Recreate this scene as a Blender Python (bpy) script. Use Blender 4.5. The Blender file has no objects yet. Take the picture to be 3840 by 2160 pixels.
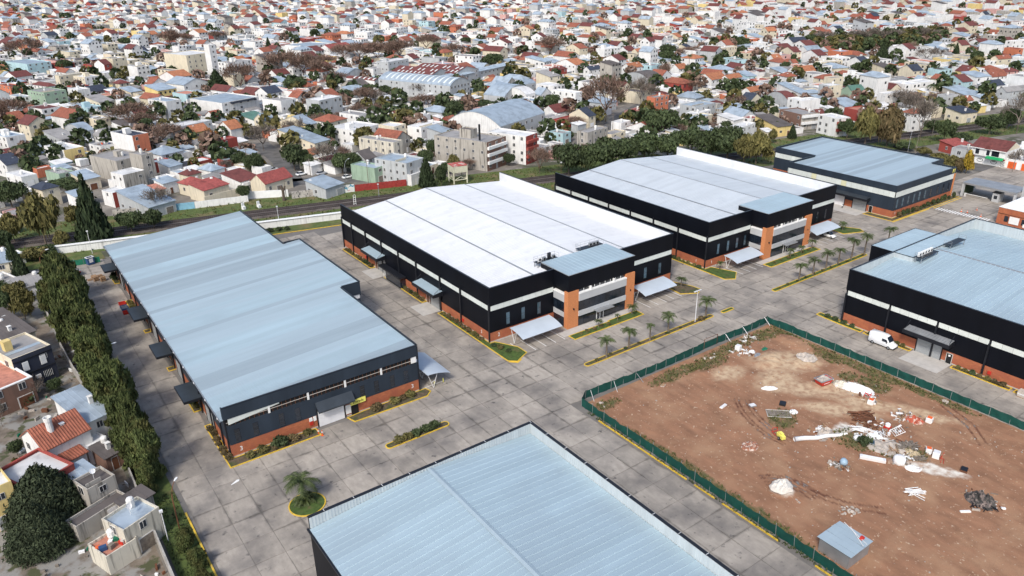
import bpy, math, random
from mathutils import Vector, Matrix, noise
random.seed(11)
SC = bpy.context.scene
COL = SC.collection
PI = math.pi

# ---------------------------------------------------------------- camera
CAM_R = [[0.811274, -0.584452, -0.015809], [0.246743, 0.317737, 0.915512], [0.53005, 0.746631, -0.401981]]          # rows: right, up, forward of the drone camera
FPX = 2844.91              # focal length in pixels of a 3840 wide picture
CAM_H = 75.0
cd = bpy.data.cameras.new('camera')
cam = bpy.data.objects.new('camera', cd)
COL.objects.link(cam)
SC.camera = cam
cd.sensor_width = 36.0
cd.lens = FPX * 36.0 / 3840.0
cd.clip_start = 0.5
cd.clip_end = 12000
_r, _u, _f = [Vector(v) for v in CAM_R]
cam.matrix_world = Matrix(((_r.x, _u.x, -_f.x, 0), (_r.y, _u.y, -_f.y, 0), (_r.z, _u.z, -_f.z, CAM_H), (0, 0, 0, 1)))

def seen_at(x, y, z=0.0):
    """where a place shows in the 3840 x 2160 picture (used to pick what is in view and to word the labels)"""
    d = Vector((x, y, z - CAM_H))
    w = d.dot(_f)
    if w < 1: return (-9999, -9999)
    return (1920 + FPX * d.dot(_r) / w, 1080 - FPX * d.dot(_u) / w)

# ---------------------------------------------------------------- sky, sun, exposure
SUN_AZ = (-0.80, -0.55)
SUN_EL = 46.0
W = bpy.data.worlds.new('World'); SC.world = W; W.use_nodes = True
nt = W.node_tree
bg = nt.nodes['Background']
sky = nt.nodes.new('ShaderNodeTexSky')
sky.sky_type = 'NISHITA'; sky.sun_disc = False
sky.sun_elevation = math.radians(SUN_EL)
sky.sun_rotation = math.atan2(SUN_AZ[0], SUN_AZ[1])
sky.air_density = 1.0; sky.dust_density = 2.5; sky.ozone_density = 1.0
nt.links.new(sky.outputs[0], bg.inputs[0])
bg.inputs[1].default_value = 0.15
sl = bpy.data.lights.new('sun', 'SUN'); sl.energy = 2.2; sl.angle = math.radians(10.0); sl.color = (1.0, 0.965, 0.90)
sun = bpy.data.objects.new('sun', sl); COL.objects.link(sun)
_s = Vector((SUN_AZ[0], SUN_AZ[1], 0)).normalized() * math.cos(math.radians(SUN_EL)) + Vector((0, 0, math.sin(math.radians(SUN_EL))))
sun.rotation_euler = _s.to_track_quat('Z', 'Y').to_euler()
sun.location = (0, 0, 150)
SC.view_settings.view_transform = 'Standard'
SC.view_settings.look = 'None'
SC.view_settings.gamma = 1.0
SC.view_settings.use_curve_mapping = False
SC.view_settings.exposure = 0.34

# ---------------------------------------------------------------- helpers
class MB:
    def __init__(s): s.v = []; s.f = []; s.m = []
    def add(s, vs, fs, m=0):
        o = len(s.v); s.v += [tuple(p) for p in vs]
        for f in fs: s.f.append([o + i for i in f]); s.m.append(m)
    def box(s, x0, y0, z0, x1, y1, z1, m=0):
        s.add([(x0,y0,z0),(x1,y0,z0),(x1,y1,z0),(x0,y1,z0),(x0,y0,z1),(x1,y0,z1),(x1,y1,z1),(x0,y1,z1)],
              [(0,3,2,1),(4,5,6,7),(0,1,5,4),(1,2,6,5),(2,3,7,6),(3,0,4,7)], m)
    def hexa(s, p, m=0):
        s.add(p, [(0,3,2,1),(4,5,6,7),(0,1,5,4),(1,2,6,5),(2,3,7,6),(3,0,4,7)], m)
    def obox(s, c, sx, sy, sz, rz=0.0, m=0, tilt=0.0):
        M = Matrix.Translation(c) @ Matrix.Rotation(rz, 4, 'Z') @ Matrix.Rotation(tilt, 4, 'X')
        s.hexa([M @ Vector((a*sx/2, b*sy/2, d*sz)) for d in (0, 1) for a, b in ((-1,-1),(1,-1),(1,1),(-1,1))], m)
    def poly(s, pts, m=0): s.add(pts, [tuple(range(len(pts)))], m)
    def prism(s, pts, z0, z1, m=0, mt=None):
        n = len(pts)
        s.add([(x,y,z0) for x,y in pts] + [(x,y,z1) for x,y in pts], [(i,(i+1)%n,n+(i+1)%n,n+i) for i in range(n)], m)
        s.add([(x,y,z1) for x,y in pts], [tuple(range(n))], m if mt is None else mt)
    def tube(s, pts, r, n=6, m=0, r1=None, cap=True):
        P = [Vector(p) for p in pts]; k = len(P); vs = []; fs = []
        for i, p in enumerate(P):
            t = (P[min(i+1,k-1)] - P[max(i-1,0)]).normalized()
            a = t.cross(Vector((0,0,1)) if abs(t.z) < .9 else Vector((1,0,0))).normalized(); b = t.cross(a)
            rr = r if r1 is None else r + (r1-r)*i/max(1,k-1)
            for j in range(n):
                q = 2*PI*j/n; vs.append(p + a*math.cos(q)*rr + b*math.sin(q)*rr)
        for i in range(k-1):
            for j in range(n): fs.append((i*n+j, i*n+(j+1)%n, (i+1)*n+(j+1)%n, (i+1)*n+j))
        if cap: fs.append(tuple(range(n))); fs.append(tuple(range((k-1)*n, k*n))[::-1])
        s.add(vs, fs, m)
    def lathe(s, prof, c=(0,0,0), n=12, m=0):
        vs = []; fs = []
        for r, z in prof:
            for j in range(n): vs.append((c[0]+r*math.cos(2*PI*j/n), c[1]+r*math.sin(2*PI*j/n), c[2]+z))
        k = len(prof)
        for i in range(k-1):
            for j in range(n): fs.append((i*n+j, i*n+(j+1)%n, (i+1)*n+(j+1)%n, (i+1)*n+j))
        fs.append(tuple(range(n))[::-1]); fs.append(tuple(range((k-1)*n, k*n)))
        s.add(vs, fs, m)
    def ring(s, pts, z0, z1, t, m=0, mi=None, mt=None):
        """a wall of thickness t standing on the closed polygon pts (counter-clockwise), outer, inner and top faces"""
        q = inset(pts, t); n = len(pts)
        mi = m if mi is None else mi; mt = m if mt is None else mt
        o = [(x,y,z) for z in (z0,z1) for x,y in pts]; i_ = [(x,y,z) for z in (z0,z1) for x,y in q]
        s.add(o, [(i,(i+1)%n,n+(i+1)%n,n+i) for i in range(n)], m)
        s.add(i_, [((i+1)%n,i,n+i,n+(i+1)%n) for i in range(n)], mi)
        s.add([(x,y,z1) for x,y in pts]+[(x,y,z1) for x,y in q], [(i,(i+1)%n,n+(i+1)%n,n+i) for i in range(n)], mt)
    def mesh(s, name, mats, smooth=False):
        me = bpy.data.meshes.new(name)
        me.from_pydata(s.v, [], s.f)
        for m in (mats if isinstance(mats, (list, tuple)) else [mats]): me.materials.append(m)
        if any(s.m): me.polygons.foreach_set('material_index', s.m)
        if smooth: me.polygons.foreach_set('use_smooth', [True]*len(s.f))
        me.update()
        return me
    def build(s, name, mats, parent=None, smooth=False):
        return put(name, s.mesh(name, mats, smooth), parent)

def inset(pts, t):
    n = len(pts); out = []
    for i in range(n):
        a, b, c = Vector(pts[i-1]), Vector(pts[i]), Vector(pts[(i+1)%n])
        d1 = (b-a).normalized(); d2 = (c-b).normalized()
        n1 = Vector((-d1.y, d1.x)); n2 = Vector((-d2.y, d2.x))
        k = 1 + n1.dot(n2)
        q = b + (n1+n2) * (t / max(k, .25))
        out.append((q.x, q.y))
    return out

INV = {}
def put(name, me, parent=None, loc=None):
    o = bpy.data.objects.new(name, me); COL.objects.link(o)
    if parent is not None:
        o.parent = parent
        if parent.name in INV: o.matrix_parent_inverse = INV[parent.name]
    if loc is not None: o.location = loc
    return o
def tag(o, label=None, cat=None, group=None, kind=None):
    if label: o['label'] = label
    if cat: o['category'] = cat
    if group: o['group'] = group
    if kind: o['kind'] = kind
    return o
def thing(name, label, cat, loc=(0,0,0), rz=0.0, group=None, world_parts=False, scale=None):
    """an Empty at the thing's base; world_parts: its parts are modelled in world coordinates, otherwise round its base"""
    o = bpy.data.objects.new(name, None); COL.objects.link(o)
    o.empty_display_size = .3
    o.location = loc; o.rotation_euler = (0, 0, rz)
    if scale: o.scale = scale
    if world_parts: INV[o.name] = (Matrix.Translation(loc) @ Matrix.Rotation(rz, 4, 'Z')).inverted()
    return tag(o, label, cat, group)
def copy_thing(o, loc, rz=0.0, label=None, scale=None):
    r = o.copy(); COL.objects.link(r); r.location = loc; r.rotation_euler = (0, 0, rz)
    if scale: r.scale = scale
    if label: r['label'] = label
    for ch in list(o.children):
        c = ch.copy(); COL.objects.link(c); c.parent = r
        for g_ in ch.children:
            d = g_.copy(); COL.objects.link(d); d.parent = c
    return r
def rect(x0, y0, x1, y1): return [(x0,y0),(x1,y0),(x1,y1),(x0,y1)]

# ---------------------------------------------------------------- materials
def pbr(name, col, rough=.7, metal=0.0, var=.15, vs=.5, col2=None, c2s=.15, c2=(.48,.62), streak=0.0, bump=0.0, bs=15.0,
        rand=0.0, island=0.0, wave=None, spec=.4, trans=0.0, stretch=None, col3=None, c3s=2.0, c3=(.6,.7)):
    m = bpy.data.materials.new(name); m.use_nodes = True
    t = m.node_tree; N = t.nodes; L = t.links
    b = N['Principled BSDF']
    b.inputs['Roughness'].default_value = rough; b.inputs['Metallic'].default_value = metal
    b.inputs['Specular IOR Level'].default_value = spec
    geo = N.new('ShaderNodeNewGeometry')
    def coords(scale):
        mp = N.new('ShaderNodeMapping'); L.new(geo.outputs['Position'], mp.inputs['Vector']); mp.inputs['Scale'].default_value = scale
        return mp.outputs[0]
    def noi(scale, detail=5.0, sc=(1,1,1), rough_=.6):
        n = N.new('ShaderNodeTexNoise'); n.inputs['Scale'].default_value = scale; n.inputs['Detail'].default_value = detail
        n.inputs['Roughness'].default_value = rough_
        L.new(coords(sc), n.inputs['Vector']); return n.outputs['Fac']
    def ramp(fac, a, bb):
        r = N.new('ShaderNodeMapRange'); L.new(fac, r.inputs['Value'])
        r.inputs['From Min'].default_value = a; r.inputs['From Max'].default_value = bb; return r.outputs[0]
    def mix(fac, a, bb, mode='MIX'):
        x = N.new('ShaderNodeMix'); x.data_type = 'RGBA'; x.blend_type = mode
        if isinstance(fac, float): x.inputs[0].default_value = fac
        else: L.new(fac, x.inputs[0])
        for i, q in ((6, a), (7, bb)):
            if isinstance(q, tuple): x.inputs[i].default_value = (*q, 1)
            else: L.new(q, x.inputs[i])
        return x.outputs[2]
    cur = mix(ramp(noi(vs, sc=stretch or (1,1,1)), .3, .7), tuple(c*(1-var) for c in col), tuple(min(1, c*(1+var)) for c in col))
    if col2: cur = mix(ramp(noi(c2s, 6.0), *c2), cur, col2)
    if col3: cur = mix(ramp(noi(c3s, 4.0), *c3), cur, col3)
    if streak:
        cur = mix(ramp(noi(1.0, 4.0, (1.6,1.6,.12)), .52, .72), cur, mix(streak, cur, (.05,.045,.04)))
    if rand:
        oi = N.new('ShaderNodeObjectInfo')
        hs = N.new('ShaderNodeHueSaturation'); L.new(cur, hs.inputs['Color'])
        mr = N.new('ShaderNodeMapRange'); L.new(oi.outputs['Random'], mr.inputs['Value'])
        mr.inputs['To Min'].default_value = 1-rand; mr.inputs['To Max'].default_value = 1+rand; L.new(mr.outputs[0], hs.inputs['Value'])
        cur = hs.outputs[0]
    if island:
        hs = N.new('ShaderNodeHueSaturation'); L.new(cur, hs.inputs['Color'])
        mr = N.new('ShaderNodeMapRange'); L.new(geo.outputs['Random Per Island'], mr.inputs['Value'])
        mr.inputs['To Min'].default_value = 1-island; mr.inputs['To Max'].default_value = 1+island; L.new(mr.outputs[0], hs.inputs['Value'])
        m2 = N.new('ShaderNodeMapRange'); L.new(geo.outputs['Random Per Island'], m2.inputs['Value'])
        m2.inputs['To Min'].default_value = .5+.02*island; m2.inputs['To Max'].default_value = .5-.03*island; L.new(m2.outputs[0], hs.inputs['Hue'])
        cur = hs.outputs[0]
    L.new(cur, b.inputs['Base Color'])
    h = None
    if bump: h = (noi(bs, 4.0), bump, .08)
    if wave:
        w = N.new('ShaderNodeTexWave'); w.wave_type = 'BANDS'; w.bands_direction = wave[0]; w.inputs['Scale'].default_value = wave[1]
        L.new(geo.outputs['Position'], w.inputs['Vector']); h = (w.outputs['Fac'], wave[2], .05)
    if h:
        bp = N.new('ShaderNodeBump'); bp.inputs['Strength'].default_value = h[1]; bp.inputs['Distance'].default_value = h[2]
        L.new(h[0], bp.inputs['Height']); L.new(bp.outputs[0], b.inputs['Normal'])
    if trans: b.inputs['Transmission Weight'].default_value = trans
    return m

def slab_material():
    """cast concrete: each bay its own grey, dirt gathered along the joints, oil and tyre stains"""
    m = pbr('yard_concrete', (.35,.312,.268), .85, var=.14, vs=.7, col2=(.185,.168,.152), c2s=.13, c2=(.44,.66), col3=(.075,.07,.068), c3s=.75, c3=(.62,.74), stretch=(1.8,.7,1), bump=.15, bs=6)
    t = m.node_tree; N = t.nodes; L = t.links; b = N['Principled BSDF']
    src = b.inputs['Base Color'].links[0].from_socket
    geo = N.new('ShaderNodeNewGeometry')
    sp = N.new('ShaderNodeSeparateXYZ'); L.new(geo.outputs['Position'], sp.inputs[0])
    def math_(op, a, bb=None, c=None):
        n = N.new('ShaderNodeMath'); n.operation = op
        for i, q in enumerate((a, bb, c)):
            if q is None: continue
            if isinstance(q, (int, float)): n.inputs[i].default_value = q
            else: L.new(q, n.inputs[i])
        return n.outputs[0]
    ux = math_('DIVIDE', sp.outputs[0], SLX); uy = math_('DIVIDE', sp.outputs[1], SLY)
    cx = math_('FLOOR', ux); cy = math_('FLOOR', uy)
    cb = N.new('ShaderNodeCombineXYZ'); L.new(cx, cb.inputs[0]); L.new(cy, cb.inputs[1])
    wn = N.new('ShaderNodeTexWhiteNoise'); wn.noise_dimensions = '2D'; L.new(cb.outputs[0], wn.inputs['Vector'])
    def edge(u, size):
        fr = math_('FRACT', u); d = math_('MINIMUM', fr, math_('SUBTRACT', 1.0, fr)); return math_('MULTIPLY', d, size)
    e = math_('MINIMUM', edge(ux, SLX), edge(uy, SLY))
    nz = N.new('ShaderNodeTexNoise'); nz.inputs['Scale'].default_value = .45; nz.inputs['Detail'].default_value = 6; L.new(geo.outputs['Position'], nz.inputs['Vector'])
    n2 = N.new('ShaderNodeTexNoise'); n2.inputs['Scale'].default_value = .09; n2.inputs['Detail'].default_value = 3; L.new(geo.outputs['Position'], n2.inputs['Vector'])
    fade = N.new('ShaderNodeMapRange'); L.new(n2.outputs['Fac'], fade.inputs['Value']); fade.inputs['From Min'].default_value = .38; fade.inputs['From Max'].default_value = .62; fade.inputs['To Min'].default_value = .38; fade.inputs['To Max'].default_value = 0.0
    dirt = N.new('ShaderNodeMapRange'); L.new(math_('ADD', fade.outputs[0], math_('ADD', e, math_('MULTIPLY', math_('SUBTRACT', nz.outputs['Fac'], .5), -1.3))), dirt.inputs['Value'])
    dirt.inputs['From Min'].default_value = .03; dirt.inputs['From Max'].default_value = .42; dirt.inputs['To Min'].default_value = .58; dirt.inputs['To Max'].default_value = 1.0
    val = N.new('ShaderNodeMapRange'); L.new(wn.outputs['Value'], val.inputs['Value']); val.inputs['To Min'].default_value = .90; val.inputs['To Max'].default_value = 1.10
    hs = N.new('ShaderNodeHueSaturation'); L.new(src, hs.inputs['Color']); L.new(math_('MULTIPLY', val.outputs[0], dirt.outputs[0]), hs.inputs['Value'])
    L.new(hs.outputs[0], b.inputs['Base Color'])
    return m

SLX, SLY = 4.25, 5.0
M = {}
M['slab'] = slab_material()
M['joint'] = pbr('joint_filler', (.17,.158,.145), .9)
M['asphalt'] = pbr('asphalt', (.13,.125,.12), .9, var=.2, vs=.6, col2=(.08,.078,.075), c2s=.3, bump=.2, bs=8)
M['town'] = pbr('town_ground', (.19,.172,.15), .95, var=.3, vs=.15, col2=(.07,.075,.045), c2s=.05, c2=(.5,.6), col3=(.26,.24,.22), c3s=.3, c3=(.58,.66))
M['grass'] = pbr('grass', (.085,.115,.030), .95, var=.35, vs=.8, col2=(.17,.135,.065), c2s=.16, c2=(.50,.66), bump=.4, bs=12)
M['lawn'] = pbr('lawn', (.060,.10,.022), .95, var=.35, vs=1.2, col2=(.12,.10,.045), c2s=.5, c2=(.55,.7), bump=.4, bs=14)
M['soil'] = pbr('bed_soil', (.11,.085,.055), .95, var=.4, vs=1.5, col2=(.06,.075,.025), c2s=.6, c2=(.47,.6), bump=.4, bs=10)
M['ballast'] = pbr('ballast', (.085,.068,.062), .95, var=.35, vs=.9, col2=(.12,.105,.09), c2s=.25, bump=.4, bs=9)
M['rail'] = pbr('rail_steel', (.13,.10,.09), .45, .7)
M['sleeper'] = pbr('sleeper', (.05,.042,.038), .9)
M['black'] = pbr('black_cladding', (.0045,.0055,.009), .5, .0, var=.25, vs=.25, spec=.16, stretch=(1,1,.2))
M['navy'] = pbr('navy_cladding', (.027,.038,.054), .5, .0, var=.2, vs=.3, spec=.25, stretch=(1,1,.2))
M['trim'] = pbr('dark_trim', (.018,.02,.026), .4, .2)
M['canopy'] = pbr('canopy_sheet', (.045,.055,.066), .45, .2, var=.15)
M['white_roof'] = pbr('white_coated_sheet', (.68,.69,.70), .5, .0, var=.045, vs=.3, rand=.02, col2=(.61,.62,.635), c2s=.35, c2=(.52,.72), stretch=(.2,1.5,1), spec=.35)
M['pale_roof'] = pbr('pale_coated_sheet', (.50,.54,.572), .55, .0, var=.05, vs=.16, rand=.03, col2=(.455,.495,.53), c2s=.2, c2=(.5,.7), stretch=(.25,1.2,1), spec=.4)
M['zinc_roof'] = pbr('zinc_sheet', (.375,.478,.53), .45, .15, var=.07, vs=.22, rand=.035, stretch=(.18,1.5,1), col2=(.35,.44,.49), c2s=.06, spec=.45)
M['zinc_light'] = pbr('zinc_sheet_bright', (.375,.462,.512), .45, .15, var=.07, vs=.25, rand=.035, stretch=(.12,2,1), spec=.45)
M['zinc_dull'] = pbr('zinc_sheet_dull', (.315,.385,.43), .5, .14, var=.07, vs=.25, rand=.03, stretch=(.12,2,1), spec=.4)
M['lining'] = pbr('parapet_lining', (.50,.545,.56), .5, .1, var=.10, vs=.7, stretch=(1.5,1.5,.15))
M['panel'] = pbr('light_panel', (.66,.70,.66), .35, .0, var=.06, vs=.9, rand=.07)
M['panel_yellow'] = pbr('light_panel_aged', (.70,.68,.45), .4, .0, var=.06, vs=.9)
M['brick'] = pbr('brickwork', (.41,.135,.062), .85, var=.22, vs=1.6, col2=(.34,.10,.055), c2s=.5, c2=(.4,.7), bump=.3, bs=18, stretch=(1,1,3.2), streak=.10)
M['brick_pillar'] = pbr('pillar_brickwork', (.56,.215,.085), .85, var=.12, vs=2.0, bump=.3, bs=18, stretch=(1,1,3))
M['plinth'] = pbr('plinth_concrete', (.47,.445,.41), .85, var=.12, vs=.8)
M['shutter'] = pbr('grey_shutter', (.36,.375,.38), .5, .1, var=.06, wave=('Z', 4.0, .3))
M['white_shutter'] = pbr('white_shutter', (.80,.80,.81), .5, .0, var=.03, wave=('Z', 3.0, .3))
M['white'] = pbr('white_paint', (.80,.80,.78), .6, var=.06, vs=.9)
M['white_wall'] = pbr('white_wall_paint', (.78,.775,.75), .8, var=.07, vs=.5, streak=.30)
M['grey_panel'] = pbr('grey_facade_panel', (.50,.51,.515), .5, .1, var=.05)
M['yellow'] = pbr('kerb_yellow', (.66,.44,.05), .7, var=.15, vs=1.2, col2=(.42,.31,.12), c2s=.8, c2=(.56,.75))
M['sign_yellow'] = pbr('sign_yellow', (.80,.74,.16), .6, var=.03)
M['green_net'] = pbr('shade_net', (.0045,.066,.052), .75, var=.18, vs=.7, col2=(.0045,.055,.044), c2s=.8, bump=.35, bs=2.5)
M['green_sheet'] = pbr('green_sheet', (.012,.15,.085), .7, var=.25, vs=.6, bump=.4, bs=2)
M['steel'] = pbr('galvanised_steel', (.36,.37,.38), .5, .5)
M['lamp_white'] = pbr('white_pole', (.72,.72,.72), .5, .1)
M['rust'] = pbr('rusty_steel', (.15,.062,.032), .8, .1, var=.35)
M['red'] = pbr('red_paint', (.52,.035,.022), .5, var=.15)
M['orange'] = pbr('orange_plastic', (.72,.13,.03), .5)
M['blue'] = pbr('blue_paint', (.03,.07,.17), .5, var=.2)
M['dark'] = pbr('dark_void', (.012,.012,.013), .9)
M['rubber'] = pbr('rubber', (.018,.018,.019), .85)
M['van'] = pbr('van_white', (.84,.85,.86), .28, .0, var=.01, spec=.5)
M['fabric'] = pbr('carport_membrane', (.50,.56,.62), .55, .1, var=.05, vs=.4)
M['wood'] = pbr('pallet_wood', (.36,.225,.13), .85, var=.3, vs=2.5, rand=.2)
M['oldwood'] = pbr('grey_timber', (.20,.17,.14), .9, var=.35, vs=2.0)
M['tarp'] = pbr('white_tarpaulin', (.76,.76,.75), .7, var=.10, vs=.9, bump=.5, bs=2.5)
M['pvc'] = pbr('white_pvc', (.80,.80,.79), .45, var=.05)
M['stone'] = pbr('broken_stone', (.42,.37,.32), .9, var=.25, vs=1.5, rand=.15, bump=.4, bs=5)
M['concrete'] = pbr('raw_concrete', (.38,.36,.33), .9, var=.18, vs=.7, streak=.35)
def glass(name, col, rough=.12):
    m = pbr(name, col, rough, .0, var=.35, vs=.35, rand=.3, spec=.8); return m
M['glass'] = glass('dark_glass', (.012,.018,.028))
M['blue_glass'] = glass('bluish_glass', (.05,.09,.12), .1)
# house paints and roofs, by a letter each
WALLC = dict(W=(.745,.735,.71), C=(.67,.595,.45), Y=(.74,.57,.24), G=(.44,.455,.46), S=(.40,.37,.325), R=(.33,.065,.05), O=(.56,.185,.10),
             N=(.32,.43,.32), B=(.43,.60,.63), P=(.63,.37,.33), K=(.028,.034,.055), D=(.20,.115,.085), T=(.60,.555,.46))
ROOFC = dict(t=(.28,.095,.058), o=(.38,.15,.075), m=(.155,.048,.042), z=(.40,.47,.53), w=(.66,.66,.655), g=(.30,.29,.285), k=(.04,.05,.075),
             n=(.13,.25,.19), d=(.12,.105,.10), r=(.30,.075,.065), p=(.47,.20,.14))
WM = {k: pbr('wall_' + dict(W='white',C='cream',Y='yellow',G='grey',S='bare_concrete',R='red',O='orange',N='green',B='pale_blue',P='pink',K='navy',D='brown_brick',T='stained_cream')[k], c, .85,
             var=.10, vs=.35, streak=.9 if k in 'ST' else .28, rand=.05) for k, c in WALLC.items()}
RM = {}
for k, c in ROOFC.items():
    nm = 'roof_' + dict(t='terracotta',o='orange_tile',m='maroon',z='zinc',w='white',g='grey',k='slate',n='green',d='fibre',r='red',p='salmon')[k]
    if k in 'tomkrp': RM[k] = pbr(nm, c, .8, var=.28, vs=1.1, col2=tuple(x*.6 for x in c), c2s=.35, c2=(.52,.72), rand=.10, bump=.3, bs=5)
    elif k in 'zn': RM[k] = pbr(nm, c, .45, .25, var=.10, vs=.4, col2=tuple(x*.75 for x in c), c2s=.3, rand=.10)
    else: RM[k] = pbr(nm, c, .85, var=.16, vs=.5, col2=tuple(x*.62 for x in c), c2s=.25, c2=(.5,.68), rand=.08)
M['town_glass'] = pbr('window_glass', (.035,.04,.048), .2, var=.5, vs=.2, rand=.5, spec=.6)
M['frame'] = pbr('window_frame', (.62,.60,.57), .6)
M['tank'] = pbr('water_tank', (.72,.71,.68), .6, var=.08)
# foliage
M['leaf_dark'] = pbr('leaves_dark', (.052,.073,.030), .75, var=.35, vs=.35, island=.38, rand=.18, spec=.25)
M['leaf_olive'] = pbr('leaves_olive', (.128,.118,.040), .75, var=.35, vs=.35, island=.5, rand=.15, spec=.25)
M['leaf_conifer'] = pbr('leaves_conifer', (.074,.094,.032), .8, var=.35, vs=.5, island=.32, rand=.15, col2=(.098,.092,.032), c2s=.4, c2=(.5,.7), spec=.2)
M['leaf_cedar'] = pbr('leaves_cedar', (.046,.060,.032), .8, var=.35, vs=.6, island=.35, spec=.2)
M['leaf_cypress'] = pbr('leaves_cypress', (.032,.048,.022), .8, var=.35, vs=.5, island=.5, spec=.2)
M['leaf_russet'] = pbr('twigs_russet', (.185,.128,.098), .9, var=.3, vs=.25, island=.45, rand=.15, spec=.1)
M['leaf_grey'] = pbr('twigs_grey', (.17,.145,.122), .9, var=.3, vs=.25, island=.4, rand=.12, spec=.1)
M['leaf_autumn'] = pbr('leaves_autumn', (.22,.105,.035), .85, var=.35, vs=.4, island=.5, spec=.15)
M['leaf_brown'] = pbr('leaves_brown', (.125,.098,.048), .85, var=.4, vs=.35, island=.5, spec=.15)
M['leaf_yellow'] = pbr('leaves_yellow', (.28,.20,.028), .85, var=.3, vs=.4, island=.45, spec=.15)
M['leaf_palm'] = pbr('palm_leaves', (.060,.082,.026), .6, var=.3, vs=1.0, island=.4, rand=.15, spec=.3)
M['bark'] = pbr('bark', (.11,.085,.065), .9, var=.3, vs=2.0)
M['palm_bark'] = pbr('palm_bark', (.15,.12,.09), .9, var=.3, vs=3.0)

# ================================================================ SETTING
mb = MB(); mb.poly([(-3500,-600,-.18),(5200,-600,-.18),(5200,5200,-.18),(-3500,5200,-.18)]); tag(mb.build('ground', M['town']), kind='structure')

# concrete yard: a base sheet and the cast slabs on it
B1 = [(22,111),(57,111),(57,144.4),(61.3,144.4),(61.3,179.1),(57,179.1),(57,213),(22,213)]
B4 = [(220.6,111.3),(256,111.3),(256,119),(263.2,119),(263.2,165),(235,165),(235,149.2),(220.6,149.2)]
SOLID = [(22,111,57,213),(57,144.4,61.3,179.1),(78.4,118.6,132.5,192),(145.4,118.6,200.4,180.5),(220.6,111.3,256,149.2),(145.2,5,200.2,80),(22,5,56.2,75),(77.8,5,132.3,88.9)]
YARD = [(12.2,20,22,224),(22,75,57,111),(22,213,78,219),(57,20,77.6,216),(77.6,89.2,132.6,118.6),(78.4,192,145,206),(132.5,20,145.3,203),(145,80,309,118.6),(200.4,80,220.6,182),(145,180.5,220,190)]
pave = MB()
pave.poly([(11.8,15,-.05),(145,15,-.05),(145,80,-.05),(312,80,-.05),(312,118.7,-.05),(222,118.7,-.05),(222,186,-.05),(145,201,-.05),(78,217,-.05),(11.8,226,-.05)])
pave = tag(pave.build('pavement', M['joint']), kind='structure')
cells = []
for i in range(0, 76):
    for j in range(2, 48):
        x0, y0 = i*SLX, j*SLY; cx, cy = x0+SLX/2, y0+SLY/2
        if not any(a <= cx <= c and b <= cy <= d for a,b,c,d in YARD): continue
        if any(a-.2 <= x0 and x0+SLX <= c+.2 and b-.2 <= y0 and y0+SLY <= d+.2 for a,b,c,d in SOLID): continue
        if y0 > 222-.27*(x0-14): continue
        cells.append((cx, cy))
def inview(x, y, mrg=60, z=0):
    p = seen_at(x, y, z); return -mrg < p[0] < 3840+mrg and 126-mrg < p[1] < 2034+mrg
cells.sort(key=lambda c: (0 if inview(*c, 20) else 1, c[0]**2+c[1]**2))
sb = MB(); g_ = .024
a, b = SLX/2-g_, SLY/2-g_
sb.add([(-a,-b,-.05),(a,-b,-.05),(a,b,-.05),(-a,b,-.05),(-a,-b,-.01),(a,-b,-.01),(a,b,-.01),(-a,b,-.01),(-a+.02,-b+.02,0),(a-.02,-b+.02,0),(a-.02,b-.02,0),(-a+.02,b-.02,0)],
       [(0,1,5,4),(1,2,6,5),(2,3,7,6),(3,0,4,7),(4,5,9,8),(5,6,10,9),(6,7,11,10),(7,4,8,11),(8,9,10,11)])
slab_me = sb.mesh('slab', M['slab'])
for cx, cy in cells[:300]:
    o = put('slab', slab_me, pave, (cx, cy, random.uniform(-.006, .006))); o.rotation_euler = (random.uniform(-.0009,.0009), random.uniform(-.0009,.0009), 0)
rest = MB()
for cx, cy in cells[300:]:
    z = random.uniform(-.006, .006)
    rest.add([(v[0]+cx, v[1]+cy, v[2]+z) for v in sb.v], sb.f)
tag(rest.build('slab', M['slab'], pave), kind='stuff')

mb = MB(); mb.poly([(-60,40,-.165),(7.2,40,-.165),(6.6,150,-.165),(3,245,-.165),(-60,250,-.165)]); tag(mb.build('yard_ground', pbr('back_yard_soil', (.17,.14,.11), .95, var=.35, vs=.5, col2=(.25,.24,.22), c2s=.22, c2=(.47,.55), col3=(.07,.075,.035), c3s=.3, c3=(.56,.62), bump=.4, bs=6)), kind='structure')

# street outside the gate and the town streets
mb = MB(); mb.poly([(309,50,-.06),(321,50,-.06),(297,180,-.06),(286,178,-.06)]); mb.poly([(262,92,-.055),(309,92,-.055),(304,112,-.055),(262,112,-.055)])
tag(mb.build('road', M['asphalt']), kind='structure')
def strip(pts, w, z):
    vs = []; fs = []
    for i, p in enumerate(pts):
        p = Vector(p); t = (Vector(pts[min(i+1,len(pts)-1)]) - Vector(pts[max(i-1,0)])).normalized(); n = Vector((-t.y, t.x))
        vs += [(*(p+n*w/2), z), (*(p-n*w/2), z)]
        if i: fs.append((2*i-2, 2*i-1, 2*i+1, 2*i))
    return vs, fs
mb = MB()
for pts, w in (([(236,258),(262,276),(287,290),(330,312)],8), ([(78,276),(92,268),(108,259),(120,252)],9), ([(92,268),(100,300),(104,340)],8), ([(205,240),(232,258)],9)):
    mb.add(*strip(pts, w, -.12))
tag(mb.build('street', M['asphalt']), kind='structure')

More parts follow.
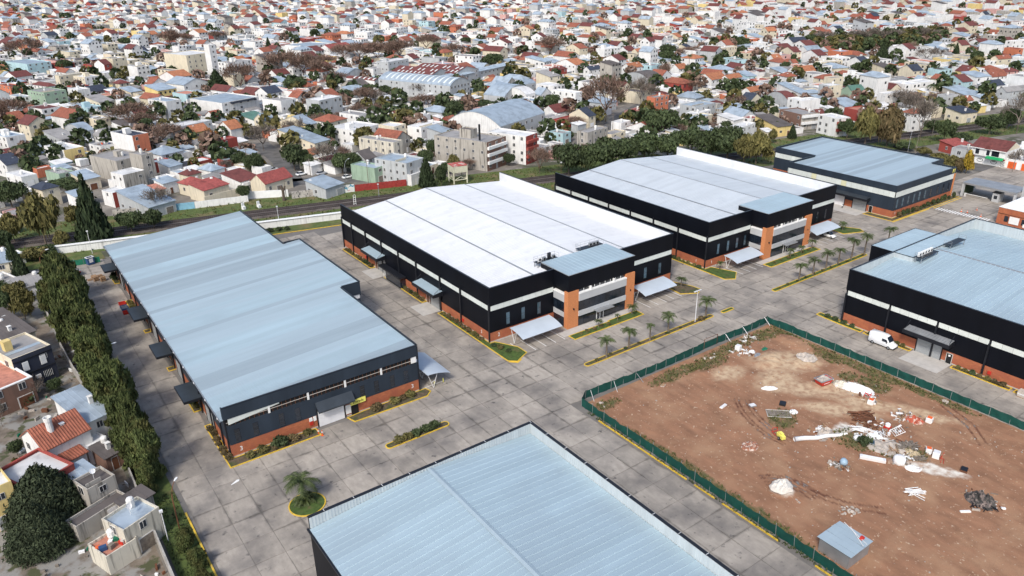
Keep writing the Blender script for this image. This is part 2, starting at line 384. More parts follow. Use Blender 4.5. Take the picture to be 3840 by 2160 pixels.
# railway: grass verges, ballast, sleepers, rails
RA = math.radians(-14.7); RD = Vector((math.cos(RA), math.sin(RA))); RN = Vector((-RD.y, RD.x)); R0 = Vector((15.3, 251.3))
def rl(s, n, z): p = R0 + RD*s + RN*n; return (p.x, p.y, z)
mb = MB(); mb.poly([rl(-80,-17,-.10), rl(520,-17,-.10), rl(520,18,-.10), rl(-80,18,-.10)]); tag(mb.build('grass_verge', M['grass']), kind='structure')
mb = MB()
for n0, n1 in ((-4.6,4.8),):
    mb.add([rl(-80,n0,-.09), rl(520,n0,-.09), rl(520,n0+.8,.28), rl(-80,n0+.8,.28)], [(0,1,2,3)])
    mb.add([rl(-80,n0+.8,.28), rl(520,n0+.8,.28), rl(520,n1-.8,.28), rl(-80,n1-.8,.28)], [(0,1,2,3)])
    mb.add([rl(-80,n1-.8,.28), rl(520,n1-.8,.28), rl(520,n1,-.09), rl(-80,n1,-.09)], [(0,1,2,3)])
ball = tag(mb.build('railway_track', M['ballast']), kind='structure')
mb = MB()
for c in (-2.0, 2.2):
    for k in range(900):
        p = R0 + RD*(-60+k*.62) + RN*c
        if inview(p.x, p.y, 10): mb.obox((p.x, p.y, .28), .24, 2.5, .07, RA)
tag(mb.build('sleeper', M['sleeper'], ball), kind='stuff')
for c in (-2.0, 2.2):
    for s in (-.8, .8):
        mb = MB(); p0 = R0+RD*-60+RN*(c+s); p1 = R0+RD*500+RN*(c+s)
        mb.add([(p0.x-RN.x*.04,p0.y-RN.y*.04,.34),(p1.x-RN.x*.04,p1.y-RN.y*.04,.34),(p1.x+RN.x*.04,p1.y+RN.y*.04,.34),(p0.x+RN.x*.04,p0.y+RN.y*.04,.34),
                (p0.x-RN.x*.04,p0.y-RN.y*.04,.50),(p1.x-RN.x*.04,p1.y-RN.y*.04,.50),(p1.x+RN.x*.04,p1.y+RN.y*.04,.50),(p0.x+RN.x*.04,p0.y+RN.y*.04,.50)],
               [(0,3,2,1),(4,5,6,7),(0,1,5,4),(1,2,6,5),(2,3,7,6),(3,0,4,7)])
        mb.build('rail', M['rail'], ball)

# the dirt lot: uneven soil with paler sandy ground, a low bank along two sides
LX0, LX1, LY0, LY1 = 78.1, 132.0, 16.0, 88.7
dirt = pbr('lot_soil', (.272,.140,.080), .95, var=.24, vs=.22, col2=(.35,.205,.12), c2s=.16, c2=(.48,.70), bump=.5, bs=5, col3=(.50,.36,.25), c3s=1.5, c3=(.61,.70), stretch=(2.2,.8,1))
t = dirt.node_tree; N = t.nodes; L = t.links; bs = N['Principled BSDF']; src = bs.inputs['Base Color'].links[0].from_socket
def vc_mix(attr, col, cur):
    at = N.new('ShaderNodeAttribute'); at.attribute_name = attr
    x = N.new('ShaderNodeMix'); x.data_type = 'RGBA'; x.inputs[7].default_value = (*col, 1)
    nz = N.new('ShaderNodeTexNoise'); nz.inputs['Scale'].default_value = .9; nz.inputs['Detail'].default_value = 8
    geo = N.new('ShaderNodeNewGeometry'); L.new(geo.outputs['Position'], nz.inputs['Vector'])
    mm = N.new('ShaderNodeMath'); mm.operation = 'MULTIPLY'; L.new(at.outputs['Fac'], mm.inputs[0])
    mr = N.new('ShaderNodeMapRange'); mr.inputs['From Min'].default_value = .3; mr.inputs['From Max'].default_value = .65; L.new(nz.outputs['Fac'], mr.inputs['Value']); L.new(mr.outputs[0], mm.inputs[1])
    mr.inputs['To Min'].default_value = .15; mr.inputs['To Max'].default_value = 1.15
    mm.use_clamp = True
    L.new(mm.outputs[0], x.inputs[0]); L.new(cur, x.inputs[6]); return x.outputs[2]
src = vc_mix('sand', (.52,.385,.25), src); src = vc_mix('weeds', (.105,.10,.040), src); src = vc_mix('lime', (.70,.66,.58), src); src = vc_mix('track', (.125,.052,.03), src)
L.new(src, bs.inputs['Base Color'])
def ell(x, y, e):
    cx, cy, a_, b_, r = e; dx, dy = x-cx, y-cy; c, s = math.cos(r), math.sin(r)
    q = ((dx*c+dy*s)/a_)**2 + ((-dx*s+dy*c)/b_)**2
    return max(0.0, 1-q)
SAND = [(121,76,9,5,-.5),(113,73,6,4.5,.2),(117,66,11,3.6,-.7),(113,60,9,2.6,-.9),(119,58,7,2.4,-1.0),(124,50,7,2.2,-1.2),(108,80,5,3,0)]
WEED = [(100,86,8,1.8,0),(108,85,5,2.5,0),(117,86.5,7,1.8,0),(127,86,5,2.2,-.2),(130.3,66,1.7,13,0),(128.5,72,1.6,3.4,0),(125,65.5,2.2,1.6,0),(82,86,3,1.5,0),(130.5,52,1.2,9,0),(103,64,3.5,2.5,.5),(107,53,3,4,.4),(110,46,4,2,-.6),(126,61,3,3.5,0),(79.6,60,.9,20,0),(131,84,1,4,0)]
LIME = [(109.5,41.5,6,1.5,-1.0),(86.6,52.2,1.9,1.7,0),(108,56,3,1.4,.3)]
TRK = []
def arc(cx, cy, r, a0, a1, n=24): return [(cx+r*math.cos(math.radians(a0+(a1-a0)*i/n)), cy+r*math.sin(math.radians(a0+(a1-a0)*i/n))) for i in range(n+1)]
for r in (17.0, 17.8, 19.0, 19.7): TRK.append(arc(116, 60, r, 138, 182))
for r in (5.0, 5.7, 6.6, 7.3): TRK.append(arc(83.5, 50, r, -20, 62))
TRK.append([(89,54),(89.5,48),(91,44),(94,40)]); TRK.append([(90,54),(90.5,48.5),(92,44.5),(95,41)])
TRK.append([(122,40),(126,44),(129,50)]); TRK.append([(123.4,39.5),(127.4,43.6),(130.2,50)])
res = .30; nx = int((LX1-LX0)/res); ny = int((LY1-LY0)/res)
seg = [(p, q) for t_ in TRK for p, q in zip(t_, t_[1:])]
trk = {}
for (ax, ay), (bx, by) in seg:
    k = max(1, int(math.hypot(bx-ax, by-ay)/.12))
    for i in range(k+1):
        key = (round((ax+(bx-ax)*i/k-LX0)/res), round((ay+(by-ay)*i/k-LY0)/res)); trk[key] = 1.0
MOUND = [(119,79,5,3,.2,.55),(106,83,6,2.4,0,.35),(124,74,4,3,0,.5),(86.6,52.2,2.1,1.9,0,.75),(97,60,3,2,0,.12),(129,80,3,6,0,.5),(107,55,3.2,1.6,.3,.45)]
def lot_z(x, y):
    e = min(x-LX0, LX1-x, LY1-y, 3.0)
    z = .06*noise.noise((x*.18, y*.18, 0)) + .035*noise.noise((x*.7, y*.7, 4)) + .02*noise.noise((x*1.9, y*1.9, 9))
    for m_ in MOUND: z += m_[5]*ell(x, y, m_[:5])**1.3 * (1+.5*noise.noise((x*.9, y*.9, 3)))
    return .03 + z*min(1, .2+e/1.5)
verts = []; sand = []; weeds = []; lime = []; track = []
for j in range(ny+1):
    for i in range(nx+1):
        x = LX0+(LX1-LX0)*i/nx; y = LY0+(LY1-LY0)*j/ny
        tk = trk.get((i, j), 0)
        verts.append((x, y, lot_z(x, y) - .07*tk)); track.append(tk)
        sand.append(min(1, 1.3*max(ell(x+1.2*noise.noise((x*.3,y*.3,1)), y+1.2*noise.noise((x*.3,y*.3,2)), e) for e in SAND)))
        weeds.append(min(1, 1.8*max(ell(x+.9*noise.noise((x*.5,y*.5,5)), y+.9*noise.noise((x*.5,y*.5,6)), e) for e in WEED)))
        lime.append(min(1, 2.2*max(ell(x+.5*noise.noise((x*.7,y*.7,7)), y+.5*noise.noise((x*.7,y*.7,8)), e) for e in LIME)))
me = bpy.data.meshes.new('dirt_lot')
me.from_pydata(verts, [], [(j*(nx+1)+i, j*(nx+1)+i+1, (j+1)*(nx+1)+i+1, (j+1)*(nx+1)+i) for j in range(ny) for i in range(nx)])
for nm, dat in (('sand', sand), ('weeds', weeds), ('lime', lime), ('track', track)):
    a_ = me.attributes.new(nm, 'FLOAT', 'POINT'); a_.data.foreach_set('value', dat)
me.polygons.foreach_set('use_smooth', [True]*len(me.polygons)); me.materials.append(dirt)
tag(put('dirt_ground', me), kind='structure')

# planting beds with painted kerbs
def bed(pts, top='lawn', z=.09, paint='yellow', name='planting_bed'):
    mb = MB(); mb.ring(pts, 0, .15, .17)
    k = tag(mb.build('kerb', M[paint]), kind='structure')
    q = inset(pts, .17); mb = MB(); mb.poly([(x, y, z) for x, y in q]); mb.build(name, M[top], k)
    return k
def rnd(x0, y0, x1, y1, r=.9, n=5, corners=(1,1,1,1)):
    out = []
    for (cx, cy, a0), on in zip(((x0,y0,180),(x1,y0,270),(x1,y1,0),(x0,y1,90)), corners):
        sx = 1 if cx == x0 else -1; sy = 1 if cy == y0 else -1
        if not on: out.append((cx, cy)); continue
        for i in range(n+1):
            a = math.radians(a0+90*i/n); out.append((cx+sx*r+r*math.cos(a), cy+sy*r+r*math.sin(a)))
    return out
bed(rnd(87.9,98.5,125.6,99.9,.6), 'soil')                                  # median with palms
bed(rnd(128.3,98.3,132.3,99.4,.5))
bed(rnd(147.4,98.6,187,100,.6)); bed(rnd(190,98.6,206,100,.6))
bed([(93.4,108.8),(113.8,108.8),(113.8,111.4),(105,111.4),(105,111.0),(93.4,111.0)], 'lawn')
bed([(159.5,108.8),(180.8,108.8),(180.8,111.4),(159.5,111.4)], 'lawn')
bed([(76.7,110),(78.2,108.6),(82,110.5),(82,113.6),(79.4,118.5),(78.3,118.5),(78.3,138),(76.9,138)], 'lawn')   # corner of centre shed
bed(rnd(76.9,145.2,78.3,165.2,.5,5,(1,0,0,1)), 'soil'); bed(rnd(76.9,172.4,78.3,190.5,.5,5,(1,0,0,1)), 'soil')
bed([(128.5,111.5),(132.4,109.2),(134.6,110.6),(134.4,113),(132.4,118.5),(129.3,118.5)], 'soil')
bed([(143.8,111),(146.2,109.4),(150,112.2),(147.5,118.5),(145.3,118.5),(145.3,134),(143.8,134)], 'lawn')
bed([(196.6,112),(203,109.4),(204.4,111.6),(200.6,118.5),(197.5,118.5)], 'lawn')
bed([(217.8,109.4),(258.2,109.4),(258.2,111.2),(220.5,111.2),(220.5,119),(217.8,119)], 'soil')
bed([(20.8,108.4),(36.3,108.4),(36.3,110.9),(21.9,110.9),(21.9,123.4),(20.8,123.4)], 'soil')
bed([(42.0,110.6),(42.6,108.5),(57.2,108.2),(58.6,109.4),(58.2,110.9),(45.5,110.9)], 'soil')
for y0, y1 in ((129,134),(134.8,139.8),(147.6,149.4),(154.8,160.5),(168.6,170.4),(176.2,190),(203,207)): bed([(20.5,y0),(21.95,y0),(21.95,y1),(20.5,y1)], 'soil')
bed(rnd(43.5,97.6,55.7,99.2,.7), 'soil')
bed([(27.4+2.75*math.cos(2*PI*i/28), 92.6+2.75*math.sin(2*PI*i/28)) for i in range(28)], 'lawn')
bed([(143.8,74.5),(145.1,74.5),(145.1,80.2),(145.8,80.2),(145.8,85.4),(144.2,85.4),(143.8,80)], 'lawn')
bed([(143.9,63.8),(145.1,63.8),(145.1,74),(143.9,74)], 'soil'); bed([(143.7,44.8),(145.1,44.8),(145.1,55.6),(143.7,55.6)], 'soil'); bed([(143.7,34),(145.1,34),(145.1,44.2),(143.7,44.2)], 'soil')
# kerb along the dirt lot, the left verge and the railway edge
mb = MB()
for y0, y1 in ((83,62.6),(61,57),(55.6,45.8),(40,30)): mb.box(76.9, y1, 0, 77.15, y0, .14)
mb.box(12.0, 60, 0, 12.25, 101.6, .14)
tag(mb.build('kerb', M['yellow']), kind='structure')
mb = MB(); mb.add([(13.0,224.4,0),(20.5,222.6,0),(20.5,222.9,0),(13.0,224.7,0),(13.0,224.4,.14),(20.5,222.6,.14),(20.5,222.9,.14),(13.0,224.7,.14),
                   (58,216.4,0),(88,209.6,0),(88,209.9,0),(58,216.7,0),(58,216.4,.14),(88,209.6,.14),(88,209.9,.14),(58,216.7,.14)],
                  [(4,5,6,7),(0,1,5,4),(1,2,6,5),(2,3,7,6),(3,0,4,7),(12,13,14,15),(8,9,13,12),(9,10,14,13),(10,11,15,14),(11,8,12,15)])
tag(mb.build('kerb', M['yellow']), kind='structure')
mb = MB(); mb.poly([(58,216.8,.05),(132,199.6,.05),(140,199,.05),(140,202,.05),(58,223.5,.05)]); mb.poly([(8.0,58,.04),(11.98,58,.04),(11.98,222,.04),(8.0,222,.04)]); mb.poly([(-20,232,-.06),(22,225,-.06),(22,236,-.06),(-20,247,-.06)])
tag(mb.build('grass', M['grass']), kind='structure')
# painted lines: parking bays, crossing
mb = MB()
def line(x0, y0, x1, y1, w=.13):
    d = Vector((x1-x0, y1-y0)).normalized(); n = Vector((-d.y, d.x))*w/2
    mb.poly([(x0+n.x,y0+n.y,.016),(x0-n.x,y0-n.y,.016),(x1-n.x,y1-n.y,.016),(x1+n.x,y1+n.y,.016)][::-1])
for x in (81.6,84.2,86.9,89.5,92.0): line(x, 110.4, x, 116)
for x in (117.6,120.2,122.8,125.4,128): line(x, 110.6, x, 116)
for x in (150.3,153,155.6,158.2): line(x, 110.4, x, 116)
for x in (184,186.6,189.2,191.8,194.4): line(x, 110.4, x, 116)
for k in range(19): line(239.4+.03*k, 107.6-k*.82, 242.0+.03*k, 107.6-k*.82, .42)
line(66, 47, 66, 49.5, .18); line(58.3, 111.2, 62.8, 111.3, .12)
mb.f = [list(f)[::-1] for f in mb.f]
tag(mb.build('road_marking', M['white']), kind='structure')
mb = MB(); mb.prism([(76.6,109.6),(78.0,108.2),(79.6,108.9),(78.4,110.2)], 0, .02); mb.poly([(258,108.4,.017),(258,108.8,.017),(240,108.8,.017),(240,108.4,.017)][::-1]); mb.poly([(217.5,108.9,.017),(217.5,109.3,.017),(238.5,109.3,.017),(238.5,108.9,.017)][::-1])
tag(mb.build('road_marking', M['yellow']), kind='structure')
# aprons of pale concrete before the loading doors and entrances
mb = MB()
for q in (rect(73.6,138.8,78.3,145), rect(74.2,165.6,78.3,172.2), rect(92.4,111.2,114.6,113.4), rect(159,111.5,181.6,113.4), rect(214.6,119.3,220.5,130.5), rect(139.5,56,145.1,63.6)):
    mb.prism(q, 0, .025)
tag(mb.build('apron', M['plinth']), kind='structure')

# ================================================================ WAREHOUSES
def ribbed(mb, x0, y0, x1, y1, z0, z1, pitch, d=.05, w=.10, m=0):
    """standing ribs along a wall from (x0,y0) to (x1,y1); they stand d proud on the left-hand side"""
    v = Vector((x1-x0, y1-y0)); Ln = v.length; v.normalize(); n = Vector((-v.y, v.x)); k = int(Ln/pitch)
    for i in range(k):
        c = Vector((x0, y0)) + v*((i+.5)*Ln/k); a = c - v*w/2; b = c + v*w/2; e = b + n*d; f = a + n*d
        mb.add([(a.x,a.y,z0),(b.x,b.y,z0),(e.x,e.y,z0),(f.x,f.y,z0),(a.x,a.y,z1),(b.x,b.y,z1),(e.x,e.y,z1),(f.x,f.y,z1)], [(4,5,6,7),(1,2,6,5),(2,3,7,6),(3,0,4,7)], m)

def sheets(parent, xa, za, xb, zb, y0, y1, w, mats, rib=.05, ribs=1, name='roof_sheet', under=.04):
    """profiled sheets laid across from (xa,za) to (xb,zb), one every w metres along y; alike sheets share their mesh"""
    prof = []; p = w/ribs
    for r in range(ribs):
        b = r*p; prof += [(b,0),(b+.05*p,rib),(b+.13*p,rib),(b+.18*p,0)]
    prof.append((w,0))
    meshes = {}
    n = max(1, round((y1-y0)/w)); w2 = (y1-y0)/n
    for i in range(n):
        mt = mats(i) if callable(mats) else mats
        if mt.name not in meshes:
            vs = [(x, y*w2/w, z+dz) for x, z in ((xa,za),(xb,zb)) for y, dz in prof] + [(xa,0,za-under),(xa,w2,za-under),(xb,0,zb-under),(xb,w2,zb-under)]
            k = len(prof); fs = [(j, k+j, k+j+1, j+1) for j in range(k-1)]; q = 2*k
            fs += [(q,q+1,q+3,q+2), (0,q,q+2,k), (k-1,2*k-1,q+3,q+1)]
            mb = MB(); mb.add(vs, fs)
            if xb < xa: mb.f = [f[::-1] for f in mb.f]
            meshes[mt.name] = mb.mesh(name, mt)
        put(name, meshes[mt.name], parent, (0, y0+i*w2, 0))

def panels(parent, face, a0, a1, fixed, z0, z1, w, skip=(), mat='panel', yel=()):
    """translucent wall lights let into the cladding, one part each; face 'x' looks to -X, face 'y' looks to -Y"""
    n = max(1, round((a1-a0)/w)); w2 = (a1-a0)/n
    mb = MB()
    if face == 'x': mb.box(fixed-.03, .02, z0, fixed+.05, w2-.02, z1)
    else: mb.box(.02, fixed-.03, z0, w2-.02, fixed+.05, z1)
    me = mb.mesh('light_panel', M[mat]); mey = mb.mesh('light_panel', M['panel_yellow'])
    for i in range(n):
        a = a0+i*w2
        if any(s <= a+w2/2 <= e for s, e in skip): continue
        put('light_panel', mey if i in yel else me, parent, (0, a, 0) if face == 'x' else (a, 0, 0))

def window_y(parent, x, y, w, z0, z1, glassm='glass', framem='trim', bars=1):
    mb = MB(); mb.box(x-w/2, y-.05, z0, x+w/2, y-.01, z1)
    for k in range(1, bars+1):
        zz = z0+(z1-z0)*k/(bars+1); mb.box(x-w/2+.04, y-.075, zz-.035, x+w/2-.04, y-.052, zz+.035, 1)
    mb.box(x-w/2-.08, y-.09, z0-.1, x+w/2+.08, y-.012, z0-.005, 1)
    return mb.build('window', [M[glassm], M[framem]], parent)

def text(parent, body, loc, size, rz=0.0, mat='white', extrude=.015, align='CENTER'):
    c = bpy.data.curves.new('lettering', 'FONT'); c.body = body; c.size = size; c.extrude = extrude; c.align_x = align; c.align_y = 'CENTER'
    c.materials.append(M[mat] if isinstance(mat, str) else mat)
    tmp = bpy.data.objects.new('lettering_curve', c); COL.objects.link(tmp)
    me = bpy.data.meshes.new_from_object(tmp.evaluated_get(bpy.context.evaluated_depsgraph_get())); bpy.data.objects.remove(tmp)
    me.name = 'lettering'
    o = put('lettering', me, parent)
    o.matrix_basis = Matrix.Translation(loc) @ Matrix.Rotation(rz, 4, 'Z') @ Matrix.Rotation(PI/2, 4, 'X')
    return o

def shell(t, x0, y0, x1, y1, zt, zb=(7.21, 8.46), zp=2.35, clad='black', lining='white_roof', ribs=0, open_back=False):
    R = rect(x0, y0, x1, y1); i1 = inset(R, .05)
    mb = MB(); mb.ring(i1, .28, zp, .3); mb.build('brick_base', M['brick'], t)
    mb = MB(); mb.ring(inset(R, .02), 0, .28, .35); mb.build('plinth', M['plinth'], t)
    mb = MB(); mb.ring(R, zp, zb[0], .3); mb.build('lower_cladding', M[clad], t)
    mb = MB(); mb.ring(inset(R, .12), zb[0], zb[1], .2); mb.build('band_backing', M['trim'], t)
    mb = MB()
    if open_back:
        mb.box(x0, y0, zb[1], x1, y0+.25, zt-.06); mb.box(x0, y0+.25, zb[1], x0+.25, y1, zt-.06); mb.box(x1-.25, y0+.25, zb[1], x1, y1, zt-.06)
        mb.box(x0+.25, y0+.251, 9.0, x1-.25, y0+.30, zt-.1, 1); mb.box(x1-.30, y0+.301, 9.0, x1-.251, y1-.02, zt-.1, 1); mb.box(x0+.251, y0+.301, 9.0, x0+.30, y1-.02, zt-.1, 1)
        xm = (x0+x1)/2; P_ = [(x0+.26,zb[1]),(x1-.26,zb[1]),(x1-.26,9.68),(xm,12.28),(x0+.26,9.68)]
        mb.add([(x, y1-.2, z) for x, z in P_]+[(x, y1, z) for x, z in P_], [(0,1,2,3,4),(9,8,7,6,5)]+[(i,5+i,5+(i+1)%5,(i+1)%5) for i in range(5)], 0)
    else: mb.ring(R, zb[1], zt-.06, .25, 0, 1)
    if ribs:
        x0i, y0i, x1i, y1i = x0+.25, y0+.25, x1-.25, y1-.25
        for a in ((x0i,y1i,x1i,y1i),): ribbed(mb, a[2], a[3], a[0], a[1], zt-3.0, zt-.1, ribs, m=1)
        for a in ((x1i,y0i,x1i,y1i),): ribbed(mb, *a, zt-3.0, zt-.1, ribs, m=1)
        ribbed(mb, x0i, y0i, x0i, y1i, zt-3, zt-.1, ribs, d=-.05, m=1)
    mb.build('upper_cladding', [M[clad], M[lining]], t)
    mb = MB()
    if open_back: mb.box(x0-.05,y0-.05,zt-.06,x1+.05,y0+.33,zt+.02); mb.box(x0-.05,y0+.33,zt-.06,x0+.33,y1+.05,zt+.02); mb.box(x1-.33,y0+.33,zt-.06,x1+.05,y1+.05,zt+.02)
    else: mb.ring([(x0-.05,y0-.05),(x1+.05,y0-.05),(x1+.05,y1+.05),(x0-.05,y1+.05)], zt-.06, zt+.02, .38)
    mb.build('coping', M['trim'], t)

def gable_roof(t, x0, y0, x1, y1, ze, zr, w, mats, seams=True, rib=.05, ribs=1):
    xm = (x0+x1)/2
    for xa, xb, s in ((x0+.3, xm, 1), (x1-.3, xm, -1)):
        if seams:
            q = (xa+xb)/2; zq = (ze+zr)/2
            sheets(t, xa, ze, q+.15*s, zq, y0+.3, y1-.3, w, mats, rib, ribs)
            sheets(t, q-.1*s, zq+.035, xb, zr+.035, y0+.3, y1-.3, w, mats, rib, ribs)
            mb = MB(); mb.hexa([(q-.2,y0+.3,zq+.05),(q+.2,y0+.3,zq+.05),(q+.2,y1-.3,zq+.05),(q-.2,y1-.3,zq+.05),(q-.2,y0+.3,zq+.12),(q+.2,y0+.3,zq+.12),(q+.2,y1-.3,zq+.12),(q-.2,y1-.3,zq+.12)])
            mb.build('flashing', M['steel'], t)
        else: sheets(t, xa, ze, xb, zr, y0+.3, y1-.3, w, mats, rib, ribs)
    mb = MB(); mb.add([(xm-.4,y0+.3,zr-.02),(xm,y0+.3,zr+.10),(xm+.4,y0+.3,zr-.02),(xm-.4,y1-.3,zr-.02),(xm,y1-.3,zr+.10),(xm+.4,y1-.3,zr-.02)], [(0,1,4,3),(1,2,5,4)])
    mb.build('ridge_cap', M['steel'], t)

def downpipe(t, x, y, z0, z1, r=.13):
    mb = MB(); mb.box(x-r, y-r, z0, x+r, y+r, z1); return mb.build('downpipe', M['trim'], t)

def roller_door(t, x, y0, y1, h, mat='shutter', face=-1):
    mb = MB(); n = int(h/.28)
    for i in range(n): mb.box(x-.06-.012*(i%2), y0+.08, i*h/n, x+.02, y1-.08, (i+1)*h/n-.02)
    d = mb.build('roller_door', M[mat], t)
    mb = MB(); mb.box(x-.12, y0-.12, 0, x+.03, y0+.06, h+.15); mb.box(x-.12, y1-.06, 0, x+.03, y1+.12, h+.15); mb.box(x-.12, y0+.06, h, x+.03, y1-.06, h+.15); mb.build('frame', M['trim'], d)
    return d

def side_canopy(t, x, y0, y1, z, out=2.9, top='zinc_roof', drop=.75, rise=.35):
    """loading canopy hung on the -X wall: dark fascia box with a sheeted top and two stays"""
    mb = MB(); mb.box(x-out, y0, z-drop, x-out+.12, y1, z+.02); mb.box(x-out+.12, y0, z-drop, x-.02, y0+.12, z+.02); mb.box(x-out+.12, y1-.12, z-drop, x-.02, y1, z+.02); mb.box(x-out+.12, y0+.12, z-drop, x-.02, y1-.12, z-drop+.08)
    c = mb.build('canopy', M['trim'], t)
    mb = MB(); n = int((y1-y0)/.55)
    for i in range(n):
        a = y0+.14+(y1-y0-.28)*i/n; b = y0+.14+(y1-y0-.28)*(i+1)/n-.05
        mb.hexa([(x-out+.14,a,z-.02),(x-.04,a,z+rise-.02),(x-.04,b,z+rise-.02),(x-out+.14,b,z-.02),(x-out+.14,a,z+.05),(x-.04,a,z+rise+.05),(x-.04,b,z+rise+.05),(x-out+.14,b,z+.05)])
    mb.build('canopy_roof', M[top], c)
    mb = MB()
    for yy in (y0+.25, y1-.25): mb.tube([(x-out+.4,yy,z+.1),(x-.03,yy,z+1.5)], .05, 5)
    mb.build('stay', M['trim'], c)
    return c

def door_x(t, x, y0, y1, h, mat='red', frame='plinth'):
    mb = MB(); mb.box(x-.07, y0, .03, x+.02, y1, h); d = mb.build('door', M[mat], t)
    mb = MB(); mb.box(x-.1, y0-.12, 0, x+.01, y0, h+.12); mb.box(x-.1, y1, 0, x+.01, y1+.12, h+.12); mb.box(x-.1, y0, h, x+.01, y1, h+.12); mb.build('frame', M[frame], d)

def office(t, ox, yw, zt=12.6, front=True):
    """brick piered entrance block standing in front of the -Y wall at yw; ox is its left side"""
    x0, x1, yf = ox, ox+19.3, yw-4.9
    mb = MB(); mb.ring(rect(x0, yf, x1, yw+4.7), 8.75, zt-.05, .3); mb.build('office_fascia', M['black'], t)
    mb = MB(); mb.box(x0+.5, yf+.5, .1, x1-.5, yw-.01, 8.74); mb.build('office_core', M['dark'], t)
    sheets_y(t, x0+.05, x1-.05, yf+.05, zt-.02, yw+4.65, zt+.12, 1.2)
    mb = MB(); mb.ring(rect(x0-.06, yf-.06, x1+.06, yw+4.76), zt-.05, zt+.03, .16); mb.build('coping', M['steel'], t)
    # brick piers, the left one wraps the corner
    mb = MB(); mb.prism([(x0-.25,yf-.15),(x0+2.75,yf-.15),(x0+2.75,yf+.65),(x0+.3,yf+.65),(x0+.3,yf+1.1),(x0-.25,yf+1.1)], .02, 8.74); p1 = mb.build('pillar', M['brick_pillar'], t)
    mb = MB(); mb.prism([(x1-2.55,yf-.3),(x1+.05,yf-.3),(x1+.05,yf+.6),(x1-2.55,yf+.6)], .02, 8.74); p2 = mb.build('pillar', M['brick_pillar'], t)
    for p, xx in ((p1, x0+1.3), (p2, x1-1.2)):
        mb = MB(); mb.box(xx-.09, yf-.46, 4.35, xx+.09, yf-.16 if p is p1 else yf-.31, 4.75); mb.build('wall_lamp', M['trim'], p)
    a, b = x0+2.75, x1-2.55
    for nm, mt, z0, z1, k in (('sill', 'white', 7.75, 8.0, .45), ('facade_band', 'grey_panel', 6.05, 7.75, .38), ('facade_band', 'grey_panel', 2.45, 3.65, .38)):
        mb = MB(); mb.box(a, yf-k, z0, b, yf+.5, z1); mb.build(nm, M[mt], t)
        mb = MB(); mb.box(x0+.18-k, yf+1.1, z0, x0+.5, yw-.02, z1); mb.build(nm, M[mt], t)
    n = 9; w = (b-a)/n
    for z0, z1 in ((.12, 2.45), (3.65, 6.05)):
        mb = MB(); mb.box(.02, yf-.2, z0, w-.02, yf-.16, z1); me = mb.mesh('window_pane', M['glass'])
        for i in range(n): put('window_pane', me, t, (a+i*w, random.uniform(0,.02), 0))
        mb = MB(); mb.box(x0-.12, .02, z0, x0-.08, 1.2, z1); me = mb.mesh('window_pane', M['glass'])
        for i in range(3): put('window_pane', me, t, (0, yf+1.15+i*1.24, 0))
    mb = MB(); mb.box(.03, yf+.25, 8.0, w-.03, yf+.29, 8.72); me = mb.mesh('clerestory_pane', M['glass'])
    for i in range(n): put('clerestory_pane', me, t, (a+i*w, 0, 0))
    mb = MB()
    for i in range(1, n): mb.box(a+i*w-.035, yf-.02, 8.02, a+i*w+.035, yf+.05, 8.70)
    for xx in (a+3.4, a+10.2): mb.box(xx-.16, yf-.38, 8.0, xx+.16, yf+.05, 8.73)
    mb.build('post', M['white'], t)
    mb = MB(); mb.box(a+4.2, yf-2.0, 2.75, a+9.0, yf-.39, 2.83)
    for k in range(6): mb.box(a+4.2+k*.94, yf-2.0, 2.831, a+4.3+k*.94, yf-.39, 2.9)
    mb.build('entrance_canopy', M['steel'], t)
    mb = MB()
    for xx in (a+5.3, a+6.3, a+7.3): mb.box(xx-.06, yf-.30, .05, xx+.06, yf-.21, 2.4)
    mb.box(a+5.3, yf-.29, 2.40, a+7.3, yf-.215, 2.44)
    mb.build('door_frame', M['white'], t)

def sheets_y(parent, x0, x1, ya, za, yb, zb, w):
    n = round((x1-x0)/w); w2 = (x1-x0)/n
    prof = [(0,0),(.06,.05),(.16,.05),(.22,0),(w2,0)]
    vs = [(x, y, z+dz) for y, z in ((ya,za),(yb,zb)) for x, dz in prof]; k = len(prof)
    mb = MB(); mb.add(vs, [(j, j+1, k+j+1, k+j) for j in range(k-1)])
    me = mb.mesh('roof_sheet', M['zinc_roof'])
    for i in range(n): put('roof_sheet', me, parent, (x0+i*w2, 0, 0))

# --- centre warehouse with the white roof
t = thing('warehouse', 'black clad warehouse with white roof and brick piered entrance in the centre', 'warehouse', (78.4,118.6,0), 0, 'warehouses of the industrial park', True)
x0, y0, x1, y1 = 78.4, 118.6, 132.5, 192.0
shell(t, x0, y0, x1, y1, 12.57, open_back=True)
gable_roof(t, x0, y0, x1, y1, 9.75, 12.35, 1.5, M['white_roof'], ribs=2)
JX = [118.75, 129.9, 138.6, 149.6, 158.6, 167.8, 177.0, 185.6, 191.8]
for a, b in zip(JX, JX[1:]): panels(t, 'x', a+.22, b-.22, x0+.10, 7.27, 8.42, 1.6)
panels(t, 'y', x0+.3, 95.3, y0+.10, 7.27, 8.42, 1.6); panels(t, 'y', 115.1, x1-.2, y0+.10, 7.27, 8.42, 1.6)
for y in JX: downpipe(t, x0-.16, y, 0, 9.0)
for x in (83.0, 87.0, 91.3): window_y(t, x, y0, .85, 3.2, 5.9, 'blue_glass')
for x in (117.3, 123.5, 128.4): window_y(t, x, y0, .85, 3.2, 5.9, 'blue_glass')
office(t, 95.5, y0)
side_canopy(t, x0, 166.0, 175.4, 4.9, 2.6); side_canopy(t, x0, 137.6, 147.6, 4.9, 2.6)
roller_door(t, x0, 166.2, 170.6, 4.0); roller_door(t, x0, 139.3, 143.5, 4.0)
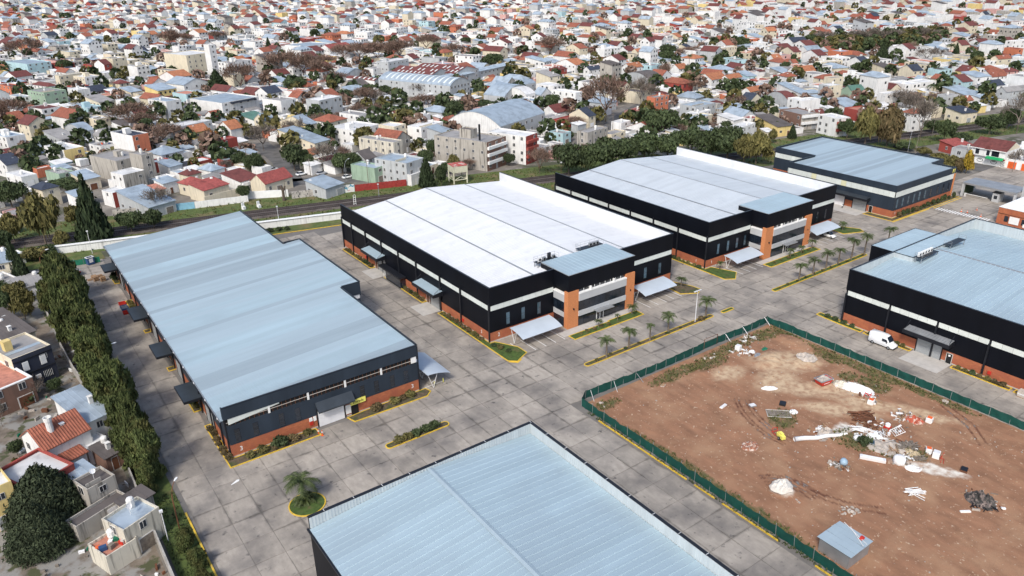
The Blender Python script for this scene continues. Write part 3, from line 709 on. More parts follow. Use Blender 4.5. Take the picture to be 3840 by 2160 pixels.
door_x(t, x0, 171.1, 172.1, 2.2, 'rust'); door_x(t, x0, 144.2, 145.2, 2.2, 'rust')
mb = MB(); mb.box(x0-1.5, 155.7, 0, x0-.01, 163.6, 2.6); fy = mb.build('glazed_lobby', M['glass'], t)
mb = MB(); mb.box(x0-1.9, 155.4, 2.62, x0-.01, 166.9, 2.95)
for k in range(18): mb.box(x0-1.88, 155.6+k*.62, 2.951, x0-.04, 155.7+k*.62, 3.0)
mb.build('lobby_roof', M['trim'], fy)
mb = MB()
for y in (163.65, 164.2, 164.9): mb.box(x0-1.5, y, 0, x0-1.42, y+.1, 2.6)
mb.build('lobby_post', M['white'], fy)
text(t, '2', (x0+2.2, y0-.0, 1.35), 1.15); text(t, '2', (x0+.0, y0+3.4, 1.35), 1.0, -PI/2)
mb = MB(); mb.box(x0-.2, 129.0, 1.0, x0+.04, 129.5, 1.6); mb.box(x0-.2, 177.6, 1.0, x0+.04, 178.1, 1.6); mb.build('hose_cabinet', M['red'], t)

# --- right hand warehouse with the pale roof
t = thing('warehouse', 'black clad warehouse with pale blue-white roof behind the centre warehouse', 'warehouse', (145.4,118.6,0), 0, 'warehouses of the industrial park', True)
x0, y0, x1, y1 = 145.4, 118.6, 200.4, 180.5
shell(t, x0, y0, x1, y1, 12.57, open_back=True)
gable_roof(t, x0, y0, x1, y1, 9.75, 12.35, 1.5, M['pale_roof'], ribs=2)
JX = [118.75, 128.6, 137.6, 146.6, 155.6, 164.4, 172.6, 180.3]
for a, b in zip(JX, JX[1:]): panels(t, 'x', a+.2, b-.2, x0+.10, 7.27, 8.42, 1.6)
panels(t, 'y', x0+.3, 162.3, y0+.10, 7.27, 8.42, 1.6); panels(t, 'y', 188.2, x1-.2, y0+.10, 7.27, 8.42, 1.6)
for y in JX: downpipe(t, x0-.16, y, 0, 9.0)
for x in (149.8, 153.6, 157.2, 160.4, 187.6, 192.6, 196.6): window_y(t, x, y0, .75, 3.2, 5.9, 'blue_glass' if x < 170 else 'glass')
office(t, 162.5, y0)
text(t, '1', (x0+2.3, y0, 1.35), 1.15); text(t, '1', (x0, y0+3.2, 1.35), 1.0, -PI/2)

# --- far warehouse with flat grey roof and the F1 sign
t = thing('warehouse', 'dark blue warehouse with flat grey roof and yellow F1 on its corner', 'warehouse', (220.6,111.3,0), 0, 'warehouses of the industrial park', True)
x0, y0 = 220.6, 111.3
mb = MB(); mb.ring(inset(B4,.05), .25, 2.3, .3); mb.build('brick_base', M['brick'], t)
mb = MB(); mb.ring(inset(B4,.02), 0, .25, .35); mb.build('plinth', M['plinth'], t)
mb = MB(); mb.ring(B4, 2.3, 6.3, .3); mb.build('lower_cladding', M['navy'], t)
mb = MB(); mb.ring(inset(B4,.12), 6.3, 8.1, .2); mb.build('band_backing', M['trim'], t)
mb = MB(); mb.ring(B4, 8.1, 9.95, .25, 0, 0); mb.build('upper_cladding', M['navy'], t)
mb = MB(); mb.ring(B4, 9.95, 10.02, .4); mb.build('coping', M['trim'], t)
sheets(t, 220.9, 9.35, 255.7, 9.55, 111.6, 119.0, 1.24, M['zinc_dull'], .05, 2)
n_ = [0]
def far_m(i): return M['zinc_dull'] if (i*7) % 11 in (0,1,4,5) else M['zinc_light']
sheets(t, 220.9, 9.35, 262.9, 9.6, 119.0, 149.0, 1.25, far_m, .05, 2)
sheets(t, 235.3, 9.35, 262.9, 9.6, 149.0, 164.7, 1.3, far_m, .05, 2)
panels(t, 'x', 111.6, 149.0, x0+.10, 6.36, 8.04, 1.75, yel=(9, 15)); panels(t, 'x', 149.6, 164.8, 235.1, 6.36, 8.04, 1.75)
panels(t, 'y', 220.9, 255.8, y0+.10, 6.36, 8.04, 1.75); panels(t, 'y', 220.9, 234.8, 149.2+.1, 6.36, 8.04, 1.75)
for k, x in enumerate((222.2, 225.4, 228.6, 231.8, 235.0, 238.4, 241.8, 246.0, 249.6, 253.0)): window_y(t, x, y0, .8, 2.9, 5.6, 'blue_glass' if k < 6 else 'glass')
mb = MB(); mb.box(255.1, y0-.15, 0, 256.02, y0-.01, 8.0); mb.build('pillar', M['brick_pillar'], t)
side_canopy(t, x0, 118.8, 130.4, 4.4, 2.3, 'canopy', .6)
roller_door(t, x0, 119.8, 124.4, 4.0); roller_door(t, x0, 127.2, 131.6, 4.0, 'white_shutter'); door_x(t, x0, 117.8, 118.8, 2.2, 'dark')
text(t, 'F1', (254.6, y0-.03, 8.95), 1.9, 0, 'sign_yellow', .05); text(t, '1', (x0+1.6, y0+.04, 1.3), 1.0); 


# --- grey roofed warehouse on the left
t = thing('warehouse', 'long low warehouse with blue-grey roof and open rusty band on the left', 'warehouse', (22,111,0), 0, 'warehouses of the industrial park', True)
mb = MB(); mb.ring(inset(B1,.05), .25, 2.45, .3); mb.build('brick_base', M['brick'], t)
mb = MB(); mb.ring(inset(B1,.02), 0, .25, .36); mb.build('plinth', M['plinth'], t)
def rz_(x): return 7.3 + (x-21.3)*2.25/35.7
mb = MB()
C1 = [(22,111),(57,111),(57,144.4),(61.3,144.4),(61.3,179.1),(57,179.1),(57,213),(22,213)]
mb.ring(C1, 2.45, 6.0, .3); mb.build('lower_cladding', M['navy'], t)
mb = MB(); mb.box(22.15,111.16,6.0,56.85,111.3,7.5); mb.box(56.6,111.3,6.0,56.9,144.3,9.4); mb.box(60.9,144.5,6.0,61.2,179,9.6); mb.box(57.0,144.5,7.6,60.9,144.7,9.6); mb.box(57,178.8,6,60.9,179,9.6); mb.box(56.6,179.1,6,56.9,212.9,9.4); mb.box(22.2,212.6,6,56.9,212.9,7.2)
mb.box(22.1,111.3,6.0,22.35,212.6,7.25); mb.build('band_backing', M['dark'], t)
mb = MB(); mb.box(21.6,110.9,7.45,57.02,111.18,9.62); mb.box(21.6,111.18,7.45,21.75,111.6,9.62); mb.box(56.95,111.2,6.6,57.15,144.3,9.7); mb.box(57.15,144.25,7.0,61.45,144.4,9.9); mb.box(61.3,144.4,6.6,61.5,179.2,9.95); mb.box(57.2,179.15,7.0,61.3,179.3,9.9); mb.box(56.95,179.3,6.6,57.15,213.2,9.7)
mb.build('upper_cladding', M['navy'], t)
mb = MB(); mb.box(57.151,144.405,2.45,61.2,144.5,6.9); mb.build('wall_panel', M['white_shutter'], t)
mb = MB(); mb.box(21.55,110.85,9.62,57.2,111.2,9.70); mb.box(56.9,111.2,9.70,57.2,144.2,9.78); mb.box(57.2,144.2,9.9,61.55,144.45,9.97); mb.box(61.25,144.45,9.95,61.55,179.25,10.02); mb.box(57.2,179.05,9.9,61.25,179.35,9.97); mb.box(56.9,179.35,9.70,57.2,213.2,9.78)
mb.build('coping', M['trim'], t)
random.seed(5)
tone = []
while len(tone) < 60: tone += [random.choice(['zinc_roof','zinc_light','zinc_dull','zinc_roof'])]*random.choice([1,1,2,3,4])
def b1m(off): return lambda i: M[tone[(off+i) % 60]]
sheets(t, 21.25, rz_(21.25), 56.9, rz_(56.9), 111.2, 144.4, 1.66, b1m(0), .05, 4)
sheets(t, 21.25, rz_(21.25), 61.2, rz_(61.2), 144.4, 179.1, 1.65, b1m(20), .05, 4)
sheets(t, 21.25, rz_(21.25), 56.9, rz_(56.9), 179.1, 213.2, 1.7, b1m(41), .05, 4)
mb = MB(); mb.box(21.0,111.0,7.05,21.25,213.2,7.27); mb.box(21.06,111.05,7.28,21.2,213.1,7.33,1); mb.build('gutter', [M['trim'], M['steel']], t)
mb = MB(); mb.box(22.2,111.1,6.55,56.6,111.15,6.63)
for k in range(44): mb.box(22.6+k*.78,111.09,6.03,22.66+k*.78,111.155,7.44)
mb.build('band_lattice', M['rust'], t)
mb = MB(); mb.box(22.0,111.02,6.68,57,111.085,6.75); mb.build('band_rail', M['plinth'], t)
for x in (29.0, 35.8, 42.6, 49.6): 
    mb = MB(); mb.box(x-.17,110.98,6.0,x+.17,111.14,7.44); mb.build('band_post', M['white'], t)
mb = MB(); mb.box(55.7,110.98,6.2,56.75,111.14,7.4); mb.build('light_panel', M['white'], t)
mb = MB(); mb.hexa([(22.3,110.99,6.3),(30.8,110.99,7.2),(30.8,111.08,7.2),(22.3,111.08,6.3),(22.3,110.99,7.4),(30.8,110.99,7.42),(30.8,111.08,7.42),(22.3,111.08,7.4)]); mb.build('light_panel', M['panel'], t)
for x in (23.4, 26.4, 30.8, 33.6, 45.6, 48.4, 51.6, 54.4): window_y(t, x, 111, .85, 2.9, 5.2, 'glass', 'canopy', 2)
mb = MB(); n = 13
for i in range(n): mb.box(37.0,110.90,i*3.1/n,41.8,110.98,(i+1)*3.1/n-.015)
d = mb.build('roller_door', M['white_shutter'], t); mb = MB(); mb.box(36.8,110.86,0,37.0,111,3.6); mb.box(41.8,110.86,0,42.0,111,3.6); mb.build('frame', M['trim'], d)
mb = MB(); mb.hexa([(36.8,109.7,3.35),(43.6,109.7,3.35),(43.6,110.98,4.65),(36.8,110.98,4.65),(36.8,109.7,3.6),(43.6,109.7,3.6),(43.6,110.98,4.95),(36.8,110.98,4.95)]); mb.build('canopy', M['canopy'], t)
mb = MB(); mb.box(43.15,110.93,.05,44.5,111.02,2.0); mb.build('door', M['dark'], t)
mb = MB(); mb.box(42.1,110.92,.55,43.1,111.02,2.3); mb.build('notice_board', M['white'], t)
mb = MB(); mb.box(43.1,110.78,2.02,46.0,110.9,2.98); sg = mb.build('sign', M['sign_yellow'], t)
text(sg, 'Entrada', (44.55,110.77,2.5), .66, 0, 'dark', .01)
mb = MB(); mb.box(35.4,110.86,.9,36.0,111.03,1.6); mb.build('hose_cabinet', M['red'], t)
mb = MB(); mb.box(35.4,110.9,1.7,35.95,111.03,2.35); mb.box(36.15,110.9,1.55,36.65,111.03,2.4); mb.build('notice_board', M['white'], t)
text(t, '3', (55.6,111.02,1.4), 1.15); text(t, '3', (23.6,111.02,1.25), 1.15)
for y in (111.6,115.2,121.5,128.2,133.6,141,148,154,161,168,175.5,183,190,197.6,203,208.5): downpipe(t, 21.85, y, 0, 7.05, .12)
downpipe(t, 57.05, 110.92, 0, 9.4, .09)
for y0_, y1_ in ((126.7,133.6),(147.2,153.8),(168,175.6),(202.8,208.6)):
    mb = MB(); mb.box(18.9,y0_,3.75,21.98,y1_,3.95); c = mb.build('canopy', M['canopy'], t)
    mb = MB(); mb.box(18.9,y0_-.06,3.5,21.98,y0_,3.97); mb.box(18.84,y0_-.06,3.5,18.9,y1_,3.97); mb.build('canopy_edge', M['trim'], c)
    roller_door(t, 22.0, y0_-6.3, y0_-1.4, 3.6, 'shutter'); door_x(t, 22.0, y0_+2.4, y0_+3.4, 2.2, 'dark')
for y in (113.2,118,124,): pass
mb = MB()
for y in range(112, 213, 7): mb.box(20.95,y,7.3,21.1,y+.35,7.5)
mb.build('gutter_bracket', M['lamp_white'], t)

# --- warehouse on the right, seen over its long side
t = thing('warehouse', 'black clad warehouse with ribbed light blue roof beside the white van', 'warehouse', (145.2,5,0), 0, 'warehouses of the industrial park', True)
x0, y0, x1, y1 = 145.2, 5.0, 200.2, 80.0
shell(t, x0, y0, x1, y1, 12.5, (6.55,7.75), 2.45, 'black', 'lining', .6)
gable_roof(t, x0, y0, x1, y1, 9.9, 12.05, 1.0, M['zinc_roof'], False, .085)
JX = [79.7, 70.0, 60.2, 50.4, 40.6, 30.8, 21, 11.2]
for a, b in zip(JX, JX[1:]): panels(t, 'x', b+.2, a-.2, x0+.10, 6.6, 7.7, 1.9)
for y in JX: downpipe(t, x0-.16, y, 0, 7.0, .15)
side_canopy(t, x0, 56.3, 65.6, 4.7, 2.2, 'steel')
roller_door(t, x0, 58.3, 63.3, 3.9); door_x(t, x0, 56.2, 57.2, 2.1, 'dark')
mb = MB(); mb.box(x0-.08,56.5,1.5,x0-.072,56.9,1.9); mb.build('notice_board', M['white'], t)
mb = MB(); mb.ring(rect(162.4,80.1,181.5,85.3), 0, 12.35, .3); mb.build('office_wall', M['black'], t)
mb = MB(); mb.ring(rect(162.4,75.5,181.5,80.0), 9.5, 12.35, .25, 0); mb.build('office_wall', [M['lining']], t)
sheets_y(t, 162.4, 181.5, 75.5, 12.5, 85.3, 12.38, 1.2)
mb = MB(); mb.ring([(162.3,75.4),(181.6,75.4),(181.6,85.4),(162.3,85.4)], 12.36, 12.44, .14); mb.build('coping', M['trim'], t)
mb = MB(); mb.box(x0-.2,48.9,1.0,x0+.04,49.5,1.6); mb.build('hose_cabinet', M['red'], t)

# --- warehouse in the near foreground, only its roof shows
t = thing('warehouse', 'warehouse at the bottom of the picture showing only its pale ribbed metal roof', 'warehouse', (22,5,0), 0, 'warehouses of the industrial park', True)
x0, y0, x1, y1 = 22.0, 5.0, 56.2, 75.0
R = [(x0,y0),(x1,y0),(x1,y1),(x0,y1)]
mb = MB(); mb.ring(R, 0, 10.6, .3); mb.build('wall', M['black'], t)
mb = MB(); mb.box(x0,y1-.28,10.6,x1,y1,12.5); mb.box(x1-.28,y0,10.6,x1,y1-.28,12.5); mb.build('parapet', M['black'], t)
mb = MB(); mb.box(x0+.02,y1-.34,10.62,x1-.34,y1-.281,12.45); mb.box(x1-.34,y0+.02,10.62,x1-.281,y1-.281,12.45)
ribbed(mb, x1-.35, y1-.34, x0+.1, y1-.34, 10.65, 12.44, .42, .05, .12); ribbed(mb, x1-.34, y0+25, x1-.34, y1-.4, 10.65, 12.44, .42, .05, .12)
mb.build('parapet_lining', M['lining'], t)
mb = MB(); mb.box(x0-.08,y1-.36,12.5,x1+.08,y1+.08,12.58); mb.box(x1-.36,y0,12.5,x1+.08,y1-.36,12.58)
for k in range(9): mb.box(x0+2+k*4,y1-.36,12.581,x0+2.06+k*4,y1+.08,12.6,1); mb.box(x1-.36,y1-4-k*4.2,12.581,x1+.08,y1-3.94-k*4.2,12.6,1)
mb.build('coping', [M['trim'], M['lamp_white']], t)
zz_ = 10.85; zr_ = 12.2
sheets(t, x0-.1, zz_, 38.9, zr_, y0, y1-.4, 1.0, M['zinc_roof'], .085); sheets(t, x1-.4, zz_, 38.9, zr_, y0, y1-.4, 1.0, M['zinc_roof'], .085)
mb = MB(); mb.add([(38.5,y0,zr_+.04),(38.9,y0,zr_+.16),(39.3,y0,zr_+.04),(38.5,y1-.4,zr_+.04),(38.9,y1-.4,zr_+.16),(39.3,y1-.4,zr_+.04)], [(0,1,4,3),(1,2,5,4)]); mb.build('ridge_cap', M['zinc_light'], t)
mb = MB(); mb.box(x0-.35,y0,10.55,x0-.1,y1,10.8); mb.build('gutter', M['trim'], t)

# --- red brick gatehouse at the right and the grey gate portal
t = thing('gatehouse', 'red brick gatehouse with white flat roof at the right edge', 'gatehouse', (240.5,70,0), 0, None, True)
mb = MB(); mb.ring(rect(240.5,70,256,90.4), 0, 4.9, .3, 0, 1); mb.build('wall', [M['brick'], M['white']], t)
mb = MB(); mb.poly([(240.8,70.3,4.4),(255.7,70.3,4.4),(255.7,90.1,4.4),(240.8,90.1,4.4)]); mb.build('roof', M['white'], t)
mb = MB(); mb.ring([(240.42,69.92),(256.08,69.92),(256.08,90.48),(240.42,90.48)], 4.9, 5.0, .46); mb.build('coping', M['white'], t)
mb = MB(); mb.box(240.4,71,3.1,240.49,90.2,3.25); mb.build('brick_course', M['rust'], t)
for y, w, gl in ((88.2,.9,'glass'),(83.4,1.5,'glass')):
    mb = MB(); mb.box(240.42,y-w,1.0,240.48,y+w*.2,2.7); mb.build('window', M[gl], t)
mb = MB(); mb.box(240.38,84.4,.7,240.49,87.0,2.8); mb.build('notice_board', M['white'], t)
mb = MB(); mb.box(240.38,82.0,.4,240.49,83.2,1.4); mb.build('notice_board', M['white'], t)
for q in ((246,85),(248,86.5),(247.5,84)):
    mb = MB(); mb.box(q[0],q[1],4.41,q[0]+.9,q[1]+.4,5.1); mb.build('air_conditioner', M['lamp_white'], t)
t = thing('gate_portal', 'wide grey gate portal over the site entrance road', 'gate', (260,95,0), 0, None, True)
mb = MB(); mb.box(260.0,94.0,4.05,268.6,110.2,4.6); mb.build('roof', M['steel'], t)
for q in ((260.0,109.6,261.0,110.2),(267.8,109.6,268.6,110.2),(260.2,94.0,261.0,94.6),(267.8,94,268.6,94.6)):
    mb = MB(); mb.box(q[0],q[1],0,q[2],q[3],4.05); mb.build('post', M['grey_panel'], t)
mb = MB(); mb.box(261.05,109.75,0,267.75,110.0,4.0); mb.build('side_wall', M['leaf_cypress'], t)
t = thing('guard_booth', 'small grey guard booth with window under the gate portal', 'booth', (262,99.5,0), 0, None, True)
mb = MB(); mb.box(261.2,99.0,0,264.6,101.0,2.9); mb.build('wall', M['grey_panel'], t)
mb = MB(); mb.box(261.14,99.5,1.0,261.19,100.5,2.1); mb.build('window', M['glass'], t)
mb = MB(); mb.box(261.0,98.8,2.9,264.8,101.2,3.05); mb.build('roof', M['trim'], t)
t = thing('barrier', 'white boom barrier lowered across the site entrance', 'barrier', (260.4,109.0,0), 0, None, True)
mb = MB(); mb.box(260.2,108.6,0,260.7,109.1,1.15); mb.build('barrier_housing', M['lamp_white'], t)
mb = MB(); mb.box(260.3,101.9,.92,260.42,108.6,1.06); mb.build('boom', M['white'], t)
t = thing('boundary_wall', 'tall pale grey rendered wall end beside the gate at the right edge', 'wall', (267,93,0), 0, None, True)
mb = MB(); mb.box(263.5,90.6,0,268,93.8,6.2); mb.build('wall', M['grey_panel'], t)

# --- carports
def carport(x0, x1, yb, yf, zb, zf, label, legs=True):
    t = thing('carport', label, 'carport', (x0, yf, 0), 0, 'curved carports in front of the warehouses', True)
    n = 8; vs = []
    for i in range(n+1):
        u = i/n; y = yb+(yf-yb)*u; z = zf+(zb-zf)*(1-u**2.2)
        vs.append((y, z))
    mb = MB()
    for (ya, za), (yb_, zb_) in zip(vs, vs[1:]):
        mb.hexa([(x0,ya,za-.05),(x1,ya,za-.05),(x1,yb_,zb_-.05),(x0,yb_,zb_-.05),(x0,ya,za),(x1,ya,za),(x1,yb_,zb_),(x0,yb_,zb_)])
    mb.build('canopy', M['fabric'], t)
    k = max(2, round((x1-x0)/5)+1)
    for i in range(k):
        x = x0+.15+(x1-x0-.3)*i/(k-1)
        mb = MB()
        for (ya, za), (yb_, zb_) in zip(vs, vs[1:]): mb.tube([(x,ya,za-.1),(x,yb_,zb_-.1)], .05, 5)
        yl = yb+(yf-yb)*.30
        mb.tube([(x,yl,0),(x,yb+(yf-yb)*.08,zb-.15)], .06, 5); mb.tube([(x,yl,0),(x,yl-.9,zb-.32)], .06, 5)
        mb.build('support_frame', M['lamp_white'], t)
carport(82.2,92.7,116.9,112.2,3.1,2.25,'curved grey carport left of the centre warehouse entrance')
carport(117.5,128.0,116.9,112.3,3.1,2.25,'curved grey carport right of the centre warehouse entrance')
carport(150.2,160.8,116.9,112.5,3.1,2.25,'curved grey carport left of the pale roofed warehouse entrance')
carport(184.2,195.6,116.9,112.6,3.1,2.25,'curved grey carport with a white pickup parked beneath it')
# the carport beside the left warehouse runs along its side wall
t = thing('carport', 'curved grey carport at the corner of the low blue-grey roofed warehouse', 'carport', (58,111,0), 0, 'curved carports in front of the warehouses', True)
prof = [(58.2+4.9*i/8, 3.45-1.05*(i/8)**2.2) for i in range(9)]
mb = MB()
for (xa, za), (xb, zb) in zip(prof, prof[1:]): mb.hexa([(xa,109.6,za-.05),(xb,109.6,zb-.05),(xb,119.5,zb-.05),(xa,119.5,za-.05),(xa,109.6,za),(xb,109.6,zb),(xb,119.5,zb),(xa,119.5,za)])
mb.build('canopy', M['fabric'], t)
for y in (110.2, 114.6, 119):
    mb = MB()
    for (xa, za), (xb, zb) in zip(prof, prof[1:]): mb.tube([(xa,y,za-.1),(xb,y,zb-.1)], .05, 5)
    mb.tube([(59.6,y,0),(58.5,y,3.3)], .06, 5); mb.tube([(59.6,y,0),(60.6,y,3.1)], .06, 5); mb.tube([(59.2,y,1.3),(60.1,y,1.6)], .045, 5)
    mb.build('support_frame', M['lamp_white'], t)

# --- rooftop service platforms and their air conditioners
def platform(x0, x1, y0, y1, z, label, rail_h=1.1, deck='trim', sides='full'):
    t = thing('roof_platform', label, 'platform', (x0, y0, z), 0, 'service platforms on the warehouse roofs', True)
    mb = MB(); mb.box(x0,y0,z,x1,y1,z+.08); mb.build('deck', M[deck], t)
    mb = MB()
    for x in (x0+.2, x1-.2):
        for y in (y0+.2, y1-.2): mb.box(x-.06,y-.06,z-1.6,x+.06,y+.06,z)
    mb.build('leg', M['steel'], t)
    mb = MB(); z1 = z+.08
    n = max(2, round((x1-x0)/1.3))
    ends = [(x0,y0),(x0,y1),(x1,y1),(x1,y0)]
    pts = ([(x0+(x1-x0)*i/n, y1) for i in range(n+1)] if sides == 'full' else []) + [(x0,y0),(x1,y0)] + ([(x0,y1),(x1,y1)] if sides != 'full' else [])
    for x, y in pts: mb.tube([(x,y,z1),(x,y,z1+rail_h)], .03, 4)
    for hh in (rail_h, rail_h*.5):
        mb.tube([(x0,y0,z1+hh),(x0,y1,z1+hh)], .028, 4); mb.tube([(x1,y0,z1+hh),(x1,y1,z1+hh)], .028, 4)
        if sides == 'full': mb.tube([(x0,y1,z1+hh),(x1,y1,z1+hh)], .028, 4)
    mb.build('railing', M['steel'], t)
    return z+.08
def ac(x, y, z, label, w=.95, d=.4, h=.85, mat='lamp_white', group='air conditioners on the roof platforms'):
    t = thing('air_conditioner', label, 'air conditioner', (x, y, z), 0, group)
    mb = MB(); mb.box(-w/2,-d/2,.05,w/2,d/2,h); mb.build('casing', M[mat], t)
    mb = MB(); mb.lathe([(.3,0),(.3,.02)], (0,0,0), 12); mb.v = [(v[0], -d/2-.02+v[2]*.8, h*.5+v[1]) for v in mb.v]; mb.build('fan_grille', M['dark'], t)
z = platform(94.6,100.6,123.3,124.9,12.45,'railed platform behind the left end of the centre entrance roof')
for i, (x, h, m_, l) in enumerate(((95.7,.95,'lamp_white','pale tall air conditioner at the left end of the left railed platform'),(97.0,.8,'steel','grey air conditioner next to the dark tall unit on the left platform'),(98.4,1.5,'trim','tall dark air conditioner in the middle of the left platform'),(99.7,.7,'steel','low grey air conditioner at the right end of the left platform'))): ac(x, 124.1, z, l, .8, .4, h, m_)
z = platform(106.8,113.9,123.3,124.9,12.75,'railed platform behind the right end of the centre entrance roof')
for x, l in ((110.6,'first grey air conditioner on the right platform of the centre roof'),(111.6,'middle grey air conditioner on the right platform of the centre roof'),(112.7,'last grey air conditioner on the right platform of the centre roof')): ac(x, 124.1, z, l, .8, .4, .75, 'steel')
z = platform(162.6,169.8,73.6,75.3,12.6,'dark platform holding a row of white air conditioners on the right roof', .9, 'trim', 'ends')
for k, x in enumerate((163.4,164.5,165.7,166.9,168.1)): ac(x, 74.7, z, ('first','second','third','fourth','last')[k]+' white air conditioner of the row of five, counted from the left', .95, .45, .95, 'white')
z = platform(175.4,182.2,73.7,75.4,12.6,'empty dark platform with end railings on the right roof', .9, 'trim', 'ends')

# ================================================================ VEHICLES, FENCES, STREET FURNITURE, DEBRIS
def loft(mb, secs, m=0, cap=True):
    """secs: list of cross-section loops (same count) joined into a skin"""
    n = len(secs[0]); vs = [p for s in secs for p in s]; fs = []
    for i in range(len(secs)-1):
        for j in range(n): fs.append((i*n+j, i*n+(j+1)%n, (i+1)*n+(j+1)%n, (i+1)*n+j))
    if cap: fs.append(tuple(range(n))[::-1]); fs.append(tuple(range((len(secs)-1)*n, len(secs)*n)))
    mb.add(vs, fs, m)
def wheel_mesh(r=.34, w=.24):
    mb = MB(); prof = [(r*.55,-w/2),(r*.93,-w/2),(r,-w*.3),(r,w*.3),(r*.93,w/2),(r*.55,w/2)]
    mb.lathe(prof, (0,0,0), 16, 0); mb.lathe([(r*.2,w/2-.02),(r*.52,w/2-.03),(r*.5,w/2+.012),(r*.18,w/2+.03)], (0,0,0), 10, 1); mb.lathe([(r*.2,-w/2+.02),(r*.52,-w/2+.03),(r*.5,-w/2-.012),(r*.18,-w/2-.03)], (0,0,0), 10, 1)
    mb.v = [(x, z, y) for x, y, z in mb.v]
    return mb.mesh('wheel', [M['rubber'], M['steel']], True)
WHEEL = wheel_mesh(); WHEEL_V = wheel_mesh(.36, .25)

def sec(x, w, z0, z1, wt=None, r=.12):
    wt = w if wt is None else wt
    return [(x,-w/2+r,z0),(x,w/2-r,z0),(x,w/2,z0+r),(x,(w+wt)/4+.01,(z0+z1)/2),(x,wt/2,z1-r),(x,wt/2-r,z1),(x,-wt/2+r,z1),(x,-wt/2,z1-r),(x,-(w+wt)/4-.01,(z0+z1)/2),(x,-w/2,z0+r)]
# --- white high-roof van; its nose points along +x of its own frame
def make_van(loc, rz):
    t = thing('van', 'white high-roof delivery van parked beside the long black wall', 'van', loc, rz)
    mb = MB()
    loft(mb, [sec(-2.72,1.86,.42,2.35,1.55), sec(-2.62,1.98,.36,2.52,1.66), sec(-1.0,2.0,.34,2.58,1.70), sec(.55,2.0,.34,2.57,1.68), sec(.95,2.0,.34,2.46,1.62), sec(1.30,1.99,.34,2.05,1.60), sec(1.72,1.97,.34,1.42,1.62), sec(2.05,1.95,.35,1.20,1.66), sec(2.55,1.88,.38,1.00,1.60), sec(2.75,1.70,.45,.85,1.45)])
    mb.build('body', M['van'], t, True)
    mb = MB()
    mb.add([(1.02,-.80,2.40),(1.02,.80,2.40),(1.72,.84,1.47),(1.72,-.84,1.47)], [(0,3,2,1)])
    mb.v = [(x+.045, y, z+.03) for x, y, z in mb.v]; mb.build('windscreen', M['glass'], t)
    for s in (-1, 1):
        mb = MB(); q = [(.20,1.005,1.42),(1.40,.985,1.42),(1.14,.955,1.98),(.20,.985,2.0)]
        q = [(x, s*(y+.012), z) for x, y, z in q]; mb.poly(q if s < 0 else q[::-1]); mb.build('side_window', M['glass'], t)
        mb = MB(); mb.box(1.25, s*1.03 if s > 0 else -1.2, 1.35, 1.42, 1.2 if s > 0 else -1.03, 1.72); mb.build('mirror', M['rubber'], t)
        for x in (-1.72, 1.72): put('wheel', WHEEL_V, t, (x, s*.90, .36))
        mb = MB(); mb.box(2.48, s*.62-.16, .78, 2.72, s*.62+.16, .96); mb.build('headlight', M['lamp_white'], t)
    mb = MB(); mb.box(2.60,-.84,.34,2.83,.84,.58); mb.build('bumper', M['trim'], t)
    return t
make_van((142.2, 68.55, 0), -PI/2)
# --- cars
def make_car(label, loc, rz, paint, pickup=False):
    t = thing('pickup_truck' if pickup else 'parked_car', label, 'pickup' if pickup else 'car', loc, rz, 'cars parked in the streets and yards')
    mb = MB()
    loft(mb, [sec(-2.15,1.5,.35,.85,1.4), sec(-2.05,1.72,.28,.95,1.5), sec(-1.0,1.76,.24,.98,1.56), sec(.8,1.76,.24,.96,1.56), sec(1.6,1.72,.26,.86,1.46), sec(2.05,1.55,.34,.74,1.3)]); mb.build('body', paint, t, True)
    mb = MB()
    if pickup: loft(mb, [sec(-.45,1.55,.94,1.62,1.25), sec(-.3,1.58,.94,1.66,1.28), sec(.5,1.56,.94,1.62,1.26), sec(1.05,1.5,.93,1.02,1.36)])
    else: loft(mb, [sec(-1.85,1.45,.93,1.05,1.3), sec(-1.25,1.55,.94,1.44,1.2), sec(.15,1.55,.94,1.46,1.2), sec(.95,1.5,.92,.99,1.34)])
    mb.build('window_band', M['glass'], t)
    mb = MB(); a, b = (-.35,.45) if pickup else (-1.2,.1); mb.box(a,-.6,1.47 if not pickup else 1.66,b,.6,1.50 if not pickup else 1.69); mb.build('roof', paint, t)
    if pickup: mb = MB(); mb.box(-2.0,-.7,.951,-.6,.7,.985); mb.build('bed_liner', M['rubber'], t)
    for x in (-1.32, 1.32):
        for s in (-1, 1): put('wheel', WHEEL, t, (x, s*.78, .33))
    return t
PAINT = {k: pbr('car_paint_'+k, c, .3, .1, var=.02, spec=.5) for k, c in dict(white=(.78,.78,.77), silver=(.42,.43,.45), dark=(.03,.032,.036), red=(.38,.02,.02), blue=(.03,.06,.16)).items()}
make_car('white pickup parked under the curved carport of the pale roofed warehouse', (191.4,113.4,0), -PI/2, PAINT['white'], True)
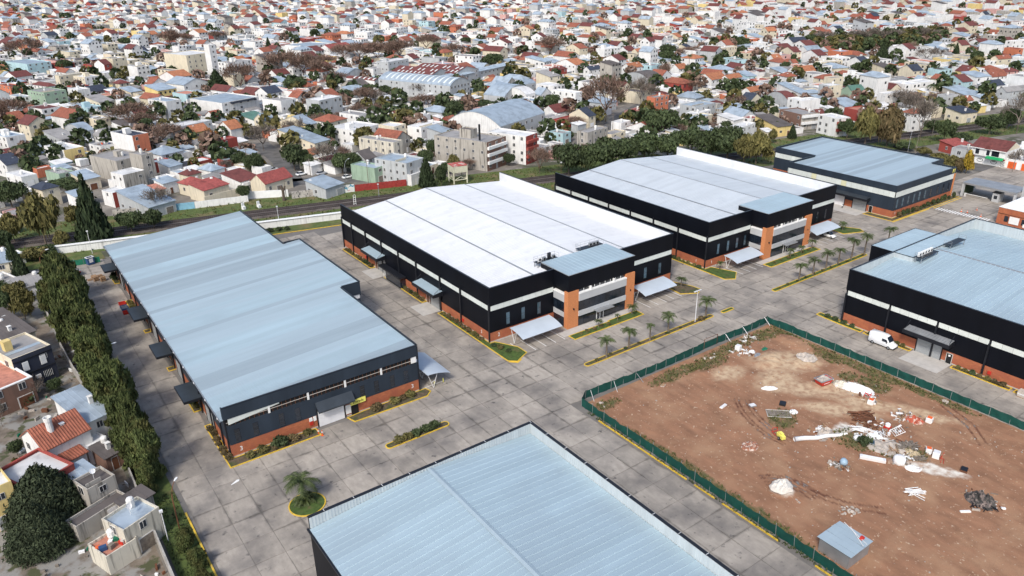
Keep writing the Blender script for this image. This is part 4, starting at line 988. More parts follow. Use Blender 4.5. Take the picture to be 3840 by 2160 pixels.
for lab, x, y, rz, p in (('white car parked beside the yellow bush in the town street',92,288,.3,'white'),('white van-like car nearest the yellow bush on the side street',91.5,277.5,.2,'white'),('second white car in the row on the side street',98.2,274.6,.1,'white'),
        ('silver car in the row on the side street before the dark trees',104.5,270.6,.1,'silver'),('white car standing alone before the mint green garage',110.2,259.5,.1,'white'),('dark blue car in the shade behind the curved street lamp',118,253,.1,'blue'),
        ('red car parked in the lane beyond the striped red and white shop house',313,157,-.3,'red'),('dark car parked beside the red car beyond the far warehouse',308.6,158.6,-.3,'dark'),
        ('dark car parked before the orange garage doors',308.8,104.5,-1.4,'dark'),('blue truck-like car on the side street by the russet tree',241,262,.5,'blue'),
        ('red car in the side street before the orange-red box house',72,300,.3,'red'),('white car at the corner left of the white bungalow',40,402,.2,'white')):
    make_car(lab, (x, y, -.10), rz, PAINT[p])
t = thing('bus', 'white bus standing in the yard before the silver factory shed', 'bus', (218,387,-.1), .35)
mb = MB(); mb.box(-5.5,-1.25,.5,5.5,1.25,3.1); mb.build('body', M['van'], t)
mb = MB(); mb.box(-5.2,-1.27,1.6,5.2,1.27,2.5); mb.box(5.45,-1.1,1.3,5.53,1.1,2.6); mb.build('window_band', M['glass'], t)
for x in (-3.3,3.3):
    for s in (-1,1): put('wheel', WHEEL_V, t, (x, s*1.1, .36))
for lab, x, y in (('white truck body left of the bus in the vehicle yard',206,396),('second white truck body at the edge of the vehicle yard',198,398)):
    t = thing('truck', lab, 'truck', (x, y, -.1), .35, 'trucks in the vehicle yard')
    mb = MB(); mb.box(-3.4,-1.2,.7,1.7,1.2,3.2); mb.build('box_body', M['van'], t); mb = MB(); mb.box(1.8,-1.1,.5,3.4,1.1,2.3); mb.build('cab', M['lamp_white'], t)
    for xx in (-2.4,2.5):
        for s in (-1,1): put('wheel', WHEEL_V, t, (xx, s*1.0, .36))
t = thing('scooter', 'dark motor scooter parked by the far loading doors', 'scooter', (218.6,126.4,.02), .4)
mb = MB(); mb.tube([(-.6,0,.55),(-.1,0,.5),(.2,0,.35),(.45,0,.6),(.55,0,.95)], .13, 6); mb.box(-.65,-.14,.62,-.05,.14,.78); mb.build('body', M['trim'], t)
mb = MB(); mb.box(-.95,-.2,.75,-.6,.2,1.1); mb.build('box', M['lamp_white'], t)
for x in (-.5,.6): put('wheel', WHEEL, t, (x,0,.26)).scale = (.75,.5,.75)
mb = MB(); mb.tube([(.5,-.3,1.0),(.5,.3,1.0)], .03, 5); mb.build('handlebar', M['trim'], t)

# --- green shade-net fence round the dirt lot
def net_fence(pts, label, step=3.0, h=1.75, base=.03, seed=1):
    rg = random.Random(seed)
    t = thing('net_fence', label, 'fence', (*pts[0], 0), 0, 'green shade net fences', True)
    post = MB(); post.tube([(0,0,-.05),(0,0,h+.35)], .045, 5); pm = post.mesh('fence_post', M['steel'])
    for (ax, ay), (bx, by) in zip(pts, pts[1:]):
        L_ = math.hypot(bx-ax, by-ay); n = max(1, round(L_/step)); d = Vector((bx-ax, by-ay))/L_; nn = Vector((-d.y, d.x))
        for i in range(n):
            p = Vector((ax, ay))+d*L_*i/n; q = Vector((ax, ay))+d*L_*(i+1)/n
            o = put('fence_post', pm, t, (p.x, p.y, base)); o.rotation_euler = (rg.uniform(-.05,.05), rg.uniform(-.05,.05), 0)
            mb = MB(); k = 8; sag = rg.uniform(.05,.28); vs = []
            for j in range(k+1):
                u = j/k; c = p.lerp(q, u); top = base+h-sag*4*u*(1-u)*rg.uniform(.7,1.2)
                for w in range(5):
                    v = w/4; off = .07*math.sin(u*PI*2.3+v*3+i)*math.sin(u*PI)+.05*rg.uniform(-1,1)*math.sin(u*PI)
                    vs.append((c.x+nn.x*off, c.y+nn.y*off, base+.03+(top-base-.03)*v))
            fs = [(j*5+w, (j+1)*5+w, (j+1)*5+w+1, j*5+w+1) for j in range(k) for w in range(4)]
            mb.add(vs, fs); mb.build('net_panel', M['green_net'], t, True)
    for (bx, by, dx, dy) in []: pass
    return t
net_fence([(77.7,20),(77.75,88.4)], 'green net fence along the yellow kerb on the near side of the dirt lot', 3.0, seed=2)
t = net_fence([(77.75,88.4),(79.9,89.9),(86,89.6),(92,89.3),(97.5,89.2),(103,89.2),(108,89.3),(111.6,89.5)], 'sagging green net fence between the road and the dirt lot', 2.7, seed=3)
for x, y, s in ((80.6,88.2,1),(92.5,87.6,-1),(86.2,88.0,1)):
    mb = MB(); mb.tube([(x,y,0),(x+.4*s,y+1.5,1.5)], .06, 5); mb.build('brace', M['steel'], t)
t = net_fence([(115.8,89.6),(121,89.4),(126.5,89.2),(131.9,89.4)], 'green net fence right of the rusty gate at the far corner of the dirt lot', 2.7, seed=4)
for x, y, s in ((118.6,88.2,-1),(124.0,88.0,-1),(131.3,87.9,-1)):
    mb = MB(); mb.tube([(x,y,0),(x+.4*s,y+1.5,1.7)], .07, 5); mb.build('brace', M['lamp_white'], t)
net_fence([(131.9,89.4),(132.2,83),(132.4,20)], 'taut green net fence opposite the white van', 3.35, 1.7, seed=5)
t = thing('gate', 'rusty framed green net gate in the dirt lot fence', 'gate', (113.6,89.6,0), 0, None, True)
mb = MB()
for x in (111.7,115.7): mb.tube([(x,89.55,0),(x,89.55,2.35)], .06, 5)
mb.tube([(111.7,89.55,2.3),(115.7,89.55,2.3)], .05, 5); mb.tube([(111.7,89.55,1.65),(115.7,89.55,1.65)], .03, 5); mb.tube([(111.7,89.55,.15),(115.7,89.55,.15)], .05, 5); mb.build('frame', M['rust'], t)
mb = MB(); mb.box(111.8,89.5,.15,115.6,89.53,1.6); mb.build('net_panel', M['green_net'], t)
t = net_fence([(12.2,224.3),(16.5,223.3),(20.4,222.4)], 'green tarpaulin fence at the far end of the left yard', 2.1, 1.7, seed=8)
for o in t.children:
    if o.name.startswith('net_panel'): o.data.materials[0] = M['green_sheet']

# --- walls
def wall(name, label, pts, h, th, mat, z=-.15, cap=None, group='boundary walls'):
    t = thing(name, label, 'wall', (*pts[0], 0), 0, group, True)
    for i, ((ax, ay), (bx, by)) in enumerate(zip(pts, pts[1:])):
        d = Vector((bx-ax, by-ay)); L_ = d.length; d.normalize(); n = Vector((-d.y, d.x))*th/2
        mb = MB(); mb.hexa([(ax-n.x,ay-n.y,z),(bx-n.x,by-n.y,z),(bx+n.x,by+n.y,z),(ax+n.x,ay+n.y,z),(ax-n.x,ay-n.y,h),(bx-n.x,by-n.y,h),(bx+n.x,by+n.y,h),(ax+n.x,ay+n.y,h)])
        mb.build('wall_section', mat, t)
        if cap:
            n2 = n*1.6; mb = MB(); mb.hexa([(ax-n2.x,ay-n2.y,h),(bx-n2.x,by-n2.y,h),(bx+n2.x,by+n2.y,h),(ax+n2.x,ay+n2.y,h),(ax-n2.x,ay-n2.y,h+.1),(bx-n2.x,by-n2.y,h+.1),(bx+n2.x,by+n2.y,h+.1),(ax+n2.x,ay+n2.y,h+.1)]); mb.build('coping', cap, t)
    return t
SEG = lambda a, b, n: [(a[0]+(b[0]-a[0])*i/n, a[1]+(b[1]-a[1])*i/n) for i in range(n+1)]
wall('boundary_wall', 'low white wall between the left yard and the railway', SEG((5,239.6),(56,225.0),7), 2.1, .9, M['white_wall'], -.1, M['white'])
wall('boundary_wall', 'long white double wall behind the aisle of the grey roofed warehouse', SEG((57,224.7),(93,214.6),5), 2.1, .9, M['white_wall'], -.1, M['white'])
wall('boundary_wall', 'white wall seen between the two white roofed warehouses', SEG((132,204.4),(146,200.8),2), 2.0, .5, M['white_wall'], -.1)
wall('boundary_wall', 'long stained concrete wall behind the row of conifers', [(7.4,60),(7.3,95),(7.4,128),(7.0,140),(5.2,158),(4.6,170),(4.2,200)], 2.0, .22, M['concrete'])
mural = pbr('mural_paint', (.70,.69,.65), .85, var=.1, vs=.5, col2=(.10,.30,.42), c2s=.8, c2=(.55,.58), col3=(.45,.08,.10), c3s=1.3, c3=(.62,.64))
graf = pbr('graffiti_wall', (.45,.42,.38), .9, var=.25, vs=.6, col2=(.06,.06,.07), c2s=1.6, c2=(.57,.60), streak=.4)
bluew = pbr('light_blue_wall', (.24,.47,.60), .85, var=.15, vs=.8)
redw = pbr('red_timber', (.30,.035,.03), .8, var=.25, vs=1.2)
wall('boundary_wall', 'dark graffiti covered wall at the left end of the railway grass', SEG((31,264.2),(47,259.2),3), 2.2, .25, graf)
wall('boundary_wall', 'light blue painted wall section by the railway grass', SEG((47.1,259.2),(54.5,257.0),1), 2.1, .25, bluew)
wall('boundary_wall', 'white and grey painted wall sections right of the blue one', SEG((54.6,257.0),(71,253.2),3), 2.1, .25, M['white_wall'])
wall('boundary_wall', 'peeling concrete wall in front of the tin shed', SEG((84,247.2),(96,244.0),3), 2.3, .25, graf)
wall('boundary_wall', 'white wall with blue and red mural lettering', SEG((96.2,243.9),(104.6,241.6),2), 2.6, .25, mural)
wall('boundary_wall', 'white sloping garden wall below the red roofed hut', SEG((70,258),(84,250.4),3), 2.4, .25, M['white'])
wall('boundary_wall', 'long cream garden wall behind the red trimmed skylight roof', SEG((58,257.5),(73,262),3), 3.0, .25, WM['C'])
t = thing('plank_fence', 'long dark red board fence before the grey corrugated warehouse', 'fence', (104.8,241.5,0), 0, None, True)
bd = MB(); bd.box(0,-.03,-.1,.30,.03,2.3); bm_ = bd.mesh('board', redw)
n_ = 58
for i in range(n_):
    x = 104.8+(122.4-104.8)*i/n_; y = 241.5+(236.4-241.5)*i/n_
    o = put('board', bm_, t, (x, y, random.uniform(-.06,.06))); o.rotation_euler.z = math.atan2(-5.1, 17.6)
mb = MB(); mb.tube([(104.8,241.56,1.9),(122.4,236.46,1.9)], .05, 4); mb.build('rail', redw, t)
mb = MB(); mb.tube([(104.8,241.56,.5),(122.4,236.46,.5)], .05, 4); mb.build('rail', redw, t)

# --- square water tower with red top
t = thing('water_tower', 'square cream water tower with red top beyond the railway', 'water tower', (137.6,225.8,0), 0, None, True)
c = (139.6, 229.2); a_ = math.radians(-10); ux = Vector((math.cos(a_), math.sin(a_))); uy = Vector((-ux.y, ux.x))
def wt(i, j, z): p = Vector(c)+ux*i*2.75+uy*j*2.75; return (p.x, p.y, z)
twr = pbr('tower_render', (.60,.585,.44), .9, var=.12, vs=.9, streak=.3)
mb = MB(); mb.hexa([wt(-1,-1,4.0),wt(1,-1,4.0),wt(1,1,4.0),wt(-1,1,4.0),wt(-1,-1,6.35),wt(1,-1,6.35),wt(1,1,6.35),wt(-1,1,6.35)]); mb.build('tank', twr, t)
mb = MB(); mb.hexa([wt(-1.03,-1.03,6.35),wt(1.03,-1.03,6.35),wt(1.03,1.03,6.35),wt(-1.03,1.03,6.35),wt(-1.03,-1.03,6.47),wt(1.03,-1.03,6.47),wt(1.03,1.03,6.47),wt(-1.03,1.03,6.47)]); mb.build('roof', pbr('tower_roof', (.42,.09,.075), .9, var=.2, vs=1.0, col2=(.55,.48,.42), c2s=.5, c2=(.56,.6)), t)
for i in (-1,1):
    for j in (-1,1):
        mb = MB(); mb.tube([wt(i*.92,j*.92,-.2), wt(i*.92,j*.92,4.0)], .3, 4); mb.build('leg', twr, t)
for (i0,j0,i1,j1) in ((-1,-1,1,-1),(1,-1,1,1),(1,1,-1,1),(-1,1,-1,-1)):
    mb = MB(); mb.tube([wt(i0*.92,j0*.92,1.3), wt(i1*.92,j1*.92,1.3)], .16, 4); mb.tube([wt(i0*.92,j0*.92,1.3), wt((i0+i1)/2*.92,(j0+j1)/2*.92,2.4)], .12, 4); mb.tube([wt(i1*.92,j1*.92,1.3), wt((i0+i1)/2*.92,(j0+j1)/2*.92,2.4)], .12, 4); mb.build('brace', twr, t)

# --- lamps and poles
def curved_lamp(x, y, h, reach, ang, label, mat='rust', head=True):
    t = thing('street_lamp', label, 'street lamp', (x, y, 0), ang, 'street lamps')
    mb = MB(); pts = [(0,0,0),(0,0,h*.7)]+[(reach*(1-math.cos(u*PI/2*.95)), 0, h*.7+h*.3*math.sin(u*PI/2*.95)) for u in (.25,.5,.75,1)]; mb.tube(pts, .10, 6, r1=.05); mb.build('pole', M[mat], t)
    e = pts[-1]; mb = MB(); loft(mb, [[(e[0]-.05,-.08,e[2]-.05),(e[0]-.05,.08,e[2]-.05),(e[0]-.05,.08,e[2]+.08),(e[0]-.05,-.08,e[2]+.08)],[(e[0]+.5,-.17,e[2]-.06),(e[0]+.5,.17,e[2]-.06),(e[0]+.5,.17,e[2]+.1),(e[0]+.5,-.17,e[2]+.1)],[(e[0]+.85,-.1,e[2]-.02),(e[0]+.85,.1,e[2]-.02),(e[0]+.85,.1,e[2]+.06),(e[0]+.85,-.1,e[2]+.06)]]); mb.build('lamp_head', M['white'], t)
curved_lamp(10.0,149.5,8.0,2.4,.2,'brown curved lamp rising out of the left conifers, white head over the yard')
curved_lamp(10.5,98.4,7.5,1.6,.9,'thin rusty curved lamp on the green verge at the bottom left')
curved_lamp(6.5,214.6,8.6,2.0,.3,'lamp with white head behind the red skip')
curved_lamp(107.5,255,8.0,2.2,.4,'pale curved street lamp between the dark trees of the side street','steel')
curved_lamp(301,150.5,8.5,2.2,.4,'pale curved street lamp beyond the far warehouse','steel')
t = thing('street_lamp', 'white lamp post with two flat heads on the palm median', 'street lamp', (120,99.3,.1), 0, 'street lamps')
mb = MB(); mb.tube([(0,0,0),(0,0,7.4)], .11, 8, r1=.07); mb.build('pole', M['lamp_white'], t)
mb = MB(); mb.box(-1.1,-.16,7.38,-.1,.16,7.5); mb.build('lamp_head', M['lamp_white'], t)
mb = MB(); mb.box(.1,-.16,7.38,1.1,.16,7.5); mb.build('lamp_head', M['lamp_white'], t)
def pole(x, y, h, label, mat='lamp_white', r=.09, arms=0):
    t = thing('pole', label, 'pole', (x, y, -.1), 0, 'poles and masts')
    mb = MB(); mb.tube([(0,0,0),(0,0,h)], r, 6, r1=r*.7); mb.build('shaft', M[mat], t)
    if arms: mb = MB(); mb.box(-.9,-.05,h-.6,.9,.05,h-.45); mb.build('cross_arm', M['oldwood'], t)
    else: mb = MB(); mb.box(-.22,-.22,h,.22,.22,h+.3); mb.build('floodlight', M['lamp_white'], t)
pole(8.6,97.0,5.2,'white post with a lamp on top at the bottom left corner of the site')
pole(19.8,231.5,6.5,'white mast behind the low wall at the far end of the left yard')
pole(70.2,221.4,6.2,'white mast in front of the long white double wall')
pole(108,229.5,4.6,'short grey signal mast by the railway','steel',.12)
pole(164.8,201.2,8.5,'thin rusty mast between the two white roofed warehouses','rust',.06)
for lab, x, y, h in (('leaning wooden pole left of the tin shed',82,247,7),('wooden power pole before the mint garage',97,262,9),('wooden power pole right of the curved street lamp',113,248,8.5),('wooden power pole by the side street',238,254,9),
        ('wooden power pole before the brown big tree',298,146,9),('wooden power pole left of the shop with the green awning',301,128.6,9.5),('wooden power pole at the crossing of the shop street',304,113,8),('wooden power pole right of the orange-red box house',84,293,9),('tall mast on the railway side at the right',338,160,11)):
    pole(x, y, h, lab, 'oldwood', .13, 1)
t = thing('signal_frame', 'white ladder frame signal beside the railway near the white roof', 'railway signal', (97.6,226.2,0), RA, None)
mb = MB(); mb.tube([(-.35,0,0),(-.35,0,3.4),(0,0,3.9),(.35,0,3.4),(.35,0,0)], .09, 5)
for k in range(4): mb.tube([(-.35,0,.6+.7*k),(.35,0,.6+.7*k)], .05, 4)
mb.build('frame', M['white'], t)
for lab, x, y in (('left white concrete marker chair beside the railway behind the grey roof',67.0,245.6),('right white concrete marker chair beside the railway behind the grey roof',71.6,244.2)):
    t = thing('concrete_marker', lab, 'marker', (x, y, -.1), .3, 'white markers by the railway')
    mb = MB(); mb.box(-.5,-.5,0,.5,.5,1.0); mb.build('base', M['white'], t); mb = MB(); mb.box(-.45,.1,1.0,.45,.45,2.2); mb.build('back', M['white'], t)
t = thing('dead_trunk', 'bare chopped tree trunk beside the railway grass', 'tree', (81.0,246.8,-.1), 0)
mb = MB(); mb.tube([(0,0,0),(.1,0,3),(-.3,.1,5.2)], .55, 7, r1=.4); mb.build('trunk', M['bark'], t)
mb = MB(); mb.tube([(.1,0,3),(.9,-.2,5.0)], .35, 6, r1=.28); mb.build('limb', M['bark'], t)

# --- people beside the railway (small in the picture): one skinned body each
def person(x, y, z, rz, label, top, legs, stride=.18):
    t = thing('person', label, 'person', (x, y, z), rz, 'people walking beside the railway')
    me = bpy.data.meshes.new('body')
    V = [(0,0,.95),(0,0,1.2),(0,0,1.42),(0,0,1.55),(.02,0,1.68),(-.18,.02,1.40),(-.26,.02,1.12),(-.24,.14,.90),(.18,.02,1.40),(.26,-.02,1.12),(.25,.10,.90),(-.10,stride,.50),(-.10,stride*.8,.06),(-.10,stride*.8+.14,.04),(.10,-stride*.6,.50),(.10,-stride,.07),(.10,-stride+.14,.04)]
    E = [(0,1),(1,2),(2,3),(3,4),(2,5),(5,6),(6,7),(2,8),(8,9),(9,10),(0,11),(11,12),(12,13),(0,14),(14,15),(15,16)]
    Rr = [.15,.15,.14,.06,.11,.07,.05,.04,.07,.05,.04,.09,.05,.045,.09,.05,.045]
    me.from_pydata(V, E, []); o = put('body', me, t)
    o.modifiers.new('skin', 'SKIN'); o.modifiers.new('sub', 'SUBSURF').render_levels = 1
    for i, sv in enumerate(me.skin_vertices[0].data): sv.radius = (Rr[i], Rr[i]); sv.use_root = (i == 0)
    me.materials.append(top)
    mb = MB(); mb.lathe([(.05,1.60),(.125,1.66),(.13,1.74),(.08,1.82),(.01,1.84)], (.02,-.02,0), 8); mb.build('hair', M['trim'], t, True)
cl_y = pbr('cloth_pale_yellow', (.62,.43,.17), .9); cl_d = pbr('cloth_dark', (.025,.024,.028), .9); cl_b = pbr('cloth_brown', (.05,.03,.03), .9)
for x, y, rz, lab, m_ in ((62.2,230.8,.4,'person in pale yellow clothes walking beside the railway',cl_y),(56.2,232.6,.6,'person in dark clothes farthest left beside the railway wall',cl_d),(59.2,231.4,.2,'person in brown clothes walking left of the yellow clothed person',cl_b),(64.6,230.6,.5,'person in dark clothes walking right of the yellow clothed person',cl_d)):
    person(x, y, -.08, rz, lab, m_, m_)

# --- cones, signs and small yard objects
def cone(x, y, z, label, mat='orange', bollard=False):
    t = thing('traffic_cone', label, 'traffic cone', (x, y, z), 0, 'traffic cones')
    mb = MB(); mb.box(-.22,-.22,0,.22,.22,.05); mb.build('foot', M[mat], t)
    mb = MB(); mb.lathe([(.17,.05),(.105,.38),(.10,.55),(.04,.85)] if not bollard else [(.1,.05),(.1,1.0),(.06,1.05)], (0,0,0), 10); c = mb.build('body', M[mat], t)
    mb = MB(); mb.lathe([(.128,.36),(.112,.36),(.098,.58),(.106,.58)] if not bollard else [(.108,.6),(.108,.85)], (0,0,0), 10); mb.build('band', M['white'], c)
for x, y, lab in ((243.2,101.6,'orange cone nearest the far warehouse on the gate road'),(243.6,100.0,'white banded cone just right of the orange one on the gate road'),(248.4,99.4,'cone standing deepest towards the gate portal'),(242.9,95.7,'cone beside the brick gatehouse at the end of the crossing')): cone(x, y, 0, lab)
for x, y, lab in ((36.0,108.9,'orange bollard left of the white roller door, the upper one'),(36.4,108.2,'orange bollard left of the white roller door, the lower one')): cone(x, y, 0, lab, 'orange', True)
for x, y, lab in ((60.2,110.9,'yellow post on the parking line under the carport, the near one'),(62.2,111.0,'yellow post on the parking line under the carport, the far one')):
    t = thing('bollard', lab, 'bollard', (x, y, 0), 0, 'yellow posts under the carport'); mb = MB(); mb.lathe([(.09,0),(.09,.8),(.05,.84)], (0,0,0), 8); mb.build('post', M['sign_yellow'], t); mb = MB(); mb.box(-.16,-.16,0,.16,.16,.04); mb.build('foot', M['trim'], t)
# skips and containers
def skip(x, y, z, rz, label, L_, W_, H_, mat, fill=None, cat='skip', lip='steel'):
    t = thing('skip', label, cat, (x, y, z), rz)
    a, b, c, d = L_/2, W_/2, L_/2*.72, W_/2*.84
    mb = MB(); o = [(-c,-d,.12),(c,-d,.12),(c,d,.12),(-c,d,.12)]; u = [(-a,-b,H_),(a,-b,H_),(a,b,H_),(-a,b,H_)]; ui = [(-a+.08,-b+.08,H_),(a-.08,-b+.08,H_),(a-.08,b-.08,H_),(-a+.08,b-.08,H_)]; oi = [(-c+.08,-d+.08,.2),(c-.08,-d+.08,.2),(c-.08,d-.08,.2),(-c+.08,d-.08,.2)]
    mb.add(o+u+ui+oi, [(0,3,2,1)]+[(i,(i+1)%4,4+(i+1)%4,4+i) for i in range(4)]+[(4+i,4+(i+1)%4,8+(i+1)%4,8+i) for i in range(4)]+[(8+i,8+(i+1)%4,12+(i+1)%4,12+i) for i in range(4)]+[(12,13,14,15)]); mb.build('body', M[mat], t)
    mb = MB(); mb.ring([(-a-.06,-b-.06),(a+.06,-b-.06),(a+.06,b+.06),(-a-.06,b+.06)], H_-.12, H_+.04, .16); mb.build('rim', M[lip], t)
    if fill:
        mb = MB(); n = 10; vs = []
        for j in range(n+1):
            for i in range(n+1):
                px, py = (-a+.1+(L_-.2)*i/n), (-b+.1+(W_-.2)*j/n); e = min(i,n-i,j,n-j)/n*2
                vs.append((px, py, H_-.2+fill[1]*min(1,e*2.2)*(.6+.8*noise.noise((px*1.3+x,py*1.3,1)))+.1*noise.noise((px*5,py*5,2))))
        mb.add(vs, [(j*(n+1)+i, j*(n+1)+i+1, (j+1)*(n+1)+i+1, (j+1)*(n+1)+i) for j in range(n) for i in range(n)]); mb.build('load', M[fill[0]], t)
    return t
skip(12.9,216.6,0,-1.25,'big red skip heaped with white sacks in the left yard',4.6,2.4,1.55,'red',('tarp',1.2))
t = skip(118.9,66.8,.1,-.15,'small red skip full of rubble in the dirt lot',3.0,1.9,1.15,'red',('stone',.75)); 
mb = MB(); mb.box(-.75,-.86,.42,.75,-.80,.78); mb.build('name_plate', M['white'], t)
t = thing('container', 'dark blue roll container with white lettering before the green tarpaulin', 'container', (18.0,222.4,0), .3)
mb = MB(); mb.ring(rect(-.9,-.7,.9,.7), .15, 2.0, .08); mb.poly([(-.8,-.6,1.2),(.8,-.6,1.2),(.8,.6,1.2),(-.8,.6,1.2)]); mb.build('body', M['blue'], t)
mb = MB(); mb.ring([(-.96,-.76),(.96,-.76),(.96,.76),(-.96,.76)], 2.0, 2.15, .2); mb.build('rim', M['lamp_white'], t)
mb = MB(); mb.box(-.5,-.735,.7,.5,-.705,1.75); mb.build('label_plate', M['lamp_white'], t)
def pallet_stack(x, y, z, rz, label, n=6, mat='wood'):
    t = thing('pallet_stack', label, 'pallet stack', (x, y, z), rz, 'pallet stacks in the left yard')
    pm = MB()
    for k in range(5): pm.box(-.6,-.5+k*.22,.10,.6,-.38+k*.22,.14)
    for k in (-.55,-.06,.43): pm.box(k,-.5,0,k+.12,.5,.099)
    me = pm.mesh('pallet', M[mat])
    for i in range(n):
        o = put('pallet', me, t, (random.uniform(-.06,.06), random.uniform(-.06,.06), i*.15)); o.rotation_euler.z = random.uniform(-.06,.06)
for x, y, n, lab in ((17.2,208.6,8,'tall wooden pallet stack nearest the first canopy'),(18.6,207.4,8,'wooden pallet stack tucked under the first canopy'),(17.0,211.4,4,'low pallet stack behind the tall one'),(18.4,211.2,3,'flat heap of pallets beside the first canopy'),(15.9,210.0,2,'two loose pallets left of the tall stack')): pallet_stack(x, y, 0, .1, lab, n)
for x, y, m_, lab in ((19.6,188.4,'red','open red crate at the far end of the crate row beside the left warehouse'),(19.5,185.4,'blue','long dark blue crate in the middle of the crate row'),(19.4,182.4,'red','open red crate at the near end of the crate row')):
    t = thing('crate', lab, 'crate', (x, y, 0), .05, 'crates beside the left warehouse')
    l = 2.6 if m_ == 'blue' else 1.2
    mb = MB(); mb.ring(rect(-.75,-l/2,.75,l/2), .05, .62, .07); mb.poly([(-.7,-l/2+.05,.12),(.7,-l/2+.05,.12),(.7,l/2-.05,.12),(-.7,l/2-.05,.12)]); mb.build('body', M[m_], t)
    mb = MB()
    for k in range(int(l/.3)): mb.box(-.66,-l/2+.12+k*.3,.45,.66,-l/2+.2+k*.3,.5)
    if m_ == 'blue': mb.build('slat', M['steel'], t)
for x, y, lab in ((20.4,181,'white bowl shaped planter by the left warehouse wall'),): 
    t = thing('planter', lab, 'planter', (21.2,179.4,.1), 0); mb = MB(); mb.lathe([(.25,0),(.5,.35),(.45,.35),(.2,.1)], (0,0,0), 12); mb.build('bowl', M['white'], t)
t = thing('road_arrow', 'white worn arrow painted near the left kerb of the yard', 'arrow', (20.5,104.6,0), .3)
mb = MB(); mb.prism([(-1.0,-.2),(.3,-.28),(.55,-.1),(.55,.12),(.3,.28),(-1.0,-.1)], .004, .02); mb.build('paint', M['white'], t)
for x, y, z, w, lab in ((143.4,42.6,1.3,1.2,'grey wrapped pallet of boxes before the long black wall'),(143.4,40.2,1.4,1.5,'larger red and white wrapped pallet before the long black wall')):
    t = thing('wrapped_pallet', lab, 'pallet', (x, y, 0), 0, 'wrapped pallets by the long black wall')
    mb = MB(); mb.box(-.6,-w/2,.14,.6,w/2,z); mb.build('load', M['stone'] if w < 1.3 else M['plinth'], t); mb = MB(); mb.box(-.6,-w/2,0,.6,w/2,.12); mb.build('pallet', M['wood'], t)
    mb = MB(); mb.box(-.62,-w/2-.02,z*.45,.62,w/2+.02,z*.6); mb.build('strap', M['red'] if w > 1.3 else M['lamp_white'], t)

# --- things lying about the dirt lot
def lot(x, y): return lot_z(x, y)
def rock_mesh(r, seed, sq=.6):
    rg = random.Random(seed); mb = MB(); V = []; 
    for i in range(5):
        for j in range(7):
            th = PI*i/4; ph = 2*PI*j/7; q = r*rg.uniform(.75,1.15); V.append((q*math.sin(th)*math.cos(ph), q*math.sin(th)*math.sin(ph), q*sq*math.cos(th)+r*sq*.6))
    mb.add(V, [(i*7+j, (i+1)*7+j, (i+1)*7+(j+1)%7, i*7+(j+1)%7) for i in range(4) for j in range(7)]); return mb
STONES = [rock_mesh(.3, k).mesh('stone', M['stone']) for k in range(4)]
def heap_of_stones(x, y, n, spread, label, sx=1.0, rz=0.0):
    t = thing('stone_heap', label, 'stone heap', (x, y, lot(x, y)), rz, 'heaps of rubble in the dirt lot')
    for i in range(n):
        a, r = random.uniform(0, 2*PI), spread*math.sqrt(random.random())
        o = put('stone', STONES[i % 4], t, (r*math.cos(a)*sx, r*math.sin(a), max(0, .35*(1-r/spread))*random.random()*1.2-.05)); s = random.uniform(.5,1.25); o.scale = (s, s, s); o.rotation_euler = (random.random(), random.random(), random.random()*6)
def heap(name, label, cat, x, y, a, b, h, mat, rz=0.0, rough=.35, seed=1, n=14):
    t = thing(name, label, cat, (x, y, lot(x, y)-.05), rz)
    mb = MB(); vs = []
    for j in range(n+1):
        for i in range(n+1):
            u, v = 2*i/n-1, 2*j/n-1; q = u*u+v*v; e = max(0, 1-q)
            if q > 1: s = math.sqrt(q); u, v = u/s, v/s
            vs.append((u*a*(1+.18*noise.noise((u*2,v*2,seed))), v*b*(1+.18*noise.noise((u*2,v*2,seed+5))), h*(e**.7)*(1+rough*2*noise.noise((u*3,v*3,seed+9)))))
    mb.add(vs, [(j*(n+1)+i, j*(n+1)+i+1, (j+1)*(n+1)+i+1, (j+1)*(n+1)+i) for j in range(n) for i in range(n)]); mb.build('heap' if name != 'tarpaulin' else 'sheet', M[mat] if isinstance(mat, str) else mat, t)
    return t
def sticks(x, y, n, L_, label, cat, mat, spread=.8, rz=0.0, r=.05, fan=.35, name='pipe_heap', part='pipe'):
    t = thing(name, label, cat, (x, y, lot(x, y)), rz)
    mb = MB(); mb.tube([(-L_/2,0,0),(L_/2,0,0)], r, 6); me = mb.mesh(part, M[mat])
    for i in range(n):
        o = put(part, me, t, (random.uniform(-.4,.4), random.uniform(-spread,spread), r+.55*random.random()*max(0,1-abs(i-n/2)/n))); o.rotation_euler = (0, random.uniform(-.12,.12), random.gauss(0, fan)); o.scale.x = random.uniform(.55,1.1)
    return t
def box_thing(name, label, cat, x, y, sx, sy, sz, mat, rz=0.0, lid=None, extra=None, part='body'):
    t = thing(name, label, cat, (x, y, lot(x, y)), rz)
    mb = MB(); mb.box(-sx/2,-sy/2,0,sx/2,sy/2,sz); mb.build(part, M[mat], t)
    if lid: mb = MB(); mb.box(-sx/2+.06,-sy/2+.06,sz,sx/2-.06,sy/2-.06,sz+.08); mb.build('top', M[lid], t)
    return t
heap('tarpaulin', 'big crumpled white tarpaulin heap near the red skip', 'tarpaulin', 122.2,62.0,1.6,3.2,.75,'tarp',.35,.5,3)
heap('tarpaulin', 'yellowish dirty tarpaulin lump joined to the white heap', 'tarpaulin', 121.4,64.6,1.4,1.5,.6,pbr('dirty_tarp',(.60,.55,.45),.85,var=.25,vs=.9,bump=.5,bs=3),0,.5,7)
